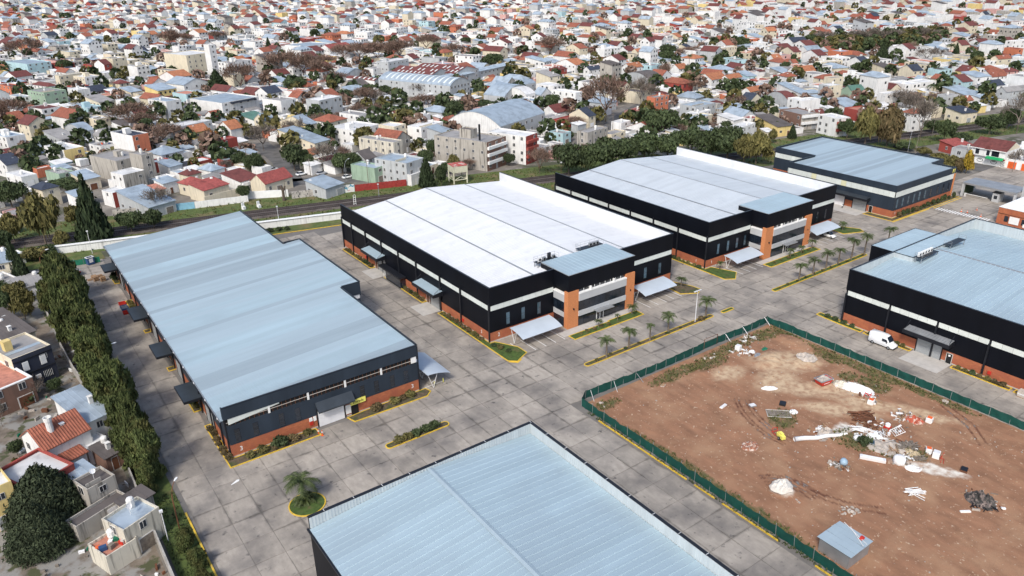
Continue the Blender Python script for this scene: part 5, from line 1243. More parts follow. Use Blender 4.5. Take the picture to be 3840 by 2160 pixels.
heap('sand_pile', 'white sand pile with a grassy edge in the near part of the lot', 'sand pile', 86.6,52.4,1.9,1.6,.85,pbr('white_sand',(.66,.62,.55),.95,var=.12,vs=1.2,bump=.4,bs=8),0,.3,2)
heap('brick_pile', 'round pile of broken red bricks left of the yellow machine', 'brick pile', 91.9,62.3,1.7,1.4,.45,pbr('brick_rubble',(.30,.13,.08),.95,var=.3,vs=2,col2=(.60,.50,.42),c2s=2.2,c2=(.5,.6),bump=.8,bs=5),0,.6,4)
heap('rubble_heap', 'pale rubble heap behind the long white roll', 'rubble heap', 105.0,57.0,1.9,1.2,.8,'stone',0,.6,6)
heap('straw_heap', 'bleached heap of straw and boards in the middle of the debris', 'debris heap', 110.9,45.4,1.3,1.5,.45,pbr('straw',(.42,.34,.22),.95,var=.35,vs=2.5,bump=.8,bs=6),0,.7,8)
heap('scrap_heap', 'black scrap heap cut by the right edge of the lot', 'scrap heap', 107.6,33.2,1.6,2.2,1.3,pbr('scrap',(.05,.048,.045),.8,var=.5,vs=2.0,col2=(.25,.2,.18),c2s=1.5,bump=.8,bs=5),0,.8,9)
heap('lime_pile', 'white cement block spilled beside the empty tank', 'cement pile', 107.4,43.2,1.3,.9,.35,'tarp',-.9,.5,11)
heap('rubble_heap', 'grey broken concrete slabs by the fence opposite the van', 'rubble heap', 124.4,74.2,1.7,2.0,.6,'stone',0,.7,12)
heap_of_stones(90.3,43.4,22,1.15,'small heap of white stones in the near middle of the lot',1.3,-.6)
heap_of_stones(98.5,51.5,7,.6,'few pale stones beside the blue cement mixer')
heap_of_stones(123.0,87.2,16,1.5,'white rubble bags and stones at the back fence',1.6)
heap_of_stones(80.9,86.6,8,.9,'stones and rags in the fence corner of the lot')
heap_of_stones(110.0,86.6,8,1.0,'stones along the back fence beside the gate',2.0)
heap_of_stones(130.8,50,14,.5,'row of pale stones along the far net fence',1.0)
sticks(110.2,54.2,16,2.6,'fan of white plastic pipes at the centre of the debris','pipes','pvc',.7,2.1,.06,.3)
sticks(101.8,39.9,18,2.8,'crossed heap of white and yellow poles','poles','pvc',.8,2.4,.055,.4)
sticks(114.2,55.9,26,4.2,'dark heap of old timbers and branches','timber heap','rust',1.3,2.6,.10,.5,'timber_heap','timber')
sticks(111.8,51.4,10,1.8,'scattered white laths beside the plastic pipes','laths','pvc',.8,1.0,.05,.8,'lath_heap','lath')
sticks(110.4,43.6,9,2.0,'grey laths piled behind the white tank','laths','oldwood',.7,2.2,.06,.5,'lath_heap','lath')
heap('debris_heap', 'white rags and plaster pieces right of the plastic pipes', 'debris heap', 110.6,51.5,1.0,1.4,.4,'tarp',.5,.8,14)
# long white rolled sheet
t = thing('tarpaulin_roll', 'long white rolled sheet lying beside the yellow machine', 'roll', (103.2,56.6,lot(103,56.6)), math.atan2(-4.5,8.3))
mb = MB(); pts = [(-4.8,0,.28),(-3,.05,.3),(-1,-.1,.22),(1,.05,.34),(3,-.05,.3),(4.6,.25,.2)]; mb.tube(pts, .42, 8, r1=.28); mb.build('roll', M['tarp'], t, True)
t = thing('site_machine', 'small yellow machine with a red tow frame in the lot', 'machine', (97.6,60.6,lot(97.6,60.6)), 1.2)
mb = MB(); mb.box(-.9,-.35,.35,.7,.35,.95); mb.box(-.5,-.25,.95,.3,.25,1.25); mb.build('body', M['sign_yellow'], t)
mb = MB(); mb.box(-.7,-.36,.5,.5,-.352,.8); mb.build('label_plate', M['trim'], t)
for s in (-1, 1): put('wheel', WHEEL, t, (-.2, s*.45, .3)).scale = (.85,.8,.85)
mb = MB(); mb.tube([(.7,-.5,.3),(1.8,-.5,.3),(1.8,.5,.3),(.7,.5,.3)], .06, 5); mb.tube([(1.8,-.5,.3),(1.8,-.5,1.0),(1.8,.5,1.0),(1.8,.5,.3)], .05, 5); mb.build('tow_frame', M['red'], t)
t = thing('cement_mixer', 'pale blue cement mixer drum with a dark stand', 'cement mixer', (98.9,49.8,lot(98.9,49.8)), .7)
mb = MB(); mb.lathe([(.25,0),(.55,.25),(.6,.75),(.35,1.15),(.30,1.15),(.5,.75),(.2,.1)], (0,0,0), 14); R_ = Matrix.Translation((0,0,.5)) @ Matrix.Rotation(1.0, 4, 'Y'); mb.v = [tuple(R_ @ Vector(v)) for v in mb.v]; mb.build('drum', pbr('mixer_blue',(.30,.42,.52),.5,var=.1), t, True)
mb = MB(); mb.tube([(-.5,-.6,0),(.1,0,.8),(-.5,.6,0)], .06, 5); mb.tube([(.1,0,.6),(1.3,-.5,.1)], .05, 5); mb.build('stand', M['rust'], t)
t = thing('water_tank', 'large white plastic tank with rounded corners', 'tank', (107.0,45.3,lot(107,45.3)), .5)
mb = MB(); mb.lathe([(.85,0),(.95,.15),(.95,1.0),(.7,1.25),(.25,1.32)], (0,0,0), 8); mb.build('body', M['pvc'], t, True); mb = MB(); mb.lathe([(.24,1.3),(.24,1.42),(.1,1.44)], (0,0,0), 10); mb.build('lid', M['lamp_white'], t)
t = thing('trough', 'long white plastic trough lying near the white tank', 'trough', (104.4,48.2,lot(104.4,48.2)), -1.0)
mb = MB(); loft(mb, [[(-1.9,-.35,.02),(-1.9,.35,.02),(-1.9,.42,.5),(-1.9,-.42,.5)],[(1.9,-.35,.02),(1.9,.35,.02),(1.9,.42,.5),(1.9,-.42,.5)]]); mb.build('body', M['pvc'], t)
mb = MB(); mb.box(-1.8,-.36,.501,-1.5,.36,.56); mb.box(1.5,-.36,.501,1.8,.36,.56); mb.build('end_rim', M['lamp_white'], t)
def bulk_bag(x, y, label, fill='orange', rz=.2, s=1.0):
    t = thing('bulk_bag', label, 'bulk bag', (x, y, lot(x, y)), rz, 'bulk bags in the dirt lot')
    mb = MB(); loft(mb, [sec(-.5*s,.95*s,0,.85*s,.9*s,.1), sec(-.45*s,1.05*s,0,.9*s,1.0*s,.1), sec(.45*s,1.05*s,0,.9*s,1.0*s,.1), sec(.5*s,.95*s,0,.85*s,.9*s,.1)]); mb.build('bag', M['tarp'], t)
    mb = MB(); mb.box(-.38*s,-.38*s,.9*s,.38*s,.38*s,.97*s); mb.build('fill', M[fill], t)
bulk_bag(119.6,57.6,'white bulk bag of red bricks beside the orange frame'); bulk_bag(122.2,48.4,'white bulk bag of red bricks left of the brick heap'); bulk_bag(113.6,44.0,'white bulk bag with an orange lid near the timber stacks','orange',.5,.9)
t = thing('water_container', 'small white tank on a red base beside the leaning ladder', 'tank', (114.6,51.6,lot(114.6,51.6)), 0); mb = MB(); mb.box(-.45,-.45,0,.45,.45,.5); mb.build('base', M['red'], t); mb = MB(); mb.lathe([(.42,.5),(.42,.95),(.2,1.1)], (0,0,0), 10); mb.build('tank', M['pvc'], t)
t = thing('ladder_frame', 'white slatted frame leaning beside the small red based tank', 'frame', (114.4,49.8,lot(114.4,49.8)), -.6)
mb = MB(); 
for y in (-.9,.9): mb.tube([(-.9,y,.05),(.9,y,1.0)], .05, 4)
mb.build('stile', M['pvc'], t)
for k in range(6): mb = MB(); mb.tube([(-.7+k*.3,-.9,.15+k*.16),(-.7+k*.3,.9,.15+k*.16)], .04, 4); mb.build('rung', M['pvc'], t)
t = thing('frame', 'orange steel frame lying by the weeds at the far fence', 'frame', (121.6,59.4,lot(121.6,59.4)), .4); mb = MB(); mb.tube([(-1,-.5,.1),(1,-.5,.2),(1,.5,.2),(-1,.5,.1),(-1,-.5,.1)], .08, 5); mb.tube([(-.3,-.5,.15),(-.3,.5,.7),(.4,-.5,.2)], .07, 5); mb.build('frame', M['red'], t)
t = thing('frame', 'red steel frame right of the white cooker box', 'frame', (112.8,41.6,lot(112.8,41.6)), .4); mb = MB(); mb.tube([(-.5,0,0),(-.4,0,1.2),(.4,.2,.2),(.6,-.2,1.3)], .05, 5); mb.tube([(-.6,-.4,.05),(.7,-.4,.05),(.7,.4,.05)], .05, 5); mb.build('frame', M['red'], t)
heap('brick_pile', 'heap of red bricks with a torn white bag at the far side', 'brick pile', 120.6,50.2,1.2,1.7,.55,pbr('brick_rubble_red',(.40,.09,.05),.9,var=.4,vs=2.2,col2=(.55,.45,.38),c2s=1.6,c2=(.53,.6),bump=.8,bs=5),.3,.7,21)
t = box_thing('box', 'white cooker box between the bulk bag and the red frame', 'box', 113.2,42.6,1.1,1.0,1.0,'white',.3,'lamp_white'); mb = MB(); mb.box(-.25,-.53,.2,.25,-.502,.6); mb.build('opening', M['dark'], t)
box_thing('plate', 'dark steel plate box alone at the right part of the lot', 'plate', 113.2,38.2,1.3,1.0,.35,'rust',.3,'trim')
box_thing('box', 'white cube appliance near the back fence', 'box', 116.9,85.0,1.0,1.0,1.1,'white',.2,'lamp_white')
box_thing('panel', 'white flat panel lying left of the tyre tracks', 'panel', 97.9,72.9,1.7,.55,.16,'white',.15,'lamp_white')
box_thing('panel', 'grey flat panel lying on the tyre tracks', 'panel', 102.2,69.9,1.2,.9,.2,'steel',-.3,'lamp_white')
box_thing('panel', 'tan board lying by the back fence weeds', 'panel', 94.6,84.5,1.0,.7,.12,'plinth',.4,'wood')
box_thing('panel', 'black plastic board right of the lying grating', 'panel', 107.0,67.0,1.4,1.1,.25,'rubber',.5,'trim')
box_thing('panel', 'white scrap strip near the right edge of the lot', 'panel', 103.6,33.4,1.5,.4,.15,'white',-.6,'tarp')
heap('tarpaulin', 'white plastic sheet with a lid below the black board', 'tarpaulin', 106.4,64.3,.9,.8,.25,'tarp',0,.6,23); heap('tarpaulin', 'white boat shaped plastic sheet left of the red skip', 'tarpaulin', 109.6,71.8,1.6,.8,.35,'tarp',-.6,.5,24); heap('tarpaulin', 'crumpled white sack beside the cube appliance', 'tarpaulin', 118.4,82.8,.9,.7,.5,'tarp',0,.5,25)
heap('tarpaulin', 'grey-white sheet in front of the crumpled sack', 'tarpaulin', 118.3,81.2,1.1,.6,.25,'steel',.3,.5,26)
heap('tarpaulin', 'dark green rag right of the crumpled sack', 'tarpaulin', 121.6,82.0,1.0,.6,.25,'green_sheet',.3,.5,27)
t = thing('grating', 'metal grating frame lying flat in the weeds', 'grating', (103.6,65.4,lot(103.6,65.4)+.06), -.75)
mb = MB(); mb.tube([(-2.0,-1.1,.1),(2.0,-1.1,.1),(2.0,1.1,.1),(-2.0,1.1,.1),(-2.0,-1.1,.1)], .07, 5); mb.build('frame', M['plinth'], t)
mb = MB(); mb.box(-1.95,-1.05,.02,1.95,1.05,.05); mb.build('mesh_panel', M['oldwood'], t)
t = thing('plank_stack', 'stack of weathered grey planks behind the straw heap', 'plank stack', (111.6,47.4,lot(111.6,47.4)), -.4)
pm = MB(); pm.box(-1.2,-.1,0,1.2,.1,.06); me = pm.mesh('plank', M['oldwood'])
for k in range(24): o = put('plank', me, t, (random.uniform(-.2,.2), -.6+(k%6)*.23, (k//6)*.08)); o.rotation_euler.z = random.uniform(-.12,.12)
t = thing('dome_tank', 'white half dome tank behind the green bush of the debris', 'tank', (107.9,52.9,lot(107.9,52.9)), 0); mb = MB(); mb.lathe([(.75,0),(.72,.3),(.5,.6),(.1,.72)], (0,0,0), 12); mb.build('shell', M['pvc'], t, True); mb = MB(); mb.lathe([(.78,0),(.78,.06)], (0,0,0), 12); mb.build('rim', M['steel'], t)
box_thing('panel', 'blue-white cabinet lying beside the half dome tank', 'panel', 108.2,50.6,1.1,.8,.5,'steel',.5,'blue_glass')
# site hut at the bottom edge
t = thing('site_hut', 'small zinc roofed site hut cut by the bottom edge', 'hut', (82.4,39.3,0), 0)
mb = MB(); mb.ring(rect(-2.6,-2.2,2.2,2.2), 0, 2.1, .12); mb.build('wall', M['steel'], t)
sm = MB(); sm.hexa([(-.52,-2.5,-.02),(.50,-2.5,-.02),(.50,2.5,-.02),(-.52,2.5,-.02),(-.52,-2.5,.04),(.50,-2.5,.04),(.50,2.5,.04),(-.52,2.5,.04)]); me = sm.mesh('roof_sheet', M['zinc_light'])
for k in range(5): o = put('roof_sheet', me, t, (-2.3+k*1.04, 0, 2.3+.01*(k%2))); o.rotation_euler = (random.uniform(-.015,.015), 0, random.uniform(-.02,.02))
mb = MB(); mb.tube([(.4,-2.2,2.42),(2.3,.8,2.44)], .06, 5); mb.build('pole', M['lamp_white'], t); mb = MB(); mb.tube([(1.0,-2.4,2.42),(2.5,1.9,2.45)], .05, 5); mb.build('pole', M['lamp_white'], t)
t = thing('rag', 'bright red rag lying on the site hut roof', 'rag', (84.0,38.0,2.40), 0); mb = MB(); mb.add([(-.45,-.25,0),(.1,-.32,.12),(.5,-.15,.02),(.42,.28,.1),(-.1,.22,.16),(-.4,.2,.02)], [(0,1,4,5),(1,2,3,4)]); mb.build('cloth', M['red'], t)
# litter too small to tell apart, scattered in the lot
mb = MB()
for i in range(1700):
    x, y = random.uniform(79,131.5), random.uniform(28,88); s = random.choice([.05,.06,.08,.10,.13,.2]); z = lot_z(x, y)
    k = noise.noise((x*.14, y*.14, 3))
    if k < random.uniform(-.35,.45): continue
    mb.obox((x, y, z-.02), s*random.uniform(.7,2.2), s, s*.55, random.random()*6, 0 if random.random() < .3 else 1)
tag(mb.build('gravel', [M['stone'], pbr('soil_clod', (.36,.23,.145), .95)]), kind='stuff')

sticks(112.6,46.4,14,3.0,'grey broken pallets and boards between the planks and the white tank','boards','oldwood',1.2,.4,.08,.7,'board_heap','board')
sticks(109.2,47.6,12,2.4,'pale sticks on the straw heap','sticks','wood',.9,1.2,.045,.8,'stick_heap','stick')
sticks(112.8,53.4,10,2.2,'brown beams under the white plastic pipes','beams','rust',.9,.3,.08,.6,'beam_heap','beam')
heap('rubble_heap', 'grey dirt and rubble spread below the white pipes', 'rubble heap', 109.4,48.8,2.4,3.4,.4,'stone',.5,.9,31)
sticks(107.0,32.6,16,3.2,'black bars sticking out of the scrap at the right edge of the lot','bars','trim',1.4,.6,.06,.9,'scrap_bars','bar')
sticks(119.4,51.6,8,1.6,'pale laths beside the far heap of red bricks','laths','wood',.7,.9,.05,.8,'lath_heap','lath')

mb = MB()
for i in range(520):
    cx, cy, sp_ = random.choice(((110.5,52,2.4),(111.5,47,2.6),(109,45.5,2.2),(113.5,54.5,2.2),(114.5,51,1.8),(120,52,1.8),(122.5,63,2.2),(105,57.5,1.8),(98.8,50.5,1.4),(108,33,2.0),(121,58.5,1.6),(123,86.5,1.8),(117,84,2)))
    x, y = random.gauss(cx, sp_*.6), random.gauss(cy, sp_*.6)
    if not (LX0+.5 < x < LX1-.5 and 26 < y < LY1-.5): continue
    mb.obox((x, y, lot_z(x, y)-.02), random.uniform(.15,1.1), random.uniform(.06,.35), random.uniform(.05,.35), random.random()*6, random.choice((0,0,1,1,2,2,3,4)), random.uniform(-.2,.2))
tag(mb.build('rubble', [M['stone'], M['oldwood'], M['tarp'], M['rust'], M['wood']]), kind='stuff')

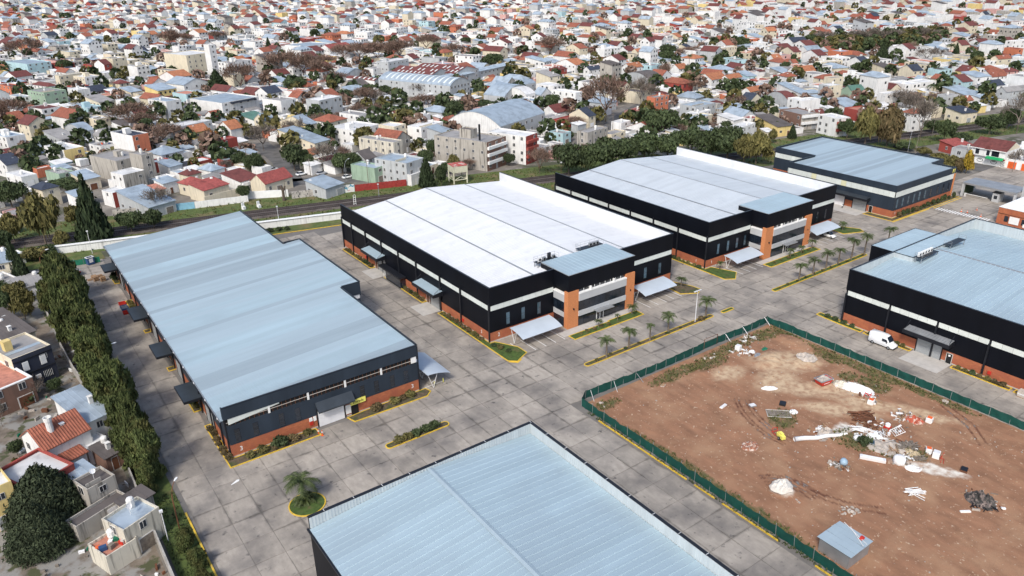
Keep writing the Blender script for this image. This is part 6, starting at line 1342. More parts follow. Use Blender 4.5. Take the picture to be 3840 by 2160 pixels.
# ================================================================ TOWN HOUSES (tables first: the planting needs them too)
HOUSES = []
for ln in '''
53.5|340.7|20.0|7.0|16.1|10.0|WO|f|k|three-storey flats with orange brick front and blank white side wall|apartment block
41.1|307.6|20.0|12.4|18.4|8.0|SS|f|g|bare concrete block with an unpainted raised stair tower in front of the orange flats|concrete block
48.3|297.5|20.0|4.5|8|11.0|SS|f|g|small raw concrete stair tower rising from the bare concrete block|stair tower
28.6|345.3|20.0|8.0|15.6|7.0|WY|f|w|house with pale yellow window front and tall white side left of the concrete block|house
59.2|320.1|20.0|9.5|9.5|5.0|WW|h|z|white bungalow with low grey metal hip roof right of the concrete block|bungalow
40.7|425.1|20.0|11.8|16.9|6.0|WW|gv|t|white gabled house with wide orange tile roof behind a round bush|house
39.2|501.7|20.0|12.1|19|9.0|NN|f|g|large plain green block with an outside stair|green building
28.8|515.0|20.0|5.5|15.1|6.0|WW|f|z|white cube house in front of the large green block|house
132.5|564.7|20.0|22.0|25.9|16.0|CC|f|w|tall beige block with stepped flat roofs under the white tower|beige block
145.1|551.3|20.0|5.1|6|23.0|WW|f|w|slim white tower standing on the tall beige block|tower
146.8|520.2|20.0|19|10.3|14.0|WW|f|g|stained white block with yellow framed roof cabin right of the white tower|stained block
95.5|620.3|20.0|10.5|13.6|12.0|CC|f|w|tall cream building with blank side beside a red fronted house|cream building
88.4|613.9|20.0|5.5|12.9|9.0|WR|gu|m|red fronted gabled house leaning on the tall cream building|house
104.1|585.5|20.0|9.2|11.5|9.0|WW|f|g|white office house with dark glass balconies right of the tall cream building|office house
110.8|490.4|20.0|16.8|19|7.0|WW|gv|z|white shed with low grey gable roof beside the tall dark cypress|shed
108.5|406.4|20.0|23.1|27.3|8.0|WW|f|z|long white two-storey building with grey roofs and a black awning|long building
101.0|423.5|20.0|13.2|13.4|4.0|WW|f|k|low white annex with black awning in front of the long white building|annex
75.0|362.9|20.0|19|9.0|7.0|GG|f|w|long pale grey shed wall with white flat roof behind bare street trees|grey shed
79.9|351.4|20.0|7.6|7.2|6.0|YY|gu|o|yellow corner house with bright orange tile roof and black garage doors|house
94.6|347.1|20.0|6.4|9.2|6.0|WW|gu|o|white cottage with orange tile ridge behind the autumn tree|cottage
85.1|326.9|20.0|7.2|5.5|6.0|RR|f|r|plain red wall house right of the autumn tree|house
77.0|297.0|20.0|9.7|5|4.5|RR|f|z|orange-red box house with grey roof and one drawn mural|box house
68.5|286.5|20.0|6.0|7.5|4.0|WW|h|z|white bungalow with zinc hip roof under the orange-red box house|bungalow
60.2|285.4|20.0|5.5|5.5|4.0|CC|h|m|cream cottage with dark red hip roof and yellow bush|cottage
55.3|313.9|20.0|6.5|5.5|4.0|RR|f|z|low brick red house with zinc roof in front of the white bungalow|house
57.7|302.4|20.0|5.5|7.0|4.0|WW|s|z|white lean-to house with tilted tin roof beside the bare concrete block|lean-to
12.1|383.4|20.0|7.6|12.5|8.0|WW|f|z|white two-storey house with balcony at the picture edge beside a round dark tree|house
8.3|341.9|20.0|5.5|12.0|5.0|WW|gu|k|white house with navy roof panels and pillared porch|house
70.6|456.4|20.0|9.7|6.7|7.0|WW|f|w|white stepped house with red tiles behind the bare brown tree|house
84.5|417.8|20.0|8.2|16.1|10.0|WW|f|z|white three-storey flats with rows of windows left of the long white building|flats
53.5|457.2|20.0|7.8|10.9|5.0|BB|f|z|pale blue house with flat roof in front of a cypress bush|house
60.6|464.0|20.0|8.3|13.9|6.0|CC|s|g|cream house under one sloping grey roof sheet|house
45.9|550.1|20.0|5.5|18.3|6.0|WW|h|m|white house with dark red hip roof right of the salmon house|house
98.2|515.4|20.0|10.1|7.9|6.0|WW|gv|t|white house with red tile gable in front of the wide dark tree|house
83.8|538.6|20.0|6.9|7.9|5.0|CC|h|m|cream bungalow with brown-red hip roof below the tall cream building|bungalow
46.3|669.3|20.0|17.0|32.4|8.0|BB|f|z|long blue-grey warehouse near the top left corner|warehouse
57.0|590.8|20.0|17.2|5.5|7.0|CC|f|w|cream flat house with long roof terrace left of the white terrace house|house
69.3|570.8|20.0|10.6|14.1|7.0|CW|f|w|cream and white terrace house with stairs left of the red fronted gabled house|house
26.5|550.2|20.0|6.5|15.0|8.0|OO|f|m|salmon pink house with terracotta terrace at the left picture edge|house
45.4|370.4|20.0|5.5|5.5|6.0|WW|gv|g|narrow white gable end house left of the orange brick flats|house
41.2|391.3|20.0|5.5|15.1|5.0|GG|bu|z|small grey hall with pale vaulted tin roof|vaulted hall
31.6|378.4|20.0|7.3|14.4|5.0|GG|s|g|grey workshop with sloping fibre roof left of the orange brick flats|workshop
42.8|353.5|20.0|7.8|9.2|5.0|WW|f|g|white low house with cluttered grey roof right of the yellow fronted house|house
98.8|388.2|20.0|5.5|6.7|5.0|WW|gu|t|white cottage with red tile roof below the long white building|cottage
89.8|394.9|20.0|5.5|5.6|5.0|WW|h|t|white cottage with red hip roof above the pale grey shed|cottage
111.3|365.5|20.0|9.4|11.8|5.0|WW|s|n|white shop with wide pale green roof sheet beside a round bush|shop
145.6|368.5|20.0|15.4|9.8|10.0|GG|f|w|tall white ribbed metal storage box building|storage building
149.0|407.2|20.0|8.5|7.4|6.0|WW|gv|t|white house with red gable roof left of the ribbed storage building|house
141.0|431.3|20.0|10.0|11.1|6.0|WW|gu|k|white house with dark slate roof left of the red gable house|house
146.0|408.9|20.0|9.1|11.7|4.0|WW|f|w|low white walled house in front of the red gable house|house
244.9|635.5|20.0|29.0|25.9|8.0|WW|f|z|long white school with dark square windows and blue-grey roof|school
255.7|610.7|20.0|24.1|12.3|7.0|WW|gu|r|white hall with red painted gable roof right of the white school|hall
134.1|304.6|20.0|16.0|15.2|7.0|WW|f|w|big plain white flat roofed depot in the middle of the town|depot
134.7|269.0|20.0|5.5|19|8.0|TT|f|g|weathered beige depot with black rain streaks below its roof edge|depot
115.1|246.3|20.0|5.5|12.0|5.5|NN|f|z|mint white garage with grey roller gate by the parked cars|garage
122.9|236.5|20.0|9.7|15.4|8.0|GG|f|z|grey corrugated warehouse with roof vents behind the red fence|corrugated warehouse
155.9|234.4|20.0|12.7|25.4|11.0|SD|f|g|large stained concrete factory with striped brick front and roof chimney|factory
155.8|245.0|20.0|4.2|5.5|14.0|SS|f|d|concrete chimney house on the roof of the stained factory|chimney house
187.0|269.9|20.0|36.2|28.8|7.0|WG|bu|z|huge arched hangar with pale grey vaulted roof|hangar
161.3|269.1|20.0|6.7|12.8|7.0|GG|s|z|grey roofed workshop left of the arched hangar|workshop
159.7|291.0|20.0|15.0|8.0|7.0|WW|f|w|white roof terrace house with open stair left of the arched hangar|house
149.4|296.1|20.0|7.4|9.3|8.0|CC|f|w|cream flats with side chimney behind the weathered beige depot|flats
166.8|323.9|20.0|5.6|8.9|5.0|WW|gu|m|white house with dark red gable roof in front of the car yard|house
172.3|322.8|20.0|5.5|5.5|4.0|WW|bu|w|small white vaulted porch house beside the dark red gable house|house
176.7|319.5|20.0|5.5|5.5|6.0|WW|f|w|square white pavilion with flat overhanging roof beside the vaulted porch house|pavilion
225.7|374.9|20.0|18.5|54.7|8.0|GG|bv|z|long silver vaulted factory shed with white skylight stripes|factory shed
205.2|428.2|20.0|6.2|23.9|7.0|WG|bv|m|brown vaulted factory shed with cream stripes beside the silver shed|factory shed
202.6|463.7|20.0|17.8|11.5|7.0|GG|gv|z|light blue roofed shed at the end of the red factory roofs|shed
238.2|417.5|20.0|19.5|33.6|8.0|GG|gv|m|rusty red factory roof with rows of white skylights|factory
253.7|414.8|20.0|24.9|35.8|8.0|GG|gv|m|rear rusty factory roof with white skylights reaching the grey wing|factory
242.2|406.7|20.0|29.1|6.2|7.0|GG|s|z|narrow blue-grey factory wing running beside the rusty roofs|factory wing
275.0|423.7|20.0|39.8|5.6|6.0|SG|s|z|long grey factory wing with a row of small windows|factory wing
232.3|484.9|20.0|15.2|8.3|6.0|WW|f|g|white walled yard building in front of the bare plane trees|yard building
192.7|428.4|20.0|11.7|12.5|5.0|SS|gu|d|old grey barn with dark gable roof below the striped shed|barn
241.7|480.6|20.0|20.7|11.0|10.0|GG|f|w|grey multi-window school half hidden by bare brown trees|school
314.5|529.1|20.0|11.2|8.0|6.0|YY|h|t|bright yellow house with red tile hip roof far behind the factory|house
217.4|343.6|20.0|5.5|9.3|6.0|WW|s|z|white house with blue-grey tilted roof near the palm|house
214.7|355.3|20.0|5.5|8.2|5.0|CC|f|m|cream house with dark red door left of the tilted roof house|house
235.6|335.8|20.0|25.2|13.7|6.0|GG|bv|z|twin blue-grey vaulted sheds behind the arched hangar|sheds
113.4|356.6|20.0|5.5|7.9|6.0|CC|gu|z|cream house with blue-grey gable roof left of the bare winter trees|house
125.2|333.9|20.0|5.5|19|6.0|CC|gu|z|long cream house with pale gable roof behind bare winter trees|house
113.0|296.1|20.0|8.2|21.5|6.0|CC|s|z|cream hall with long tilted zinc roof above the dark round trees|hall
119.0|261.9|20.0|5.7|7.9|5.0|GG|gu|d|dark brown fibre roofed shed in front of the weathered beige depot|shed
260.3|306.6|12.0|5.5|16.3|9.0|WW|f|w|big clean white block with a flat roof beside a round dark tree|white block
249.4|296.8|12.0|11.5|8.4|5.0|WW|f|w|white terrace annex in front of the big clean white block|annex
236.1|268.5|12.0|5.5|11.5|5.5|CC|gu|k|pale cream house with dark roof below the tall russet tree|house
173.2|233.1|20.0|8.2|18.4|11.0|WR|f|w|white apartment block with red balcony bands|apartment block
205.2|233.7|12.0|14.1|5.5|8.0|SS|f|g|stained bare concrete house with flat roof beside the side street|house
219.5|234.8|12.0|10.4|5.5|5.0|CC|f|g|cream shed house with dark flat roof right of the stained concrete house|house
205.1|249.4|12.0|5.5|7.7|5.0|BB|f|g|turquoise cornered house right of the red banded apartments|house
284.5|273.5|4.0|10.8|5.5|8.0|OO|f|g|bright orange wall house with a dark wall drawing|house
225.3|208.5|12.0|5.5|5.6|5.0|GG|gu|n|bottle green roofed shed among the big dark trees|shed
361.1|302.6|4.0|14.5|10.4|6.0|WW|gu|o|large white gabled house with steep orange tile roof|house
371.4|298.7|4.0|13.4|5.5|6.0|WW|gu|o|white house with orange roof right of the large steep orange gable|house
386.8|352.0|4.0|9.4|7.4|5.0|WW|gu|o|white house with orange tile roof beside the tall thin palm|house
356.4|366.0|4.0|12.0|7.3|7.0|WW|gu|o|tall white gable house with orange roof and pink wall|house
344.8|406.8|4.0|10.4|19|6.0|WW|gu|o|white house with vivid orange roof left of the navy slate roof|house
335.9|382.3|4.0|11.0|5.5|6.0|WW|gu|k|house with big navy slate roof beside a dark tree|house
403.6|471.6|4.0|9.0|15.8|7.0|CC|gu|t|house with steep red roof and skylight near the picture top|house
409.5|449.5|4.0|17.9|9.0|8.0|WW|f|w|white clustered flats with roof tanks far in the middle|flats
463.0|381.4|4.0|19|5.5|10.0|CC|f|w|plain cream tower block with blank walls near the top right|cream block
421.9|426.6|4.0|7.8|5.5|7.0|CC|gu|o|cream house with orange roof in front of a pine far away|house
329.6|320.7|4.0|12.4|24.2|6.0|GG|bu|d|old market hall with brown vaulted fibre roof|market hall
311.3|324.6|4.0|5.5|10.1|5.0|CC|gv|m|cream gable house with dark red roof beside the russet tree|house
285.6|247.5|4.0|15.5|9.6|7.0|GG|f|z|dark grey modern house with tin roof and black chimney|house
327.2|248.0|4.0|10.1|6.5|5.0|CC|gv|k|beige gable end house with navy roof at the right|house
297.9|375.6|4.0|8.8|12.9|6.0|CC|s|g|beige shed with dark open front left of the scrap yard|shed
295.1|397.4|4.0|8.5|10.8|7.0|WW|f|z|white workshop with blue-grey roof left of the white signboard wall|workshop
305.7|399.9|4.0|11.4|10.8|7.0|WW|f|w|white wall house with faded lettered side beside the blue-grey workshop|house
319.3|397.5|4.0|10.9|5.5|6.0|RR|h|m|brick house with dark red hip roof behind the scrap yard|house
268.7|233.4|12.0|17.4|6.2|5.0|CC|f|z|cream patio house with blue skylight roof at the right of the big dark tree|house
283.0|222.5|4.0|7.2|9.0|4.5|WW|s|w|white house with wide pale tin roof beyond the dark trees|house
290.6|218.7|4.0|7.2|5.5|5.0|WW|f|r|white house with red roof terrace beyond the dark trees|house
278.0|241.8|12.0|16.2|5.5|5.0|WW|f|w|white chimney house in front of the dark grey modern house|house
265.3|205.7|12.0|15.9|5.5|6.0|WW|f|w|white corner house behind the bare twigs at the right|house
244.4|328.4|12.0|7.7|15.8|7.0|WW|bu|w|white vaulted garage hall with arched front behind the hangar|garage hall
254.0|327.9|12.0|8.8|5.5|6.0|WW|gv|z|white shed with silver gable roof beside the round dark tree|shed
267.4|361.3|12.0|10.6|9.3|6.0|GG|bu|z|row of small silver vaulted workshops|workshops
225.8|296.2|12.0|5.5|5.5|5.0|WW|gu|m|little white house with brown-red roof in front of the big white block|house
223.0|282.6|12.0|10.4|5.5|4.5|WW|f|g|low pale green-white patio house left of the cream dark roofed house|house
225.2|274.9|12.0|17.5|5.5|4.0|RR|f|r|long red garden wall house in front of the pale cream house|house
263.8|267.2|12.0|11.1|5.5|4.5|PP|f|r|pink walled corner house beside the side street|house
239.2|249.7|12.0|7.3|5.5|5.0|WW|f|w|white little house with tanks across the side street|house
344.1|261.5|4.0|19|5.5|6.0|WW|gu|o|white gabled house with orange-brown roof right of the orange pair|house
457.8|206.0|-14.0|7.8|13.0|6.0|BB|gu|m|turquoise gable house with dark red roof|house
497.4|222.8|-14.0|10.4|7.9|6.0|YY|gv|m|yellow gable house with brown roof at the right|house
478.7|245.7|-14.0|8.3|10.6|6.0|CC|gu|k|cream gable house with dark slate roof and white edge|house
389.1|230.1|-14.0|9.1|7.9|5.0|NR|gu|n|dark green roofed house with red front|house
374.9|235.1|-14.0|8.2|7.7|9.0|GC|f|w|grey and cream three-storey flats left of the green roofed house|flats
394.0|246.6|-14.0|8.8|5.5|10.0|CC|f|g|cream concrete flats behind the grey and cream flats|flats
305.7|185.9|-14.0|7.5|11.1|8.0|WW|f|w|red and white striped shop house left of the big brown tree|shop house
306.5|203.8|-14.0|10.3|14.7|7.0|DS|f|g|brown brick shop building with balconies left of the striped shop house|shop building
331.7|221.3|-14.0|5.5|10.3|8.0|WW|f|w|white house with two dark windows left of the brick shops|house
337.4|220.0|-14.0|5.5|6.6|8.0|WW|f|w|tall white house with roof room above the brick shops|house
425.2|252.5|-14.0|10.5|8.2|8.0|WW|f|w|white flats with stepped terraces behind the umbrella pine|flats
435.9|242.9|-14.0|9.1|9.0|8.0|WW|f|w|long white flats with balcony rows right of the stepped terraces|flats
424.2|289.6|-14.0|14.8|8.1|6.0|WW|gu|o|white house with orange dormer roof at the left of the red roof group|house
416.7|267.1|-14.0|12.9|6.6|5.0|CC|h|t|cream bungalow with red hip roof and white chimney|bungalow
548.8|381.8|-14.0|15.0|11.7|8.0|WW|gu|k|white gable house far away beside the grey wood|house
574.6|311.5|-14.0|13.9|5.5|7.0|WW|gu|w|white pointed house in front of the grey winter wood|house
626.8|288.6|-14.0|8.5|9.6|7.0|CC|gu|m|beige gable house with maroon roof near the top edge|house
339.9|171.3|-14.0|8.4|5.5|8.0|WW|h|t|white house with red tower roof right of the big brown tree|house
405.8|179.7|-14.0|5.9|5.5|5.0|CC|gu|t|cream house with orange roof and dormer beside the grey wall|house
455.2|189.6|-14.0|10.0|7.2|6.0|WW|gu|k|white house with dark slate roof panel and grey windows|house
385.0|209.2|-14.0|16.3|5.5|7.0|WW|f|w|white low flats with long parapet behind the bare pale tree|flats
401.5|186.8|-14.0|8.3|5.5|7.0|GG|f|g|grey cube house left of the orange dormer roof|house
417.8|176.8|-14.0|10.6|5.5|5.0|WW|s|z|white house with silver tilted roof behind the railway trees|house
441.3|176.0|-14.0|16.1|5.5|6.0|GG|gu|g|large grey gable wall house at the right edge|house
557.2|236.8|-14.0|15.8|5.8|6.0|WW|f|w|white flat house with chimney tower far right|house
563.2|234.2|-14.0|12.2|5.5|7.0|CC|gu|t|beige gable house with red tile roof far right|house
660.3|267.7|-14.0|28.2|5.5|9.0|WW|f|w|big white block at the top right corner|white block
513.7|343.8|-14.0|13.1|10.5|7.0|WW|gu|z|white house with solar panels on a silver roof|house
508.9|352.1|-14.0|7.5|14.2|6.0|CC|gu|m|house with wide dark brown roof left of the solar panels|house
465.5|337.2|-14.0|7.0|7.3|6.0|WW|gu|o|white gabled house with orange roof left of the pine group|house
474.7|306.9|-14.0|19|5.5|6.0|CC|f|w|long cream walled house with white roof terrace|house
374.8|165.7|-14.0|9.6|9.1|4.5|CC|s|k|beige railway side house with dark roof sheet|house
376.6|180.4|-14.0|6.6|10.4|4.5|CC|f|g|cream courtyard house behind bare twigs near the railway|house
495.2|206.9|-14.0|13.3|9.8|5.0|WW|gu|t|long white house with red tile roof at the right|house
521.5|210.7|-14.0|10.5|5.9|5.0|PP|h|m|pink house with brown hip roof at the right|house
408.5|285.2|-14.0|7.6|8.1|5.0|WW|h|t|white house with dull red hip roof left of the cream bungalow|house
358.4|240.6|-14.0|6.0|19|6.0|WW|s|z|house with wide silver roof in front of the white low flats|house
343.5|237.6|-14.0|5.5|16.2|5.0|GG|bu|m|grey vaulted store with maroon roof stripes|store
33.5|274.6|20.0|5.5|6.6|5.0|WR|f|w|house with vivid red front wall behind the dark pine|house
40.2|269.1|20.0|9.9|5.5|4.0|CC|s|p|low cream house with one salmon roof slope|house
40.3|254.5|20.0|9.2|17.5|3.5|GG|s|z|patched tin roof shed row along the railway fence|shed row
57.1|272.1|20.0|6.4|6.3|4.0|CC|h|r|cream cottage with bright red roof edges|cottage
59.1|261.2|20.0|9.9|8.3|4.0|CC|s|r|low house with red trimmed skylight roof behind the cream garden wall|house
14.9|289.7|20.0|5.5|7.3|6.0|CC|h|k|cream house with dark green-black hip roof beyond the eucalyptus|house
-8.4|222.7|0.0|9|6|5.0|CC|s|z|cream boarded shed with blue-grey roof at the left edge|shed
50.3|279.3|20.0|5.5|5.5|4.0|WW|s|z|white carport with tilted tin roof beside the concrete block|carport house
72.5|264.5|20.0|8.1|10.5|4.0|WW|s|m|white house with maroon striped tin roof|house
11.3|322.5|20.0|5.5|12.0|4.0|WW|f|w|white low house with dull red wall and black tank|house
22.6|313.8|20.0|5.5|9.9|5.0|NN|f|g|grey-green flat house with shutters below the yellow fronted house|house
29.2|302.9|20.0|5.5|9.1|4.0|CC|s|z|small cream house with grey tilted roof right of the grey-green house|house
39.7|288.7|20.0|8.2|7.8|7.0|WS|f|w|white and raw concrete house at the foot of the concrete block|house
23.3|281.2|20.0|5.5|5.5|4.0|WW|s|z|white shed with pale tin roof behind the eucalyptus|shed
78.4|256.5|20.0|11.9|7.9|4.0|CC|gu|r|cream hut with bright red roof by the railway grass|hut
93.1|239.1|20.0|8.3|9.8|3.5|GG|s|z|open tin roofed shed beside the graffiti wall|tin shed
123.6|234.8|20.0|7.2|5.5|4.0|WW|f|w|small white house with railings right of the corrugated warehouse|house
-4.1|156.8|20.0|7.2|10|7.0|CK|f|g|dark navy fronted house with two white shuttered windows|navy house
-9.2|148.6|20.0|8.0|13.9|5.0|WD|f|p|brick fronted house with red roof terrace and white parapet|terrace house
3.6|127.1|18.0|4.4|10|5.5|WW|s|z|white house with smooth pale metal roof and white chimney|house
-2.8|122.7|20.0|7.2|7|5.6|WW|gu|t|white old house with big terracotta tile roof and round white flue|tile roofed house
-0.1|121.2|20.0|2.8|6.5|3.2|WW|s|t|low white wing with terracotta lean-to roof below the old tile roofed house|house wing
-5.8|113.0|26.0|7|8.8|5.5|RR|f|w|house with white flat roof framed by a bright red parapet|red parapet house
0.2|113.4|22.0|3|3.5|4.0|WW|s|z|small pale zinc roofed room behind the red parapet house|outbuilding
1.1|108.8|20.0|4.2|4|5.0|SS|f|d|stained bare concrete house with grimy roof and wall vents|concrete house
-14.3|113.1|12.0|7|9|7.0|YY|f|w|yellow and white house with roller shutter at the left edge|house
3.6|96.3|24.0|5.5|4.8|5.0|TT|f|z|white house with black rain stains and zinc roof at the bottom edge|house
0.8|94.9|20.0|4.5|4.5|3.0|TT|f|p|cluttered roof terrace with curved faded red edge|terrace house
-1.5|104.4|24.0|8|2.6|2.6|SS|f|d|low brown slab roof with a tiled grid in front of the big dark conifer|outbuilding
5.2|104.1|24.0|4|2.6|2.5|SS|s|d|rusty brown lean-to behind the black stained white house|lean-to
4.8|119.4|20.0|2.6|4|2.6|DD|s|d|small brown roofed shed under the conifer row|shed
2.8|123.0|20.0|3.6|5|3.3|WW|f|w|white walled annex right of the old tile roofed house|annex
-4.3|168.5|20.0|5.5|9|6.0|CC|s|d|house with plain brown roof behind the navy fronted house|house
0.6|206.1|10.0|6|6|3.0|WW|s|g|white patched low roof beside the narrow dark cypress|shed
6.6|172.6|20.0|3|4|2.8|WW|f|g|low white wing between the driveway and the pale metal roofed house|house wing
'''.strip().split('\n'):
    q = ln.split('|'); HOUSES.append((*[float(v) for v in q[:6]], *q[6:]))
STOP = (' with ', ' in ', ' at ', ' beside ', ' left ', ' right ', ' behind ', ' under ', ' on ', ' above ', ' below ', ' leaning ', ' rising ', ' near ', ' far ', ' far,', ' among ', ' along ', ' across ', ' beyond ', ' of ', ' by ', ' running ', ' reaching ', ' half ', ' cut ')
def short(lab):
    k = min([lab.find(s) for s in STOP if lab.find(s) > 0] + [len(lab)]); return lab[:k].strip()
def around(x, y):
    for X, Y, rot, w, d, h, *_ in HOUSES:
        r = math.radians(rot); dx, dy = x-X, y-Y; a = dx*math.cos(r)+dy*math.sin(r); b = -dx*math.sin(r)+dy*math.cos(r)
        if -1 < a < w+1 and -1 < b < d+1: return True
    return False
MARKS = []
def add_mark(name, x, y, z=3): MARKS.append((name, x, y, seen_at(x, y, z)))
_cnt = {}
for hh in HOUSES: _cnt[short(hh[9])] = _cnt.get(short(hh[9]), 0)+1
for hh in HOUSES:
    r = math.radians(hh[2])
    if _cnt[short(hh[9])] == 1 and len(short(hh[9]).split()) > 2: add_mark('the '+short(hh[9]), hh[0]+math.cos(r)*hh[3]/2-math.sin(r)*hh[4]/2, hh[1]+math.sin(r)*hh[3]/2+math.cos(r)*hh[4]/2, hh[5])
for n_, x, y in (('the far warehouse',240,135),('the white roofed warehouse',105,155),('the pale roofed warehouse',173,150),('the blue-grey roofed warehouse',40,160),('the square water tower',138,227),('the red board fence',113,239)): add_mark(n_, x, y, 8)
USED = {}
def place_label(desc, x, y, z=3):
    """word a label from what the thing looks like and the landmark it stands by, never the same words twice"""
    px, py = seen_at(x, y, z)
    best = sorted(MARKS, key=lambda m_: (m_[3][0]-px)**2+((m_[3][1]-py)*2.2)**2)[:7]
    for nm, mx, my, (qx, qy) in best:
        dx, dy = px-qx, py-qy
        if abs(dx) > 1.6*abs(dy)*1.5: rel = 'right of' if dx > 0 else 'left of'
        else: rel = 'behind' if dy < 0 else 'in front of'
        for extra in ('', 'just ' if math.hypot(dx, dy) < 70 else 'some way '):
            lab = f'{desc} {extra}{rel} {nm}'
            if lab not in USED and len(lab.split()) <= 16: USED[lab] = 1; return lab
    nm, mx, my, (qx, qy) = best[0]; rel = 'right of' if px > qx else 'left of'
    for o_ in ('second', 'third', 'fourth', 'fifth', 'sixth', 'seventh', 'eighth', 'ninth'):
        lab = f'{o_} {desc} out {rel} {nm}'
        if lab not in USED: USED[lab] = 1; return ' '.join(lab.split()[:16])
    return lab

# ================================================================ PLANTS
def leaves(name, blobs, n, size, mat, seed, aspect=1.0, up=0.0, inner=.3, droop=0.0):
    """a crown of many small leaf clumps (quads) spread through the given blobs (x, y, z, rx, ry, rz)"""
    rg = random.Random(seed); V = []; F = []
    wts = [b[3]*b[4]+b[3]*b[5] for b in blobs]
    for i in range(n):
        b = rg.choices(blobs, wts)[0]
        while True:
            d = Vector((rg.gauss(0,1), rg.gauss(0,1), rg.gauss(0,1)))
            if d.length > .05: break
        d.normalize()
        if d.z < -.55 and rg.random() < .6: d.z = -d.z
        q = 1-inner*rg.random()**1.5*1.6
        q *= 1+.10*noise.noise((d.x*3+seed, d.y*3, d.z*3))
        c = Vector((b[0]+d.x*b[3]*q, b[1]+d.y*b[4]*q, b[2]+d.z*b[5]*q))
        nrm = (d*.6+Vector((rg.uniform(-1,1), rg.uniform(-1,1), rg.uniform(-.5,1)))*.8+Vector((0,0,up*.3))).normalized()
        t = nrm.cross(Vector((rg.uniform(-1,1), rg.uniform(-1,1), rg.uniform(-1,1)))).normalized()
        if up: t = (t*(1-up)+(d*.5+Vector((0,0,1)))*up).normalized()
        u = nrm.cross(t).normalized()
        s = size*rg.uniform(.6,1.45); a = t*s*aspect; bb = u*s*.62
        o = len(V); V += [tuple(c-a*.5-bb*.4), tuple(c-a*.2+bb*.6), tuple(c+a*.9+bb*.1-Vector((0,0,droop*s))), tuple(c+a*.25-bb*.7)]; F.append((o,o+1,o+2,o+3))
    me = bpy.data.meshes.new(name); me.from_pydata(V, [], F); me.materials.append(mat); return me
def trunk_mesh(r, h, limbs=4, seed=1, mat='bark'):
    rg = random.Random(seed); mb = MB(); mb.tube([(0,0,-.05),(rg.uniform(-.03,.03),0,h*.5),(rg.uniform(-.05,.05),rg.uniform(-.05,.05),h)], r, 7, r1=r*.55)
    for k in range(limbs):
        a = 2*PI*k/limbs+rg.random(); z = h*rg.uniform(.6,.95); mb.tube([(0,0,z),(.3*math.cos(a),.3*math.sin(a),z+.18),(.55*math.cos(a),.55*math.sin(a),z+.34)], r*.5, 5, r1=r*.2)
    return mb.mesh('trunk', M[mat], True)
def bare_crown(name, seed, mat, n=750, spread=.95):
    rg = random.Random(seed); mb = MB()
    tips = []
    def grow(p, d, L_, r, lev):
        q = p+d*L_; mb.tube([tuple(p), tuple((p+q)/2+Vector((rg.uniform(-.03,.03),rg.uniform(-.03,.03),0))), tuple(q)], r, 3, r1=r*.6, cap=False)
        if lev == 0: tips.append((q, d)); return
        for k in range(3 if lev > 1 else 4):
            nd = (d+Vector((rg.uniform(-1,1), rg.uniform(-1,1), rg.uniform(-.35,.6)))*.85).normalized(); grow(q, nd, L_*rg.uniform(.6,.85), r*.55, lev-1)
    for k in range(4):
        a = 2*PI*k/4+rg.random()*.8; grow(Vector((0,0,.28)), Vector((math.cos(a)*.6, math.sin(a)*.6, .8)).normalized(), .25, .022, 3)
    V = mb.v; F = [list(f) for f in mb.f]
    zs = [t[0].z for t in tips]; hi = max(zs); wd = max(max(abs(t[0].x), abs(t[0].y)) for t in tips)
    for i in range(n):
        q, d = rg.choice(tips); p = q+Vector((rg.gauss(0,.09), rg.gauss(0,.09), rg.gauss(0,.07)))
        dd = (d+Vector((rg.uniform(-1,1), rg.uniform(-1,1), rg.uniform(-.2,.9)))*.9).normalized(); L_ = rg.uniform(.08,.22); w = rg.uniform(.006,.013)
        s = dd.cross(Vector((rg.uniform(-1,1), rg.uniform(-1,1), rg.uniform(-1,1)))).normalized()*w
        o = len(V); V += [tuple(p-s), tuple(p+s), tuple(p+dd*L_+s*.3), tuple(p+dd*L_-s*.3)]; F.append([o,o+1,o+2,o+3])
    V = [(v[0]/wd*spread, v[1]/wd*spread, v[2]/hi*.97) for v in V]
    me = bpy.data.meshes.new(name); me.from_pydata(V, [], F); me.materials.append(M[mat]); return me
def blobs_round(seed, n=11, top=1.0, bottom=.28, r=.42):
    rg = random.Random(seed); B = []
    for i in range(n):
        a = 2*PI*i/n*1.7+rg.random(); q = rg.uniform(.2,.62); z = rg.uniform(bottom+.18, top-.24); q *= math.sqrt(max(.15, 1-((z-.58)/.5)**2)); s = r*rg.uniform(.75,1.1)
        B.append((q*math.cos(a), q*math.sin(a), z, s, s, s*.52))
    B.append((0,0,top-.27,r*.9,r*.9,.26)); B.append((0,0,.55,.6,.6,.3)); return B
CROWN = {}
def reg(k, me, tr, sp, name='tree', cat='tree', desc=''): CROWN.setdefault(k, []).append((me, tr, name, cat, desc))
for s in range(3): reg('d', leaves('crown', blobs_round(s+3, 13), 3200, .082, M['leaf_dark'], s+10), trunk_mesh(.045,.45,4,s), s, 'broadleaf_tree', 'tree', 'round dark evergreen tree')
for s in range(2): reg('e', leaves('crown', blobs_round(s+23, 13, 1.0, .22, .34), 2600, .085, M['leaf_olive'], s+30, 1.5, 0, .45, .5), trunk_mesh(.035,.55,5,s+5), s, 'eucalyptus_tree', 'tree', 'loose olive green tree')
reg('a2', leaves('crown', blobs_round(41, 14, 1.0, .12, .36), 3000, .085, M['leaf_brown'], 42, 1.5, 0, .45, .5), trunk_mesh(.035,.5,5,8), 0, 'broadleaf_tree', 'tree', 'big brown-green drooping tree')
reg('a', leaves('crown', blobs_round(45, 11, 1.0, .2, .38), 1800, .095, M['leaf_autumn'], 46), trunk_mesh(.04,.45,4,9), 0, 'autumn_tree', 'tree', 'orange-brown autumn tree')
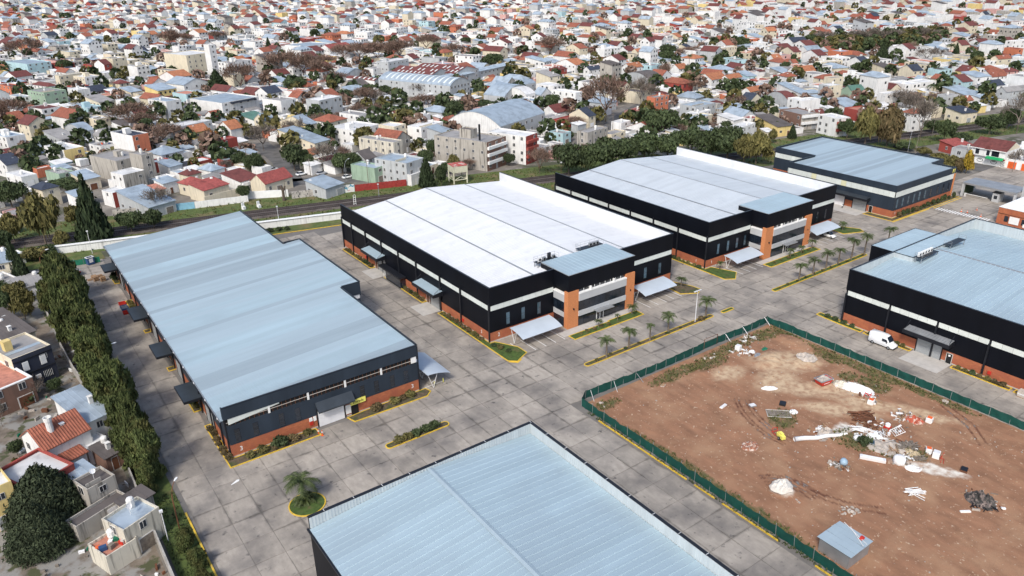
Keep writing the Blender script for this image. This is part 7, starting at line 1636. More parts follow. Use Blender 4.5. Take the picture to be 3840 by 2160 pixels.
reg('y', leaves('crown', blobs_round(47, 9, 1.0, .1, .4), 1100, .12, M['leaf_yellow'], 48), trunk_mesh(.05,.3,3,9), 0, 'yellow_shrub', 'shrub', 'bright yellow leaved shrub')
reg('c', leaves('crown', [(0,0,.12+.84*i/9,.98*(1-i/9.6)**.75*.9+.03,.98*(1-i/9.6)**.75*.9+.03,.10) for i in range(10)], 2300, .10, M['leaf_cypress'], 50, 1.3, .35, .3), trunk_mesh(.05,.3,0,11), 0, 'conifer_tree', 'tree', 'dark upright conifer')
kb = []
for i in range(13):
    rr = .95*(1-(i/12.6)**1.6)*.92+.05
    for j in range(7): a = 2*PI*j/7+i*.5; kb.append((rr*.62*math.cos(a), rr*.62*math.sin(a), .08+.88*i/12, rr*.42, rr*.42, .075))
reg('k', leaves('crown', kb, 22000, .036, M['leaf_cedar'], 51, 1.6, .15, .3, .3), trunk_mesh(.05,.3,0,11), 0, 'cedar_tree', 'tree', 'big dark spreading conifer')
for s in range(3): reg('b', bare_crown('crown', 60+s, 'leaf_russet', 1150), trunk_mesh(.03,.34,0,s+20), s, 'bare_tree', 'tree', 'russet winter tree with fine twigs')
for s in range(2): reg('g', bare_crown('crown', 70+s, 'leaf_grey', 700), trunk_mesh(.03,.34,0,s+30), s, 'bare_tree', 'tree', 'grey leafless winter tree')
def palm_crown(seed, n=17, L_=1.0, mat='leaf_palm'):
    rg = random.Random(seed); V = []; F = []
    for k in range(n):
        a = 2*PI*k/n*2.4+rg.uniform(-.2,.2); el = rg.uniform(.15,1.25); ln = L_*rg.uniform(.8,1.1); hor = Vector((math.cos(a), math.sin(a), 0)); side = Vector((-math.sin(a), math.cos(a), 0)); pts = []
        for i in range(9):
            u = i/8; ang = el-1.9*u**1.3; 
            pts.append(hor*0 if i == 0 else pts[-1]+(hor*math.cos(ang)+Vector((0,0,math.sin(ang))))*ln/8)
        for i in range(1, 9):
            d = (pts[i]-pts[i-1]).normalized(); wl = ln*.30*math.sin(PI*min(1,(i/8)*.85+.12))
            for w in range(3):
                p = pts[i-1].lerp(pts[i], w/3)
                for sg in (-1, 1):
                    tip = p+side*sg*wl+d*wl*.65-Vector((0,0,wl*rg.uniform(.25,.6))); o = len(V)
                    V += [tuple(p), tuple(p+d*ln*.040), tuple(tip)]; F.append((o,o+1,o+2))
        for i in range(8):
            o = len(V); V += [tuple(pts[i]+side*.012*ln), tuple(pts[i]-side*.012*ln), tuple(pts[i+1]-side*.008*ln), tuple(pts[i+1]+side*.008*ln)]; F.append((o,o+1,o+2,o+3))
    me = bpy.data.meshes.new('crown'); me.from_pydata(V, [], F); me.materials.append(M[mat]); return me
PALMC = [palm_crown(s) for s in (1,2,3)]
ptm = MB(); ptm.tube([(0,0,-.03),(.01,0,.3),(-.01,.01,.7),(0,0,1)], .09, 8, r1=.055); ptm.lathe([(.05,.9),(.10,.96),(.07,1.03)], (0,0,0), 8); PALMT = ptm.mesh('trunk', M['palm_bark'], True)
def palm(x, y, h, r, label, z=0.0, group='palms along the roads'):
    t = thing('palm_tree', label, 'palm', (x, y, z), random.uniform(0,6), group)
    o = put('trunk', PALMT, t); s = max(.75, min(1.6, h*.38)); o.scale = (s*1.5, s*1.5, h-r*.25)
    c = put('crown', random.choice(PALMC), t, (0, 0, h-r*.25)); c.scale = (r, r, r)
    return t
def tree(k, x, y, h, r, label=None, group='trees of the town', z=-.15):
    me, tr, name, cat, desc = random.choice(CROWN[k])
    t = thing(name, label or place_label(desc, x, y, h*.6), cat, (x, y, z), random.uniform(0, 6), group, scale=(r, r, h))
    put('trunk', tr, t); put('crown', me, t); return t
N_TREE = 0
for ln in '''
c 130.0 490.1 13.9 7.7
b 143.4 488.2 14.9 8.8
d 121.0 592.5 5.8 12.4
d 134.7 570.7 8.0 5.8
d 144.7 837.6 8.7 9.5
b 171.5 782.6 13.2 13.2
b 181.6 784.1 10.7 10.6
d 101.6 827.9 7.0 8.2
b 53.5 766.4 16.6 14.7
d 57.0 780.8 9.7 5.2
p 31.3 663.9 8.3 7.4
d 71.2 671.5 9.3 7.1
c 94.8 904.9 8.5 6.6
d 85.4 605.8 5.4 4.8
d 117.5 737.7 4.5 5.4
d 44.4 636.5 4.4 4.6
b 20.7 471.9 10.7 7.8
b 17.0 481.8 5.2 5.1
d 38.3 440.8 4.4 4.4
c 55.4 456.1 5.4 3.4
b 48.1 434.1 4.2 4.6
d 55.7 420.0 5.8 5.1
b 66.0 414.4 8.3 9.2
b 67.8 400.9 5.7 6.8
d 78.3 433.2 4.1 3.2
d 102.5 519.1 5.1 5.3
b 68.5 362.5 8.4 7.4
d 62.7 355.1 5.6 2.7
a 84.2 344.5 8.7 5.5
d 83.3 331.2 7.6 3.0
d 112.9 400.4 5.0 4.2
d 17.9 371.7 6.7 7.0
p 17.8 343.3 3.6 5.5
d 33.0 334.8 5.9 3.4
d 25.9 417.5 2.6 5.6
y 65.8 298.9 1.9 1.7
d 83.2 288.3 7.7 2.2
d 44.5 550.7 5.4 3.3
d 167.2 764.8 5.2 13.4
b 220.3 806.9 6.6 8.8
c 230.0 683.9 12.4 3.8
d 191.9 568.4 11.2 7.9
d 308.4 745.6 7.0 12.2
d 235.0 588.9 7.5 6.3
b 253.0 580.3 9.8 10.4
b 257.7 559.8 12.5 12.2
b 270.9 555.6 13.3 12.2
b 289.4 554.6 14.2 10.7
b 281.8 561.8 12.8 10.8
b 335.4 593.1 13.0 8.5
b 221.4 541.4 7.0 8.5
b 188.1 532.0 8.0 13.0
b 194.1 514.3 8.5 12.7
b 199.3 497.7 9.6 10.6
b 194.1 458.5 9.1 6.6
b 175.7 524.8 5.2 5.5
d 169.9 464.8 9.2 10.8
d 205.7 433.3 6.2 6.7
d 203.5 411.8 6.8 5.5
d 178.3 407.8 7.7 4.4
b 177.1 384.9 10.0 6.5
g 182.9 379.9 9.0 5.0
e 174.3 439.6 3.8 5.0
d 185.4 377.7 4.2 3.6
g 220.9 396.6 7.4 6.0
g 232.4 395.6 8.6 3.7
g 242.0 396.6 9.3 4.6
b 245.6 393.4 8.7 3.7
b 199.5 358.1 7.3 6.3
p 236.1 361.8 8.7 4.0
d 200.7 329.1 9.1 6.7
d 227.7 341.4 4.7 8.2
d 139.8 391.2 5.6 5.5
b 162.5 364.9 5.5 5.3
b 170.0 355.2 6.5 4.7
d 180.8 356.3 5.1 4.0
b 137.8 350.9 6.2 4.5
b 150.1 359.0 4.4 3.9
g 100.7 323.8 10.2 5.5
g 115.4 333.6 8.9 3.3
g 119.7 332.7 8.9 3.6
d 98.8 283.1 10.5 6.1
d 111.5 267.1 8.0 5.1
g 108.5 275.2 9.3 5.0
y 89.5 290.7 4.7 1.8
c 127.2 230.2 11.1 3.4
e 146.0 242.7 6.9 3.6
d 131.3 226.9 8.3 3.0
p 170.4 244.4 8.0 2.4
d 130.4 334.4 3.7 2.2
d 110.5 330.1 3.5 2.6
d 323.3 476.5 9.8 9.1
d 361.1 553.9 4.4 2.6
d 392.1 619.4 6.6 7.7
b 334.9 546.4 9.3 6.3
b 359.6 514.2 3.8 6.2
b 328.9 552.0 7.7 5.5
b 252.8 275.1 18.9 9.5
d 250.6 314.3 8.9 5.1
g 293.3 292.4 13.9 6.1
g 306.1 297.0 9.0 3.4
d 489.0 547.8 6.1 5.3
d 525.9 548.4 5.4 5.0
d 467.8 491.0 7.3 5.8
d 497.5 504.7 5.0 4.2
d 487.6 471.9 6.4 4.9
d 453.5 425.8 10.7 7.0
d 429.1 404.5 9.5 7.4
e 371.8 407.4 9.4 8.0
c 406.7 437.0 8.6 2.4
d 409.3 430.6 7.2 4.3
d 532.4 418.8 11.3 7.6
d 449.1 386.0 6.3 4.7
d 456.4 379.2 8.0 5.9
b 462.3 417.5 5.2 5.8
b 395.1 498.4 7.7 11.7
p 402.0 357.2 12.2 2.8
e 389.5 374.8 5.9 3.9
b 368.3 346.2 9.8 4.0
d 394.5 351.7 7.3 4.2
d 351.7 342.1 3.9 6.5
d 367.7 320.0 7.4 6.5
b 343.9 307.1 6.8 5.5
b 309.7 302.0 8.1 3.5
d 332.8 312.2 5.6 3.3
d 246.0 232.6 13.4 9.5
d 263.7 239.2 6.4 4.3
d 287.9 256.6 2.2 2.6
b 258.5 232.6 3.6 3.5
g 246.7 242.5 4.0 3.5
d 252.5 252.9 3.9 2.9
d 176.3 210.8 12.2 7.5
d 181.7 206.4 12.2 5.6
d 201.9 206.6 11.1 6.5
d 220.4 203.4 10.6 6.7
d 235.9 194.8 11.4 6.8
e 238.3 180.7 12.2 6.1
d 190.2 204.9 13.4 9.1
d 213.5 209.1 11.0 8.7
d 234.8 204.1 11.2 8.8
d 238.2 188.8 13.6 9.4
e 241.8 177.8 13.4 7.1
d 277.9 221.7 5.4 3.6
b 327.0 256.0 6.1 5.5
b 271.5 227.1 2.2 3.8
b 332.7 251.1 4.6 3.3
d 334.4 288.9 4.3 2.6
b 230.6 272.7 4.2 4.3
b 168.8 218.6 9.0 3.4
d 243.0 274.2 3.3 2.4
b 472.4 416.5 3.7 6.2
d 599.7 493.9 4.5 6.1
d 614.1 407.1 8.2 9.7
g 617.2 398.5 7.8 8.7
e 614.3 385.2 9.6 9.5
d 611.4 372.3 8.3 8.5
g 633.6 377.0 8.9 9.7
d 622.7 361.4 9.0 8.5
g 651.9 369.9 8.1 9.9
d 675.8 374.7 6.7 9.2
g 667.0 360.6 7.7 9.0
d 687.5 363.1 6.6 9.2
g 699.0 351.6 6.2 9.3
e 689.5 355.3 6.6 9.2
d 713.7 348.7 5.8 8.4
d 744.5 348.4 4.3 8.6
d 584.7 373.2 8.5 7.3
c 542.8 302.6 13.0 6.2
b 583.3 303.5 9.9 5.6
g 570.1 284.6 8.9 8.4
g 598.0 289.6 6.4 5.7
p 600.3 283.5 9.8 4.8
c 608.9 283.4 9.9 3.5
d 583.7 257.4 9.4 6.3
b 621.6 267.4 5.6 6.7
d 455.2 321.4 7.1 5.2
d 493.5 341.0 7.2 3.2
d 486.6 286.4 7.0 6.3
d 493.4 330.3 3.7 2.4
g 478.5 300.1 3.9 5.2
d 506.4 277.8 4.5 3.8
d 519.5 275.5 7.1 4.7
p 517.1 240.8 8.0 4.5
d 503.9 244.1 4.0 5.9
d 429.4 250.5 6.2 8.6
p 434.5 210.0 6.7 5.1
g 390.1 201.7 8.5 7.3
b 413.4 196.4 5.6 4.3
e 299.9 168.2 17.5 6.5
a2 306.7 162.6 18.7 7.4
d 307.6 181.2 8.6 4.5
g 352.4 178.8 13.5 4.7
g 323.7 157.9 16.9 4.8
d 344.2 163.5 6.1 3.8
d 331.1 151.7 10.0 4.6
d 335.2 146.0 4.2 6.1
d 360.8 146.9 8.6 6.5
d 379.2 147.7 9.3 5.4
g 371.8 140.4 16.2 6.6
d 316.0 224.7 7.1 2.8
b 372.7 224.0 5.6 2.9
d 292.6 206.7 5.8 1.9
c 289.8 196.0 6.0 2.3
e 275.5 195.6 6.7 2.7
d 384.9 175.6 1.9 2.3
y 289.4 122.4 8.7 2.8
d 306.6 153.7 3.2 4.6
e 303.4 145.5 3.6 4.5
e 296.9 136.7 3.8 4.4
e 289.2 127.9 5.9 3.8
a2 288.9 124.6 5.9 2.5
g 311.1 117.4 5.3 2.9
g 311.2 113.6 6.3 2.7
e 10.1 246.0 17.2 7.1
e 3.0 255.9 9.8 4.7
e 13.8 241.1 5.7 3.3
e 19.7 261.9 7.1 3.2
c 22.5 242.1 18.7 5.5
d 32.5 243.6 6.9 4.7
d 38.9 243.1 6.4 4.0
d 5.6 295.1 9.9 6.0
g 3.8 298.0 7.9 4.0
d 22.4 308.5 4.8 5.8
d 24.8 302.7 3.8 3.1
g 44.2 258.9 7.7 3.8
c 1.2 224.0 10.7 2.5
d 0.2 249.7 6.3 3.4
e 5.8 235.6 4.1 4.9
d 9.7 236.3 3.5 3.3
d -3.1 210.7 4.8 2.6
e -0.1 206.2 5.2 3.7
d 70.4 255.5 5.6 2.7
d -3.7 196.6 7.8 3.0
e 0.0 193.7 7.8 3.4
d 1.2 152.8 3.0 1.8
g -1.9 152.2 3.9 1.8
g -8.0 145.3 4.5 1.4
k -4.3 113.3 9.0 6.4
k -5.9 106.8 7.3 5.0
d -6.7 133.6 3.1 1.6
'''.strip().split('\n'):
    k, x, y, h, r = ln.split(); x, y, h, r = float(x), float(y), float(h), float(r)
    h = max(h, 2.2)
    if k == 'p': palm(x, y, h+.5, max(r, 2.2), place_label('dark palm with a bushy head', x, y, h), -.15, 'palms in the town')
    else:
        if k in 'bg' and h < r*1.05: h = r*1.15
        tree(k, x, y, h, r)
    N_TREE += 1
# palms of the industrial park
for i, (x, y, h, r, lab) in enumerate(((93.5,99.1,4.4,2.3,'palm at the near end of the long median, first of the row'),(100.1,99.5,4.4,2.3,'second palm of the long median, drooping fronds'),(105.7,99.0,3.8,1.3,'thin young palm between two bigger ones on the median'),
        (111.6,99.4,4.3,2.2,'fourth palm of the median, left of the white lamp post'),(123.4,99.3,4.8,2.7,'largest palm of the median, right of the white lamp post'),
        (157.9,99.5,4.5,2.3,'first palm on the far median, counted from its near end'),(163.6,99.5,4.4,2.3,'second palm on the far median'),(169.4,99.7,4.9,2.4,'third palm on the far median'),(174.5,99.5,4.6,2.2,'fourth palm on the far median'),
        (180.3,99.4,6.0,2.5,'fifth palm on the far median, tall and thin'),(185.6,99.0,6.2,2.4,'sixth palm on the far median beside the entrance roof of the right warehouse'),(197.5,99.3,5.4,2.4,'last palm of the far median, half behind the right warehouse'))):
    palm(x, y, h, r, lab, .09)
for x, y, h, r, lab in ((101.3,110.2,1.9,1.3,'low young palm at the near part of the centre entrance bed'),(111.7,110.6,2.3,1.8,'young palm before the right brick pier of the centre warehouse'),(131.9,114.4,2.6,1.8,'young palm in the corner bed beside the right carport of the centre warehouse'),
        (107.0,110.3,1.4,.9,'very small palm in the middle of the centre entrance bed'),(169.6,110.4,2.2,1.6,'young palm at the near part of the pale roofed warehouse entrance bed'),(174.3,110.4,2.0,1.5,'young palm in the middle of the pale roofed warehouse entrance bed'),(179.3,110.6,2.6,1.7,'young palm before the right pier of the pale roofed warehouse'),
        (199.6,114.2,2.3,1.7,'young palm in the corner bed beside the white pickup'),(148.2,116.2,2.0,1.4,'young palm in the corner bed of the pale roofed warehouse')):
    palm(x, y, h, r, lab, .09, 'young palms in the entrance beds')
PALMC.append(palm_crown(9, 34)); t = palm(27.4, 93.5, 4.3, 3.0, 'thick palm on the round lawn island', .09); t.children[0].scale = (3.4, 3.4, 3.5); t.children[1].data = PALMC.pop()
# row of conifers along the left boundary
def plume(seed):
    rg = random.Random(seed); B = []
    for i in range(30):
        z = rg.uniform(.12,.93); a = rg.random()*2*PI; q = rg.uniform(.15,.62)*(1-max(0,z-.55)*1.5); B.append((q*math.cos(a), q*math.sin(a), z, .26, .26, .075))
    for i in range(9):
        a = 2*PI*i/9+rg.random(); B.append((.5*math.cos(a), .5*math.sin(a), rg.uniform(.55,.86), .12, .12, .12))
    B.append((0,0,.9,.2,.2,.12)); B.append((0,0,.5,.5,.5,.38)); return leaves('crown', B, 15000, .056, M['leaf_conifer'], seed, 1.5, .3, .4)
PL = [plume(s) for s in (81,82,83)]; PT = trunk_mesh(.05,.3,0,44)
PLB = PL[0].copy(); PLB.materials.clear(); PLB.materials.append(M['leaf_brown'])
ROW = [(9.2,203,8.0,3.2),(8.4,197,9.5,3.4),(8.9,191.4,10.5,3.6),(8.3,185.4,11,3.8),(8.9,179.4,11,3.8),(8.4,173.2,11.5,3.9),(9.0,167.2,11,3.7),(8.5,161.4,10.5,3.6),(9.1,155.6,9.5,3.3),(8.7,150.6,8.5,3.0),(8.9,146.2,8.0,2.8),
       (8.7,141,8.6,2.9),(9.2,137.0,8.2,2.7),(8.8,132.2,9.2,3.0),(9.3,127.6,9.0,3.0),(8.9,122.8,9.6,3.1),(9.3,118.2,8.6,2.9),(9.2,113.8,7.5,2.6),(8.9,110.2,6.3,2.2),(10.4,93.6,3.6,1.9),(10.6,89.2,3.2,1.8),(10.3,84.5,3.4,1.8),(9.8,79,3.6,1.9)]
ORD = ['first','second','third','fourth','fifth','sixth','seventh','eighth','ninth','tenth','eleventh','twelfth','thirteenth','fourteenth','fifteenth','sixteenth','seventeenth','eighteenth','nineteenth','twentieth']
for i, (x, y, h, r) in enumerate(ROW):
    if i < 19: q = (1.0,1.28,.82,1.18,.9,1.34,.84,1.12)[i % 8]; h, r, x = h*1.08*q, r*1.2*q, x+(-.6,.7,.1,-.9,.9,.2,-.4,.6)[i % 8]
    lab = f'{ORD[i]} feathery conifer of the boundary row, counted from the red skip' if i < 19 else f'low conifer shoots at the yard kerb, {ORD[i-19]} clump below the tall row'
    t = thing('conifer_tree', lab, 'tree', (x, y, 0), random.uniform(0, 6), 'row of conifers along the yard', scale=(r, r, h))
    put('trunk', PT, t); put('crown', PLB if i == 12 else random.choice(PL), t)
    if i == 12: t['label'] = 'browned russet conifer in the middle of the boundary row'
for x, y, h, r, lab in ((2.2,214,9.5,2.3,'narrow dark cypress at the left edge behind the conifer row'),): tree('c', x, y, h, r, lab)
# shrubs and clipped bushes in the beds
SHR = [leaves('foliage', [(0,0,.45,.8,.8,.45),(.3,.2,.6,.5,.5,.35),(-.35,-.1,.55,.5,.5,.38),(.1,-.4,.4,.45,.45,.36)], 420, .20, M[m_], 90+i, 1.4, .3, .5) for i, m_ in enumerate(('leaf_dark','leaf_olive','leaf_brown','leaf_palm'))]
stm = MB(); stm.tube([(0,0,-.1),(0,0,.4)], .06, 5); STEM = stm.mesh('stem', M['bark'])
def shrub(x, y, r, h, k, label=None, z=.08, group='shrubs in the planting beds'):
    t = thing('shrub', label, 'shrub', (x, y, z), random.uniform(0,6), group, scale=(r, r, h)); put('stem', STEM, t); put('foliage', SHR[k], t); return t
shrub(29.6,109.7,1.7,1.5,0,'wide dense dark green bush at the brick wall left of the white roller door'); shrub(32.0,109.8,1.2,1.0,2,'brownish shrub right of the dense dark bush'); shrub(34.4,109.9,1.0,1.0,1,'olive shrub beside the red hose cabinet'); shrub(26.6,109.8,1.3,.9,1,'olive shrub left of the dense dark bush'); shrub(24.4,109.6,1.0,.9,1,'first olive shrub at the left corner of the low warehouse'); shrub(28.4,109.0,.6,.5,2,'small brown tuft before the dense dark bush')
shrub(47.4,109.8,1.4,1.1,2,'big brown-green shrub right of the Entrada door'); shrub(51.2,109.9,1.3,1.0,1,'round olive shrub in the middle of the right front bed'); shrub(53.0,110.1,.9,.8,2,'small reddish shrub left of the last round shrub'); shrub(54.6,110.1,1.2,1.1,1,'last round shrub of the right front bed')
shrub(28.2,93.7,.9,1.1,0,'small dark bush leaning on the thick round island palm')
for i, (x, lab) in enumerate(((45.9,'grey-green shrub at the left part of the oblong kerb island'),(47.6,'grey-green shrub next to the left one on the oblong kerb island'),(49.4,'dense shrub in the middle of the oblong kerb island'),(51.2,'dark dense shrub right of the middle on the oblong kerb island'),(53.0,'last dense shrub on the oblong kerb island'))): shrub(x, 98.5, 1.15, 1.0+.25*(i > 2), 1 if i < 2 else 0, lab)
def row(x0, y0, x1, y1, n, desc, ks=(0,1,2), r=.75, h=.8):
    for i in range(n):
        u = (i+.5)/n; shrub(x0+(x1-x0)*u+random.uniform(-.15,.15), y0+(y1-y0)*u+random.uniform(-.2,.2), r*random.uniform(.7,1.2), h*random.uniform(.7,1.3), random.choice(ks), desc.replace('#', ORD[i]))
row(77.6,190,77.6,173,11,'# low shrub along the centre warehouse wall, counted from its far corner'); row(77.6,164.8,77.6,146,12,'# low shrub beside the glazed lobby bed, counted from the lobby end'); row(77.6,137,77.6,120,10,'# tuft in the bed at the long wall near the centre corner',(1,2)); row(77.6,118,79.6,112,3,'# shrub in the corner lawn of the centre warehouse',(0,1))
row(144.5,133,144.5,119,8,'# shrub in the bed left of the pale roofed warehouse',(0,1)); row(95,110,105,110,5,'# tuft in the lawn before the centre entrance',(2,2,1),.6,.45); row(161,110.2,179,110.2,6,'# tuft in the lawn before the pale roofed entrance',(2,1),.6,.45)
row(222,110.5,257,110.5,14,'# clipped bush along the far warehouse front, counted from its near corner',(2,0),.75,1.5); row(144.4,73,144.4,65,6,'# shrub behind the white van in the wall bed',(0,1)); row(144.3,55,144.3,45.6,7,'# shrub in the wall bed right of the dark door',(0,1,2)); row(144.9,84,144.9,76,4,'# shrub in the lawn corner of the right warehouse',(0,)); row(144.3,43.5,144.3,36,3,'# shrub behind the wrapped pallets',(0,))
row(89,99.2,125,99.2,9,'# low tuft on the long palm median',(1,0),.5,.45); shrub(121.6,98.9,.9,1.0,2,'brown round shrub at the foot of the white lamp post'); row(148,99.3,187,99.3,11,'# low tuft on the far palm median',(0,1),.5,.45)
row(21.2,189,21.2,177,8,'# shrub by the crates at the left warehouse wall',(0,1)); row(21.2,160,21.2,155,3,'# shrub between the middle canopies of the left warehouse',(0,1)); row(21.2,139.5,21.2,129.4,5,'# shrub beside the near canopies of the left warehouse',(0,1)); row(21.3,122,21.3,110,7,'# shrub at the near left corner bed',(1,2)); shrub(21.0,206,1.1,2.2,0,'tall bush under the first canopy of the left warehouse'); shrub(58.6,146.4,1.4,1.5,0,'dark bush in the notch of the low warehouse side')
row(60,219,72,216.2,5,'# dark shrub in the strip before the long white wall',(0,0,1),1.1,1.3); shrub(109.8,51.3,1.4,1.2,0,'bright green bush in the middle of the debris','') if False else shrub(107.4,51.4,1.4,1.2,0,'bright green bush in the middle of the debris',.1)
shrub(4.4,132,1.1,1.8,0,'dark green yard bush beside the stained wall',-.1,'bushes in the back yards'); shrub(-3.6,151.4,1.6,2.0,0,'wide green bush before the navy house',-.1,'bushes in the back yards'); shrub(-7,130,1.1,1.6,1,'yellow-green bush at the left edge beside the old tile roofed house',-.1,'bushes in the back yards')
# weeds and grass tufts: nobody would count them
def tufts(name, spots, mat, size, seed):
    rg = random.Random(seed); V = []; F = []
    for x, y, z, s in spots:
        for k in range(6):
            a = rg.random()*6.3; L_ = size*s*rg.uniform(.6,1.4); o = len(V); dx, dy = math.cos(a), math.sin(a); w = L_*.22
            V += [(x-dy*w, y+dx*w, z-.02), (x+dy*w, y-dx*w, z-.02), (x+dx*L_*.7, y+dy*L_*.7, z+L_)]; F.append((o,o+1,o+2))
    me = bpy.data.meshes.new(name); me.from_pydata(V, [], F); me.materials.append(mat); return tag(put(name, me), kind='stuff')
sp = []
for e in WEED:
    for k in range(int(e[2]*e[3]*17)):
        a, q = random.random()*6.3, math.sqrt(random.random()); c, s = math.cos(e[4]), math.sin(e[4]); u, v = q*math.cos(a)*e[2], q*math.sin(a)*e[3]
        x, y = e[0]+u*c-v*s, e[1]+u*s+v*c
        if LX0+.1 < x < LX1-.1 and y < LY1-.1 and y > 25: sp.append((x, y, lot_z(x, y), random.uniform(.5,1.3)))
tufts('weeds', sp, pbr('weed_leaves', (.10,.105,.034), .9, var=.4, vs=.6, island=.5), .30, 5)
sp = []
for k in range(5200):
    s, n = random.uniform(-40, 420), random.choice((random.uniform(5.2,16.5), random.uniform(-15.5,-5.0))); p = R0+RD*s+RN*n
    if inview(p.x, p.y, 5): sp.append((p.x, p.y, -.08, random.uniform(.5,1.4)))
tufts('grass_tufts', sp, pbr('grass_blades', (.085,.115,.028), .95, var=.4, vs=.3, island=.5, col2=(.16,.13,.05), c2s=.12), .42, 6)
sp = [(random.uniform(76.95,77.6), random.uniform(28,86), .05, random.uniform(.4,1.0)) for k in range(420)] + [(random.uniform(8.2,11.9), random.uniform(70,108), .05, random.uniform(.4,1.0)) for k in range(700)]
tufts('grass_tufts', sp, M['leaf_palm'], .35, 7)

# ================================================================ THE TOWN
GRID = set()
def cellset(x, y, rot, w, d, pad=.6):
    r = math.radians(rot); c, s = math.cos(r), math.sin(r); out = set()
    nu, nv = max(2, int((w+2*pad)/1.6)+1), max(2, int((d+2*pad)/1.6)+1)
    for i in range(nu+1):
        for j in range(nv+1):
            u, v = -pad+(w+2*pad)*i/nu, -pad+(d+2*pad)*j/nv; out.add((int((x+u*c-v*s)//2), int((y+u*s+v*c)//2)))
    return out
wmb = MB(); wmb.box(-.5,-.035,0,.5,.02,1,1); wmb.box(-.42,-.05,.07,.42,-.036,.93,0); wmb.box(-.03,-.062,.07,.03,-.051,.93,1)
WIN = wmb.mesh('window', [M['town_glass'], M['frame']])
dmb = MB(); dmb.box(-.5,-.04,0,.5,.02,1,1); dmb.box(-.43,-.06,0,.43,-.041,.94,0)
DOORS = [dmb.mesh('door', [m_, M['frame']]) for m_ in (M['oldwood'], M['shutter'], M['rust'], M['white_shutter'])]
tmb = MB(); tmb.lathe([(.5,.35),(.55,.45),(.55,1.25),(.42,1.45),(.12,1.52)], (0,0,0), 10); tmb.box(-.35,-.35,0,.35,.35,.36); TANK = tmb.mesh('water_tank', M['tank'])
cmb = MB(); cmb.box(-.3,-.3,0,.3,.3,1.3); cmb.box(-.38,-.38,1.3,.38,.38,1.42); CHIM = cmb.mesh('chimney', WM['W'])
def tiles(mb, a, b, c, d, m=0, pitch=.42):
    """rows of barrel tiles as raised ridges running down the slope a-b (eave) to d-c (ridge)"""
    a, b, c, d = map(Vector, (a, b, c, d)); n = max(2, int((b-a).length/pitch)); nn = (b-a).cross(d-a).normalized()*.09
    for i in range(n):
        p, q, r_, s_ = a.lerp(b, (i+.1)/n), a.lerp(b, (i+.75)/n), d.lerp(c, (i+.75)/n), d.lerp(c, (i+.1)/n)
        mid, mid2 = (p+q)/2+nn, (r_+s_)/2+nn
        mb.add([p, mid, q, r_, mid2, s_], [(0,1,4,5),(1,2,3,4),(0,2,1)], m)
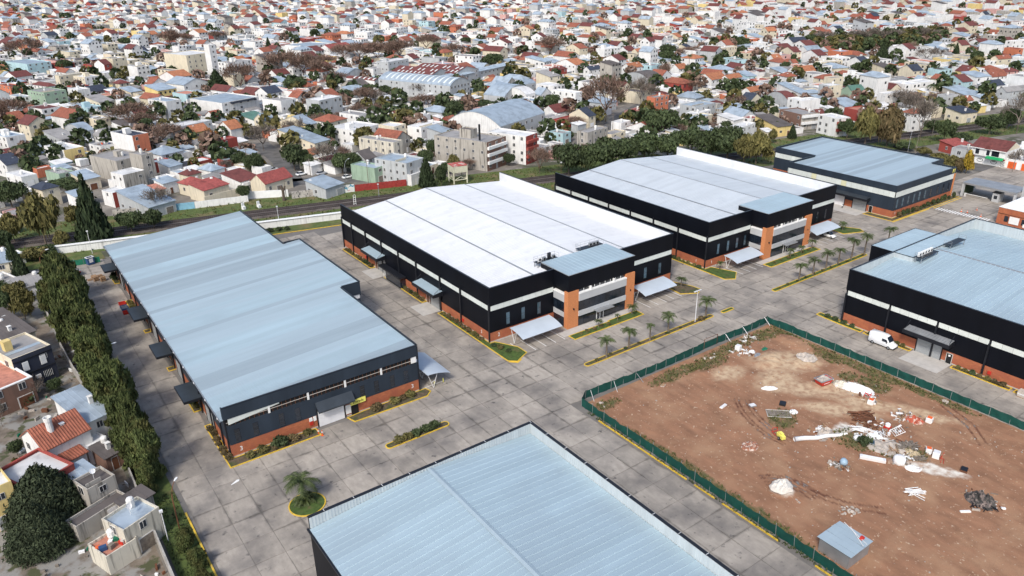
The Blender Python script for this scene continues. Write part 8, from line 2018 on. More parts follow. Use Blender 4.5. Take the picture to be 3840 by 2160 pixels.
def roof_geo(mb, w, d, h, rf, rise=None, ov=.35, tile=False):
    if rf == 'gu':
        rise = rise or min(.34*d, 3.0); e = ov*rise/(d/2)
        P_ = [(-ov*.6,-ov,h-e),(w+ov*.6,-ov,h-e),(w+ov*.6,d/2,h+rise),(-ov*.6,d/2,h+rise),(w+ov*.6,d+ov,h-e),(-ov*.6,d+ov,h-e)]
        mb.add(P_+[(x,y,z+.14) for x,y,z in P_], [(6,7,8,9),(9,8,10,11),(0,3,2,1),(3,5,4,2),(0,1,7,6),(5,11,10,4),(0,6,9,3),(3,9,11,5),(1,2,8,7),(2,4,10,8)])
        if tile:
            z = .142; tiles(mb, (P_[0][0],P_[0][1],P_[0][2]+z), (P_[1][0],P_[1][1],P_[1][2]+z), (P_[2][0],P_[2][1],P_[2][2]+z), (P_[3][0],P_[3][1],P_[3][2]+z)); tiles(mb, (P_[4][0],P_[4][1],P_[4][2]+z), (P_[5][0],P_[5][1],P_[5][2]+z), (P_[3][0],P_[3][1],P_[3][2]+z), (P_[2][0],P_[2][1],P_[2][2]+z))
    elif rf == 'gv':
        m2 = MB(); roof_geo(m2, d, w, h, 'gu', rise, ov, tile); mb.add([(w-y, x, z) for x, y, z in m2.v], m2.f)
    elif rf == 'h':
        rise = min(.30*min(w,d), 2.4); k = min(w, d)/2*.95
        r0, r1 = ((k, d/2), (w-k, d/2)) if w >= d else ((w/2, k), (w/2, d-k))
        e = [(-ov,-ov,h-.1),(w+ov,-ov,h-.1),(w+ov,d+ov,h-.1),(-ov,d+ov,h-.1)]; r0 = (*r0, h+rise); r1 = (*r1, h+rise)
        up = [(x,y,z+.14) for x,y,z in e]
        mb.add(e+up+[r0, r1], [(0,3,2,1)]+[(i,(i+1)%4,4+(i+1)%4,4+i) for i in range(4)]+([(4,5,9,8),(5,6,9),(6,7,8,9),(7,4,8)] if w >= d else [(4,5,8),(5,6,9,8),(6,7,9),(7,4,8,9)]))
    elif rf == 's':
        z1 = h+.16*d; P_ = [(-ov,-ov,h),(w+ov,-ov,h),(w+ov,d+ov,z1),(-ov,d+ov,z1)]
        mb.hexa(P_+[(x,y,z+.13) for x,y,z in P_])
        if tile: tiles(mb, *[(x,y,z+.132) for x,y,z in P_])
        else:
            for i in range(int(w/.9)): x = .2+i*.9; mb.hexa([(x,-ov,h+.131),(x+.12,-ov,h+.131),(x+.12,d+ov,z1+.131),(x,d+ov,z1+.131),(x,-ov,h+.18),(x+.12,-ov,h+.18),(x+.12,d+ov,z1+.18),(x,d+ov,z1+.18)])
    elif rf in ('bu', 'bv'):
        if rf == 'bv': m2 = MB(); roof_geo(m2, d, w, h, 'bu', rise, ov); mb.add([(w-y, x, z) for x, y, z in m2.v], m2.f); return
        n = 12; rise = rise or d*.18; pr = [(d*i/n, h+rise*(1-(2*i/n-1)**2)) for i in range(n+1)]
        for (y0, z0), (y1, z1) in zip(pr, pr[1:]): mb.hexa([(-.2,y0,z0-.02),(w+.2,y0,z0-.02),(w+.2,y1,z1-.02),(-.2,y1,z1-.02),(-.2,y0,z0+.1),(w+.2,y0,z0+.1),(w+.2,y1,z1+.1),(-.2,y1,z1+.1)])
def wall_geo(mb, w, d, h, rf, z0=-.15):
    """outer walls with parapet or gables; material 0 for the left and hidden sides, 1 for the front"""
    if rf == 'f':
        R_ = [(0,0),(w,0),(w,d),(0,d)]; q = inset(R_, .18); t_ = h
        mb.add([(x,y,z0) for x,y in R_]+[(x,y,t_) for x,y in R_]+[(x,y,t_) for x,y in q]+[(x,y,t_-.5) for x,y in q], [(1,2,6,5),(2,3,7,6),(3,0,4,7)]+[(4+i,4+(i+1)%4,8+(i+1)%4,8+i) for i in range(4)]+[(8+i,8+(i+1)%4,12+(i+1)%4,12+i) for i in range(4)], 0)
        mb.add([(0,0,z0),(w,0,z0),(w,0,t_),(0,0,t_)], [(0,1,2,3)], 1)
    else:
        mb.add([(0,0,z0),(w,0,z0),(w,0,h),(0,0,h)], [(0,1,2,3)], 1); mb.add([(w,d,z0),(0,d,z0),(0,d,h),(w,d,h)], [(0,1,2,3)], 0)
        ex = {}
        if rf == 'gu': r = min(.34*d, 3.0); ex['x'] = [(d/2, h+r)]
        elif rf == 'bu': ex['x'] = [(d*(1-i/8), h+d*.18*(1-(2*i/8-1)**2)) for i in range(1, 8)]
        elif rf == 's': ex['s'] = 1
        L_ = [(0,d,z0),(0,0,z0),(0,0,h)]+[(0,y,z) for y, z in ex.get('x', [])][::-1]+[(0,d,h+(.16*d if 's' in ex else 0))]
        mb.poly(L_, 0); mb.poly([(w,y,z) for _,y,z in L_][::-1], 0)
        if 's' in ex: mb.poly([(w,d,h),(0,d,h),(0,d,h+.16*d),(w,d,h+.16*d)], 0)
        if rf in ('gv', 'bv'):
            pk = [(w/2, h+min(.34*w,3.0))] if rf == 'gv' else [(w*i/8, h+w*.18*(1-(2*i/8-1)**2)) for i in range(1, 8)]
            mb.poly([(0,0,h),(w,0,h)]+[(x,0,z) for x, z in pk][::-1], 1); mb.poly([(w,d,h),(0,d,h)]+[(x,d,z) for x, z in pk], 0)
def house(x, y, rot, w, d, h, wl, rf, rc, label, cat, seed, feature=True, group='houses of the town', tile=False, extra=False):
    rg = random.Random(seed); wl = wl if len(wl) == 2 else wl*2
    t = thing(cat.replace(' ', '_').replace('-', '_'), label, cat, (x, y, 0), math.radians(rot), group)
    mb = MB(); wall_geo(mb, w, d, h, rf); wo = mb.build('wall', [WM[wl[0]], WM[wl[1]]] if wl[0] != wl[1] else [WM[wl[0]], WM[wl[0]]], t)
    mb = MB()
    if rf == 'f':
        mb.poly([(.17,.17,h-.42),(w-.17,.17,h-.42),(w-.17,d-.17,h-.42),(.17,d-.17,h-.42)]); ro = mb.build('roof', RM[rc], t)
    else: roof_geo(mb, w, d, h, rf, tile=tile); ro = mb.build('roof', RM[rc], t)
    st = max(1, round(h/3.1)); fh = h/st
    def win(px, py, pz, a, ww, wh, me, nm='window'):
        o = put(nm, me, t, (px, py, pz)); o.rotation_euler.z = a; o.scale = (ww, 1.6, wh)
    big = w*d > 260
    for side, L_ in (('f', w), ('l', d)):
        if big and side == 'l' and rg.random() < .6: continue
        if side == 'l' and rg.random() < .42 and not 'windows' in label: continue
        if 'blank' in label and side == 'l': continue
        n = max(1, int(L_/rg.uniform(2.8,3.9))) if L_ < 22 else int(L_/4.2)
        ww, wh = rg.uniform(.9,1.5), rg.uniform(1.0,1.5)
        for s in range(st):
            for i in range(n):
                if rg.random() < .22: continue
                c = L_*(i+.5)/n; z = s*fh+fh*.35
                if s == 0 and side == 'f' and i == n//2:
                    win(c, 0, -.1, 0, rg.choice((1.1,2.4,2.8)), 2.3, rg.choice(DOORS), 'door'); continue
                if side == 'f': win(c, 0, z, 0, ww, wh, WIN)
                else: win(0, c, z, -PI/2, ww, wh, WIN)
    if feature and w*d < 320:
        if rf == 'f':
            if rg.random() < .65: o = put('water_tank', TANK, t, (rg.uniform(.25,.8)*w, rg.uniform(.3,.8)*d, h-.42)); o.scale = (1,1,rg.uniform(.8,1.3))
            if rg.random() < .4 and w > 6 and d > 6:
                a, b = rg.uniform(.15,.45)*w, rg.uniform(.3,.5)*d; mb = MB(); mb.box(a,b,h-.42,a+rg.uniform(2.2,3.5),b+rg.uniform(2.2,3.6),h+rg.uniform(1.6,2.3)); mb.build('roof_room', WM[wl[0]], t)
            if rg.random() < .3: mb = MB(); k = rg.uniform(.1,.5); mb.box(.3,d*k,h-.40,w*.6,d*k+.12,h+.35); mb.build('roof_wall', WM[rg.choice('WCS')], t)
        elif rf in ('gu', 'h', 'gv', 's'):
            if rg.random() < .5: o = put('chimney', CHIM, t, (rg.uniform(.2,.8)*w, rg.uniform(.25,.45)*d, h+.3)); o.scale = (1,1,rg.uniform(.9,1.4))
            if rg.random() < .35:
                o = put('water_tank', TANK, t, (rg.uniform(.1,.9)*w, d*.9, h+.2)); 
    if extra:
        # a lean-to and a yard wall behind, as most lots here have
        b = rg.uniform(2.2, 4.0); a0 = rg.uniform(0, .4)*w; a1 = min(w, a0+rg.uniform(2.5, 5)); zz = rg.uniform(2.2, 2.7)
        mb = MB(); mb.hexa([(a0,d+.05,zz),(a1,d+.05,zz),(a1,d+b,zz+.3),(a0,d+b,zz+.3),(a0,d+.05,zz+.1),(a1,d+.05,zz+.1),(a1,d+b,zz+.4),(a0,d+b,zz+.4)]); mb.build('lean_to_roof', RM[rg.choice('zzgdw')], t)
        mb = MB(); mb.box(a0+.1,d+b-.25,-.15,a1-.1,d+b-.1,zz+.28); mb.build('lean_to_wall', WM[rg.choice('WCSR')], t)
        mb = MB(); mb.box(-.15,d+.01,-.15,0,d+rg.uniform(4,7),2.0); mb.build('yard_wall', WM[rg.choice('WWCSG')], t)
    return t, wo, ro
N_HOUSE = 0
for k, (x, y, rot, w, d, h, wl, rf, rc, lab, cat) in enumerate(HOUSES):
    tile = (x*x+y*y) < 150**2 and rc in 'to'
    t, wo, ro = house(x, y, rot, w, d, h, wl, rf, rc, lab, cat, 100+k, tile=tile, feature='parapet' not in lab and 'slab roof' not in lab)
    GRID |= cellset(x, y, rot, w, d); N_HOUSE += 1
    if 'skylights' in lab or 'skylight stripes' in lab or 'cream stripes' in lab:
        mb = MB(); n = 9
        if rf == 'bv':
            for i in range(int(d/4)):
                for j in range(10):
                    x0_, x1_ = w*(.08+.084*j), w*(.08+.084*(j+1)); zf = lambda q: h+w*.18*(1-(2*q/w-1)**2)+.105
                    mb.add([(x0_,1+i*4,zf(x0_)),(x1_,1+i*4,zf(x1_)),(x1_,2.2+i*4,zf(x1_)),(x0_,2.2+i*4,zf(x0_))], [(0,1,2,3)])
        else:
            r_ = min(.34*w, 3.0)
            for sg in (0, 1):
                for i in range(int(d/3.4)):
                    for a, b in ((.14,.40),(.55,.85)):
                        if random.random() < .2: continue
                        q = [(u*w/2 if not sg else w-u*w/2, h+u*r_+.16) for u in (a, b)]; y0_, y1_ = .8+i*3.4, 1.9+i*3.4
                        f = [(q[0][0],y0_,q[0][1]),(q[1][0],y0_,q[1][1]),(q[1][0],y1_,q[1][1]),(q[0][0],y1_,q[0][1])]; mb.poly(f if not sg else f[::-1])
        tag(mb.build('skylight', M['panel'], t), kind='stuff')
    if 'red balcony bands' in lab or 'striped' in lab:
        for z in (3.0, 6.0, 8.6):
            if z < h-.5: mb = MB(); mb.box(.3,-.9,z-.55,w-.2,-.02,z+.55); mb.build('balcony', WM['R'] if 'red' in lab else M['white'], t)
    if 'round white flue' in lab: mb = MB(); mb.lathe([(.5,h+.5),(.5,h+3.2),(.62,h+3.25),(.62,h+3.9),(.5,h+3.9),(.45,h+3.3)], (w*.35,d*.3,0), 12); mb.build('flue', M['tank'], t)
    if 'roof chimney' in lab: mb = MB(); mb.tube([(1.8,4.5,h),(1.8,4.5,h+6)], .4, 8); mb.build('chimney', M['trim'], t)
    if 'white shuttered windows' in lab:
        for c in (2.0, 5.2):
            mb = MB(); mb.box(c-.55,-.09,3.7,c+.55,-.062,5.6)
            for q in range(4): mb.box(c-.5+q*.27,-.115,3.8,c-.27+q*.27,-.091,5.5)
            mb.build('shutter', M['white'], t)
        mb = MB(); mb.box(0,-.16,6.0,w,-.01,6.15); mb.box(0,-.16,3.0,w,-.01,3.12); mb.build('cornice', M['trim'], t)
    if 'red parapet' in lab: mb = MB(); mb.ring([(-.03,-.03),(w+.03,-.03),(w+.03,d+.03),(-.03,d+.03)], h-.05, h+.12, .36); mb.build('parapet', WM['R'], t)
    if 'white parapet' in lab: mb = MB(); mb.ring([(-.03,-.03),(w+.03,-.03),(w+.03,d+.03),(-.03,d+.03)], h-.05, h+.12, .5); mb.build('parapet', M['white'], t)
    if 'navy fronted' in lab and 'white shuttered' in lab:
        mb = MB(); mb.box(3.1,-.42,1.5,4.0,-.02,2.1); mb.build('air_conditioner', M['lamp_white'], t)
        mb = MB(); mb.box(4.6,-.1,.9,6.2,-.07,2.3)
        for q in range(6): mb.box(4.62+q*.3,-.13,.9,4.68+q*.3,-.102,2.3,1)
        mb.build('window', [M['town_glass'], M['white']], t)
        mb = MB(); mb.box(1.2,5,h-.42,2.6,6.4,h+1.6); mb.build('roof_room', WM['Y'], t); mb = MB(); mb.box(.3,3,h-.40,w-.3,4.2,h-.36); mb.build('roof_strip', RM['z'], t)
    if 'terracotta lean-to' in lab or 'black rain' in lab or 'grimy' in lab:
        mb = MB(); mb.lathe([(.02,0),(.30,.05),(.42,.14),(.40,.15),(.28,.07)], (0,0,0), 12); R_ = Matrix.Translation((w*.5,d*.5,h+1.1)) @ Matrix.Rotation(.9, 4, 'X'); mb.v = [tuple(R_ @ Vector(v)) for v in mb.v]; mb.tube([(w*.5,d*.5,h-.3),(w*.5,d*.5,h+1.1)], .04, 5); mb.build('satellite_dish', M['lamp_white'], t)
    if 'roof terrace' in lab and 'brick fronted' in lab or 'cluttered' in lab:
        for q in range(7 if 'cluttered' in lab else 4):
            mb = MB(); a, b = random.uniform(.4,w-1.2), random.uniform(.6,d-1.0); mb.obox((a,b,h-.42), random.uniform(.4,1.0), random.uniform(.3,.8), random.uniform(.3,.8), random.random()*3); mb.build('crate', M[('red','green_sheet','tarp','blue','orange','oldwood','plinth')[q]], t)
    if 'black awning' in lab: mb = MB(); mb.hexa([(w*.2,-1.6,h-1.0),(w*.9,-1.6,h-1.0),(w*.9,-.05,h-.4),(w*.2,-.05,h-.4),(w*.2,-1.6,h-.9),(w*.9,-1.6,h-.9),(w*.9,-.05,h-.3),(w*.2,-.05,h-.3)]); mb.build('awning', M['trim'], t)

# the shop with the green awning, the garages with orange doors and their neighbours
t = thing('shop', 'shop with green awning, dark red roof and two round emblems on its shutters', 'shop', (307.6,118.6,0), 0, 'houses of the town', True)
x0, ya, yb = 307.6, 117.6, 129.6
mb = MB(); mb.box(x0,ya,-.15,x0+10,yb,3.1); mb.build('ground_floor_wall', M['white_wall'], t)
mb = MB(); mb.box(x0-.9,ya,3.1,x0+10,yb,5.9); mb.build('upper_wall', M['white_wall'], t)
mb = MB(); mb.hexa([(x0-1.4,ya-.3,5.85),(x0+5,ya-.3,8.7),(x0+5,yb+.3,8.7),(x0-1.4,yb+.3,5.85),(x0-1.4,ya-.3,6.05),(x0+5,ya-.3,8.9),(x0+5,yb+.3,8.9),(x0-1.4,yb+.3,6.05)]); ro = mb.build('roof', RM['m'], t)
mb = MB(); mb.box(x0-1.46,ya-.34,5.72,x0-1.401,yb+.34,6.0); mb.build('fascia_board', M['white'], ro)
mb = MB(); mb.add([(x0-1.5,122.6,5.9),(x0-1.5,125.0,5.9),(x0-1.5,123.8,7.5),(x0+1.6,122.6,6.6),(x0+1.6,125.0,6.6),(x0+2.2,123.8,7.6)], [(0,2,1),(0,3,5,2),(1,2,5,4)]); mb.build('dormer', RM['m'], ro)
mb = MB(); mb.add([(x0+5,ya,5.9),(x0+10,ya,5.9),(x0+5,ya,8.6),(x0+5,yb,5.9),(x0+10,yb,5.9),(x0+5,yb,8.6),(x0+10,ya,6.5),(x0+10,yb,6.5)], [(0,1,6,2),(3,5,7,4),(1,4,7,6)]); mb.add([(x0-.9,ya+.01,5.9),(x0+5,ya+.01,5.9),(x0+5,ya+.01,8.6)], [(0,1,2)]); mb.build('gable_wall', WM['C'], t)
mb = MB(); mb.hexa([(x0+5,ya,8.6),(x0+10,ya,6.5),(x0+10,yb,6.5),(x0+5,yb,8.6),(x0+5,ya,8.75),(x0+10.3,ya,6.6),(x0+10.3,yb,6.6),(x0+5,yb,8.75)]); mb.build('rear_roof', RM['w'], t)
for y, w_ in ((127.4,1.3),(123.6,1.1),(121.0,2.6)):
    mb = MB(); mb.box(x0-.96,y-w_/2,3.6,x0-.91,y+w_/2,5.5); mb.build('window', M['glass'], t)
mb = MB(); mb.hexa([(x0-2.0,117.8,2.6),(x0-.92,117.8,3.3),(x0-.92,123.8,3.3),(x0-2.0,123.8,2.6),(x0-2.0,117.8,2.75),(x0-.92,117.8,3.45),(x0-.92,123.8,3.45),(x0-2.0,123.8,2.75)]); mb.build('awning', pbr('green_awning', (.012,.30,.10), .6), t)
for y in (126.2, 121.3):
    mb = MB(); mb.box(x0-.07,y-1.8,.0,x0-.01,y+1.8,2.5); s_ = mb.build('shutter', M['white'], t)
    mb = MB(); n = 20
    for i in range(n):
        a, b = 2*PI*i/n, 2*PI*(i+1)/n; mb.add([(x0-.085,y+1.1*math.cos(a),1.3+.75*math.sin(a)),(x0-.085,y+1.1*math.cos(b),1.3+.75*math.sin(b)),(x0-.085,y+.92*math.cos(b),1.3+.6*math.sin(b)),(x0-.085,y+.92*math.cos(a),1.3+.6*math.sin(a))], [(0,1,2,3),(3,2,1,0)])
    mb.box(x0-.085,y-.5,1.45,x0-.075,y+.55,1.75); mb.build('emblem', M['trim'], s_)
mb = MB()
for y0_, y1_ in ((128.2,129.6),(117.6,119.2)):
    for k in range(8):
        for j in range(2): mb.box(x0-.03,y0_+(k%2)*.35+j*.7,.1+k*.3,x0-.012,y0_+(k%2)*.35+j*.7+.32,.38+k*.3)
mb.build('chequer_tile', M['trim'], t)
mb = MB(); mb.box(x0-.05,128.2,2.5,x0-.012,129.6,3.08); mb.box(x0-.05,117.6,2.5,x0-.012,119,3.08); mb.build('red_panel', M['red'], t)
t = thing('house', 'low white garage house with two orange timber doors beside the shop', 'house', (308.6,101,0), 0, 'houses of the town', True)
mb = MB(); mb.ring(rect(308.2,102.6,318,117.5), -.15, 3.4, .25); mb.build('wall', M['white_wall'], t); mb = MB(); mb.poly([(308.5,102.9,3.0),(317.8,102.9,3.0),(317.8,117.3,3.0),(308.5,117.3,3.0)]); mb.build('roof', RM['w'], t)
for y in (115.2, 110.6): mb = MB(); mb.box(308.12,y-1.4,-.1,308.19,y+1.4,2.5); mb.build('garage_door', M['orange'], t)
for args in ((309.5,132,0,7,6,3.6,'GG','f','g','small grey rendered shed left of the shop with green awning','shed'),(314,139,-14,9,7,3.0,'RR','s','r','low house with red roof sheet behind the grey rendered shed','house'),(320.5,112,0,12,9,5,'WW','h','w','white house with pale metal hip roof behind the shop','house'),(334,108,0,12,10,5,'WW','h','w','white house with two pale metal roofs and a black tank behind the shop','house'),(322,98,0,11,9,4,'WW','s','w','white lean-to house behind the orange garage doors','house'),(312,88,0,11,11,5,'WW','gu','m','white house with brown roof at the right edge beyond the gate','house')):
    house(*args, seed=900+N_HOUSE); GRID |= cellset(*args[:5]); N_HOUSE += 1

# --- the rest of the town, lot by lot on its street grid; nearest ones each their own thing, the far mass as stuff
lots = []
rg = random.Random(77)
def sector(px): return 20.0 if px < 2050 else (10.0 if px < 2700 else -14.0)
for rot in (20.0, 10.0, -14.0):
    r = math.radians(rot); c, s = math.cos(r), math.sin(r)
    for bi in range(-14, 42):
        for bj in range(-14, 44):
            bu, bv = bi*92.0, bj*52.0
            for rowk in (0, 1):
                u = 5.0
                while u < 84:
                    w = rg.uniform(6.5, 12); d = rg.uniform(9, 17); off = rg.uniform(0, 2.0)
                    vv = 5.0+off if rowk == 0 else 47.0-d-off
                    U, V_ = bu+u, bv+vv; x, y = U*c-V_*s, U*s+V_*c; u += w+rg.choice((0,0,.4,1.5,3.0))
                    n_ = (Vector((x, y))-R0).dot(RN)
                    if n_ < 21: continue
                    p = seen_at(x, y, 4)
                    if not (-120 < p[0] < 3960 and -30 < p[1] < 1500): continue
                    if sector(p[0]) != rot: continue
                    if math.hypot(x, y) > 2600: continue
                    lots.append((x, y, rot, w, d, rg.random()))
                    if w > 6.8 and rg.random() < .8:      # a smaller building at the back of the lot
                        d2 = rg.uniform(4, 7); v2 = bv+(vv+d+rg.uniform(.5,3) if rowk == 0 else vv-d2-rg.uniform(.5,3))
                        x2, y2 = (U-.0)*c-v2*s, U*s+v2*c
                        if (Vector((x2, y2))-R0).dot(RN) > 20: lots.append((x2, y2, rot, w*rg.uniform(.5,.95), d2, rg.random()))
for x, y in ((-9,182),(-16,196),(-7,212),(-4,232),(-12,224),(-14,250),(-3,262),(5,275),(-9,272),(-24,238),(-14,166),(-22,178)): lots.append((x, y, 20.0, 8.5, 8.0, rg.random()))
WOOD = [(650,362,95,38)]
lots.sort(key=lambda q: q[0]**2+q[1]**2)
ROADS = [((236,258),(262,276)),((262,276),(290,292)),((78,276),(92,268)),((92,268),(120,252)),((92,268),(104,340)),((205,240),(232,258))]
def on_road(x, y, m=5.5):
    for (ax, ay), (bx, by) in ROADS:
        dx, dy = bx-ax, by-ay; q = max(0, min(1, ((x-ax)*dx+(y-ay)*dy)/(dx*dx+dy*dy)))
        if math.hypot(x-ax-q*dx, y-ay-q*dy) < m: return True
    return False
for (ax, ay), (bx, by) in ROADS:
    for k in range(40):
        x, y = ax+(bx-ax)*k/39, ay+(by-ay)*k/39
        for i in range(-2, 3):
            for j in range(-2, 3): GRID.add((int(x//2)+i, int(y//2)+j))
for i in range(95, 122):
    for j in range(188, 202): GRID.add((i, j))         # the vehicle yard by the silver shed
far = {k: MB() for k in 'WCYGSROBP'}; farr = {k: MB() for k in 'tomzwgkdrp'}; farw = MB()
def pick(s, tbl):
    for v, p in tbl:
        s -= p
        if s < 0: return v
    return tbl[-1][0]
WT = [('W',.60),('C',.13),('G',.09),('S',.05),('R',.035),('Y',.03),('P',.025),('B',.015),('O',.025)]
RT = [('f',.62),('gu',.11),('gv',.09),('h',.09),('s',.09)]
NAMEW = dict(W='white',C='cream',Y='yellow',G='grey',S='bare concrete',R='brick red',O='orange',B='pale blue',P='pink')
NAMER = dict(t='terracotta',o='orange',m='dark red',z='zinc',w='white',g='grey',k='slate',d='brown fibre',r='bright red',p='salmon')
KIND = dict(f='flat roof', gu='gabled roof', gv='front gable', h='hip roof', s='sloping roof')
for x, y, rot, w, d, sd in lots:
    p = seen_at(x, y, 4); cs = cellset(x, y, rot, w, d, -.2)
    if len(cs & GRID) > .05*len(cs) or around(x, y): continue
    if any(((x-a)/c_)**2+((y-b)/d_)**2 < 1 for a, b, c_, d_ in WOOD): continue
    GRID |= cellset(x, y, rot, w, d, 0)
    h_ = pick(sd*7.3 % 1, [(3.2,.38),(4.2,.2),(6.2,.30),(8.8,.08),(11,.01)]) if d > 7.5 and x > 8 else 3.0
    wl = pick(sd*13.7 % 1, WT); rf = pick(sd*29.1 % 1, RT); rc = pick(sd*43.7 % 1, [('w',.27),('g',.36),('z',.13),('p',.10),('m',.06),('d',.08)] if rf == 'f' else ([('z',.62),('w',.2),('d',.18)] if rf == 's' else [('t',.36),('o',.13),('m',.20),('z',.20),('k',.11)]))
    wl2 = wl if sd*91 % 1 < .75 else pick(sd*17.3 % 1, WT)
    if N_HOUSE < 300 and 126 < p[1]:
        fl = {3:'one-storey',4:'one-storey',6:'two-storey',8:'three-storey',12:'four-storey'}.get(int(h_), 'low')
        house(x, y, rot, w, d, h_, wl+wl2, rf, rc, place_label(f'{fl} {NAMEW[wl2]} house with {NAMER[rc]} {KIND[rf]}', x, y), 'house', int(sd*1e6), extra=sd*31 % 1 < .6); N_HOUSE += 1
    else:
        r = math.radians(rot); c, s = math.cos(r), math.sin(r)
        def xf(vs): return [(x+a*c-b*s, y+a*s+b*c, z) for a, b, z in vs]
        mb = MB(); wall_geo(mb, w, d, h_, rf); far[wl].add(xf(mb.v), mb.f)
        mb = MB()
        if rf == 'f':
            mb.poly([(.17,.17,h_-.42),(w-.17,.17,h_-.42),(w-.17,d-.17,h_-.42),(.17,d-.17,h_-.42)])
            farr[rc].add(xf(mb.v), mb.f)
            if sd*57 % 1 < .6 and p[1] > 60: b_ = MB(); a_, e_ = w*(.2+sd*.5), d*(.3+sd*.4); b_.box(a_,e_,h_-.42,a_+1.2,e_+1.2,h_+1.4); far['W'].add(xf(b_.v), b_.f)
        else: roof_geo(mb, w, d, h_, rf); farr[rc].add(xf(mb.v), mb.f)
        if p[1] > 110 and sd*71 % 1 < .7:
            mb = MB(); a0 = w*.3*(sd*19 % 1); mb.hexa([(a0,d+.05,2.3),(a0+w*.6,d+.05,2.3),(a0+w*.6,d+3.2,2.6),(a0,d+3.2,2.6),(a0,d+.05,2.45),(a0+w*.6,d+.05,2.45),(a0+w*.6,d+3.2,2.75),(a0,d+3.2,2.75)]); farr['zgwd'[int(sd*997) % 4]].add(xf(mb.v), mb.f)
            mb = MB(); mb.box(-.15,d+.01,-.15,0,d+5,2.1); far['WCSG'[int(sd*499) % 4]].add(xf(mb.v), mb.f)
        if p[1] > 90:
            wb = MB(); rw = random.Random(int(sd*1e7))
            for st_ in range(max(1, round(h_/3.1))):
                for k in range(int(w/2.8)):
                    if rw.random() < .7: q = (k+.5)*w/int(w/2.8); wb.box(q-.6,-.05,st_*3.1+1.0,q+.6,-.012,st_*3.1+2.3)
                if rw.random() < .5:
                    for k in range(int(d/3.4)):
                        if rw.random() < .6: q = (k+.5)*d/int(d/3.4); wb.box(-.05,q-.6,st_*3.1+1.0,-.012,q+.6,st_*3.1+2.3)
            farw.add(xf(wb.v), wb.f)
rq = random.Random(99)
for k in range(15000):
    px, py = rq.uniform(-60, 3900), 150+rq.random()**.8*560
    dv = _r*((px-1920)/FPX)-_u*((py-1080)/FPX)+_f; tt = -CAM_H/dv.z; x, y = dv.x*tt, dv.y*tt
    if (Vector((x, y))-R0).dot(RN) < 21 or x < 6: continue
    w, d = rq.uniform(3.5, 7), rq.uniform(3.5, 6.5); rot = sector(px); cs = cellset(x, y, rot, w, d, -.1)
    if len(cs & GRID) > .12*len(cs) or any(((x-a)/c_)**2+((y-b)/d_)**2 < 1 for a, b, c_, d_ in WOOD): continue
    GRID |= cellset(x, y, rot, w, d, -.3); h_ = rq.choice((2.4,2.7,3.0,3.4)); rf = rq.choice('fffss')
    r = math.radians(rot); c, s = math.cos(r), math.sin(r)
    mb = MB(); wall_geo(mb, w, d, h_, rf); far[pick(rq.random(), WT)].add([(x+a*c-b*s, y+a*s+b*c, z) for a, b, z in mb.v], mb.f)
    mb = MB()
    if rf == 'f': mb.poly([(.17,.17,h_-.42),(w-.17,.17,h_-.42),(w-.17,d-.17,h_-.42),(.17,d-.17,h_-.42)])
    else: roof_geo(mb, w, d, h_, rf)
    farr[pick(rq.random(), [('w',.4),('g',.25),('z',.2),('d',.08),('m',.07)])].add([(x+a*c-b*s, y+a*s+b*c, z) for a, b, z in mb.v], mb.f)
for k, mb in far.items():
    if mb.f: tag(mb.build('distant_houses', WM[k]), kind='stuff')
for k, mb in farr.items():
    if mb.f: tag(mb.build('distant_roofs', RM[k]), kind='stuff')
if farw.f: tag(farw.build('distant_windows', M['town_glass']), kind='stuff')
# small junk lying in the back yards beside the conifers
mb = MB()
for i in range(900):
    x, y = random.uniform(-8,7.0), random.choice((random.uniform(86,118),random.uniform(118,170)))
    if around(x, y): continue
    if noise.noise((x*.3, y*.3, 2)) < random.uniform(-.2,.6): continue
    mb.obox((x, y, -.15), random.uniform(.15,1.3), random.uniform(.08,.6), random.uniform(.05,.7), random.random()*3, random.choice((0,0,0,1,1,2,3,4)))
tag(mb.build('yard_junk', [M['oldwood'], M['stone'], M['tarp'], M['rust'], M['green_sheet']]), kind='stuff')
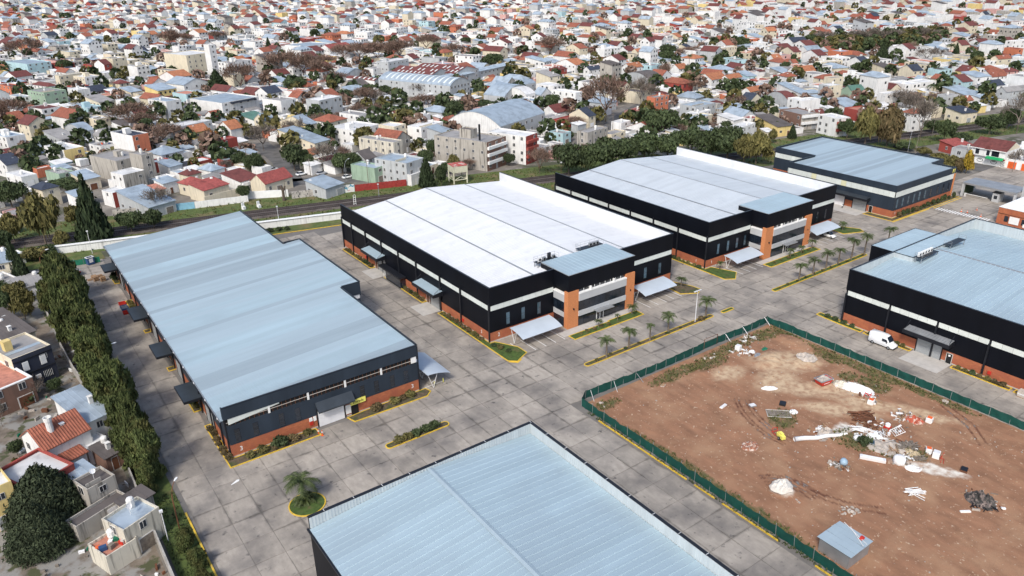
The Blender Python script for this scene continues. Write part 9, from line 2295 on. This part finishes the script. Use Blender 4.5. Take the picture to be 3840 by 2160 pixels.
# trees between the houses: each its own while there are fewer than 300, the far ones as one wood
cand = []
rg = random.Random(5)
for k in range(9000):
    a = rg.uniform(0, 1); px = rg.uniform(-60, 3900); py = 20+(1-a**1.15)*640
    d = _r*((px-1920)/FPX)-_u*((py-1080)/FPX)+_f; tt = -CAM_H/d.z; x, y = d.x*tt, d.y*tt
    n_ = (Vector((x, y))-R0).dot(RN)
    if n_ < 22: continue
    if (int(x//2), int(y//2)) in GRID or around(x, y): continue
    cand.append((x, y, px, py, rg.random()))
GT = set(); near = []; farT = []
for x, y, px, py, s in sorted(cand, key=lambda q: q[0]**2+q[1]**2):
    c_ = (int(x//(7 if y < 600 else 9)), int(y//(7 if y < 600 else 9)))
    if c_ in GT or s > .34: continue
    GT.add(c_)
    (near if N_TREE < 262 and py > 126 else farT).append((x, y, s))
    if N_TREE < 262 and py > 126: N_TREE += 1
for x, y, s in near:
    k = pick(s/.34, [('d',.42),('b',.27),('g',.15),('e',.13),('c',.05)]); h_ = 3.2+5*((s*37) % 1)
    tree(k, x, y, h_, h_*(.28 if k == 'c' else .45)+.6)
V = {'leaf_dark': ([], []), 'leaf_russet': ([], []), 'leaf_olive': ([], [])}
for x, y, s in farT+[(650+95*math.sqrt(rg.random())*math.cos(a), 362+38*math.sqrt(rg.random())*math.sin(a), rg.random()*.4) for a in [rg.random()*6.28 for _ in range(260)]]:
    vs, fs = V[pick(s/.34, [('leaf_dark',.60),('leaf_russet',.20),('leaf_olive',.20)])]; h_ = 4+6*((s*53) % 1); r_ = h_*.42
    for i in range(70):
        a, b = rg.random()*6.28, rg.uniform(-.6,1); q = math.sqrt(max(0,1-b*b))*rg.uniform(.75,1.05); p = Vector((x+r_*q*math.cos(a), y+r_*q*math.sin(a), h_*.58+h_*.42*b))
        t_ = Vector((rg.uniform(-1,1), rg.uniform(-1,1), rg.uniform(-1,1))).normalized()*r_*.36; u_ = t_.cross(Vector((rg.uniform(-1,1), rg.uniform(-1,1), rg.uniform(-1,1)))).normalized()*r_*.30
        o = len(vs); vs += [tuple(p-t_), tuple(p-u_), tuple(p+t_), tuple(p+u_)]; fs.append((o,o+1,o+2,o+3))
for k, (vs, fs) in V.items():
    me = bpy.data.meshes.new('distant_trees'); me.from_pydata(vs, [], fs); me.materials.append(M[k]); tag(put('distant_trees', me), kind='stuff')
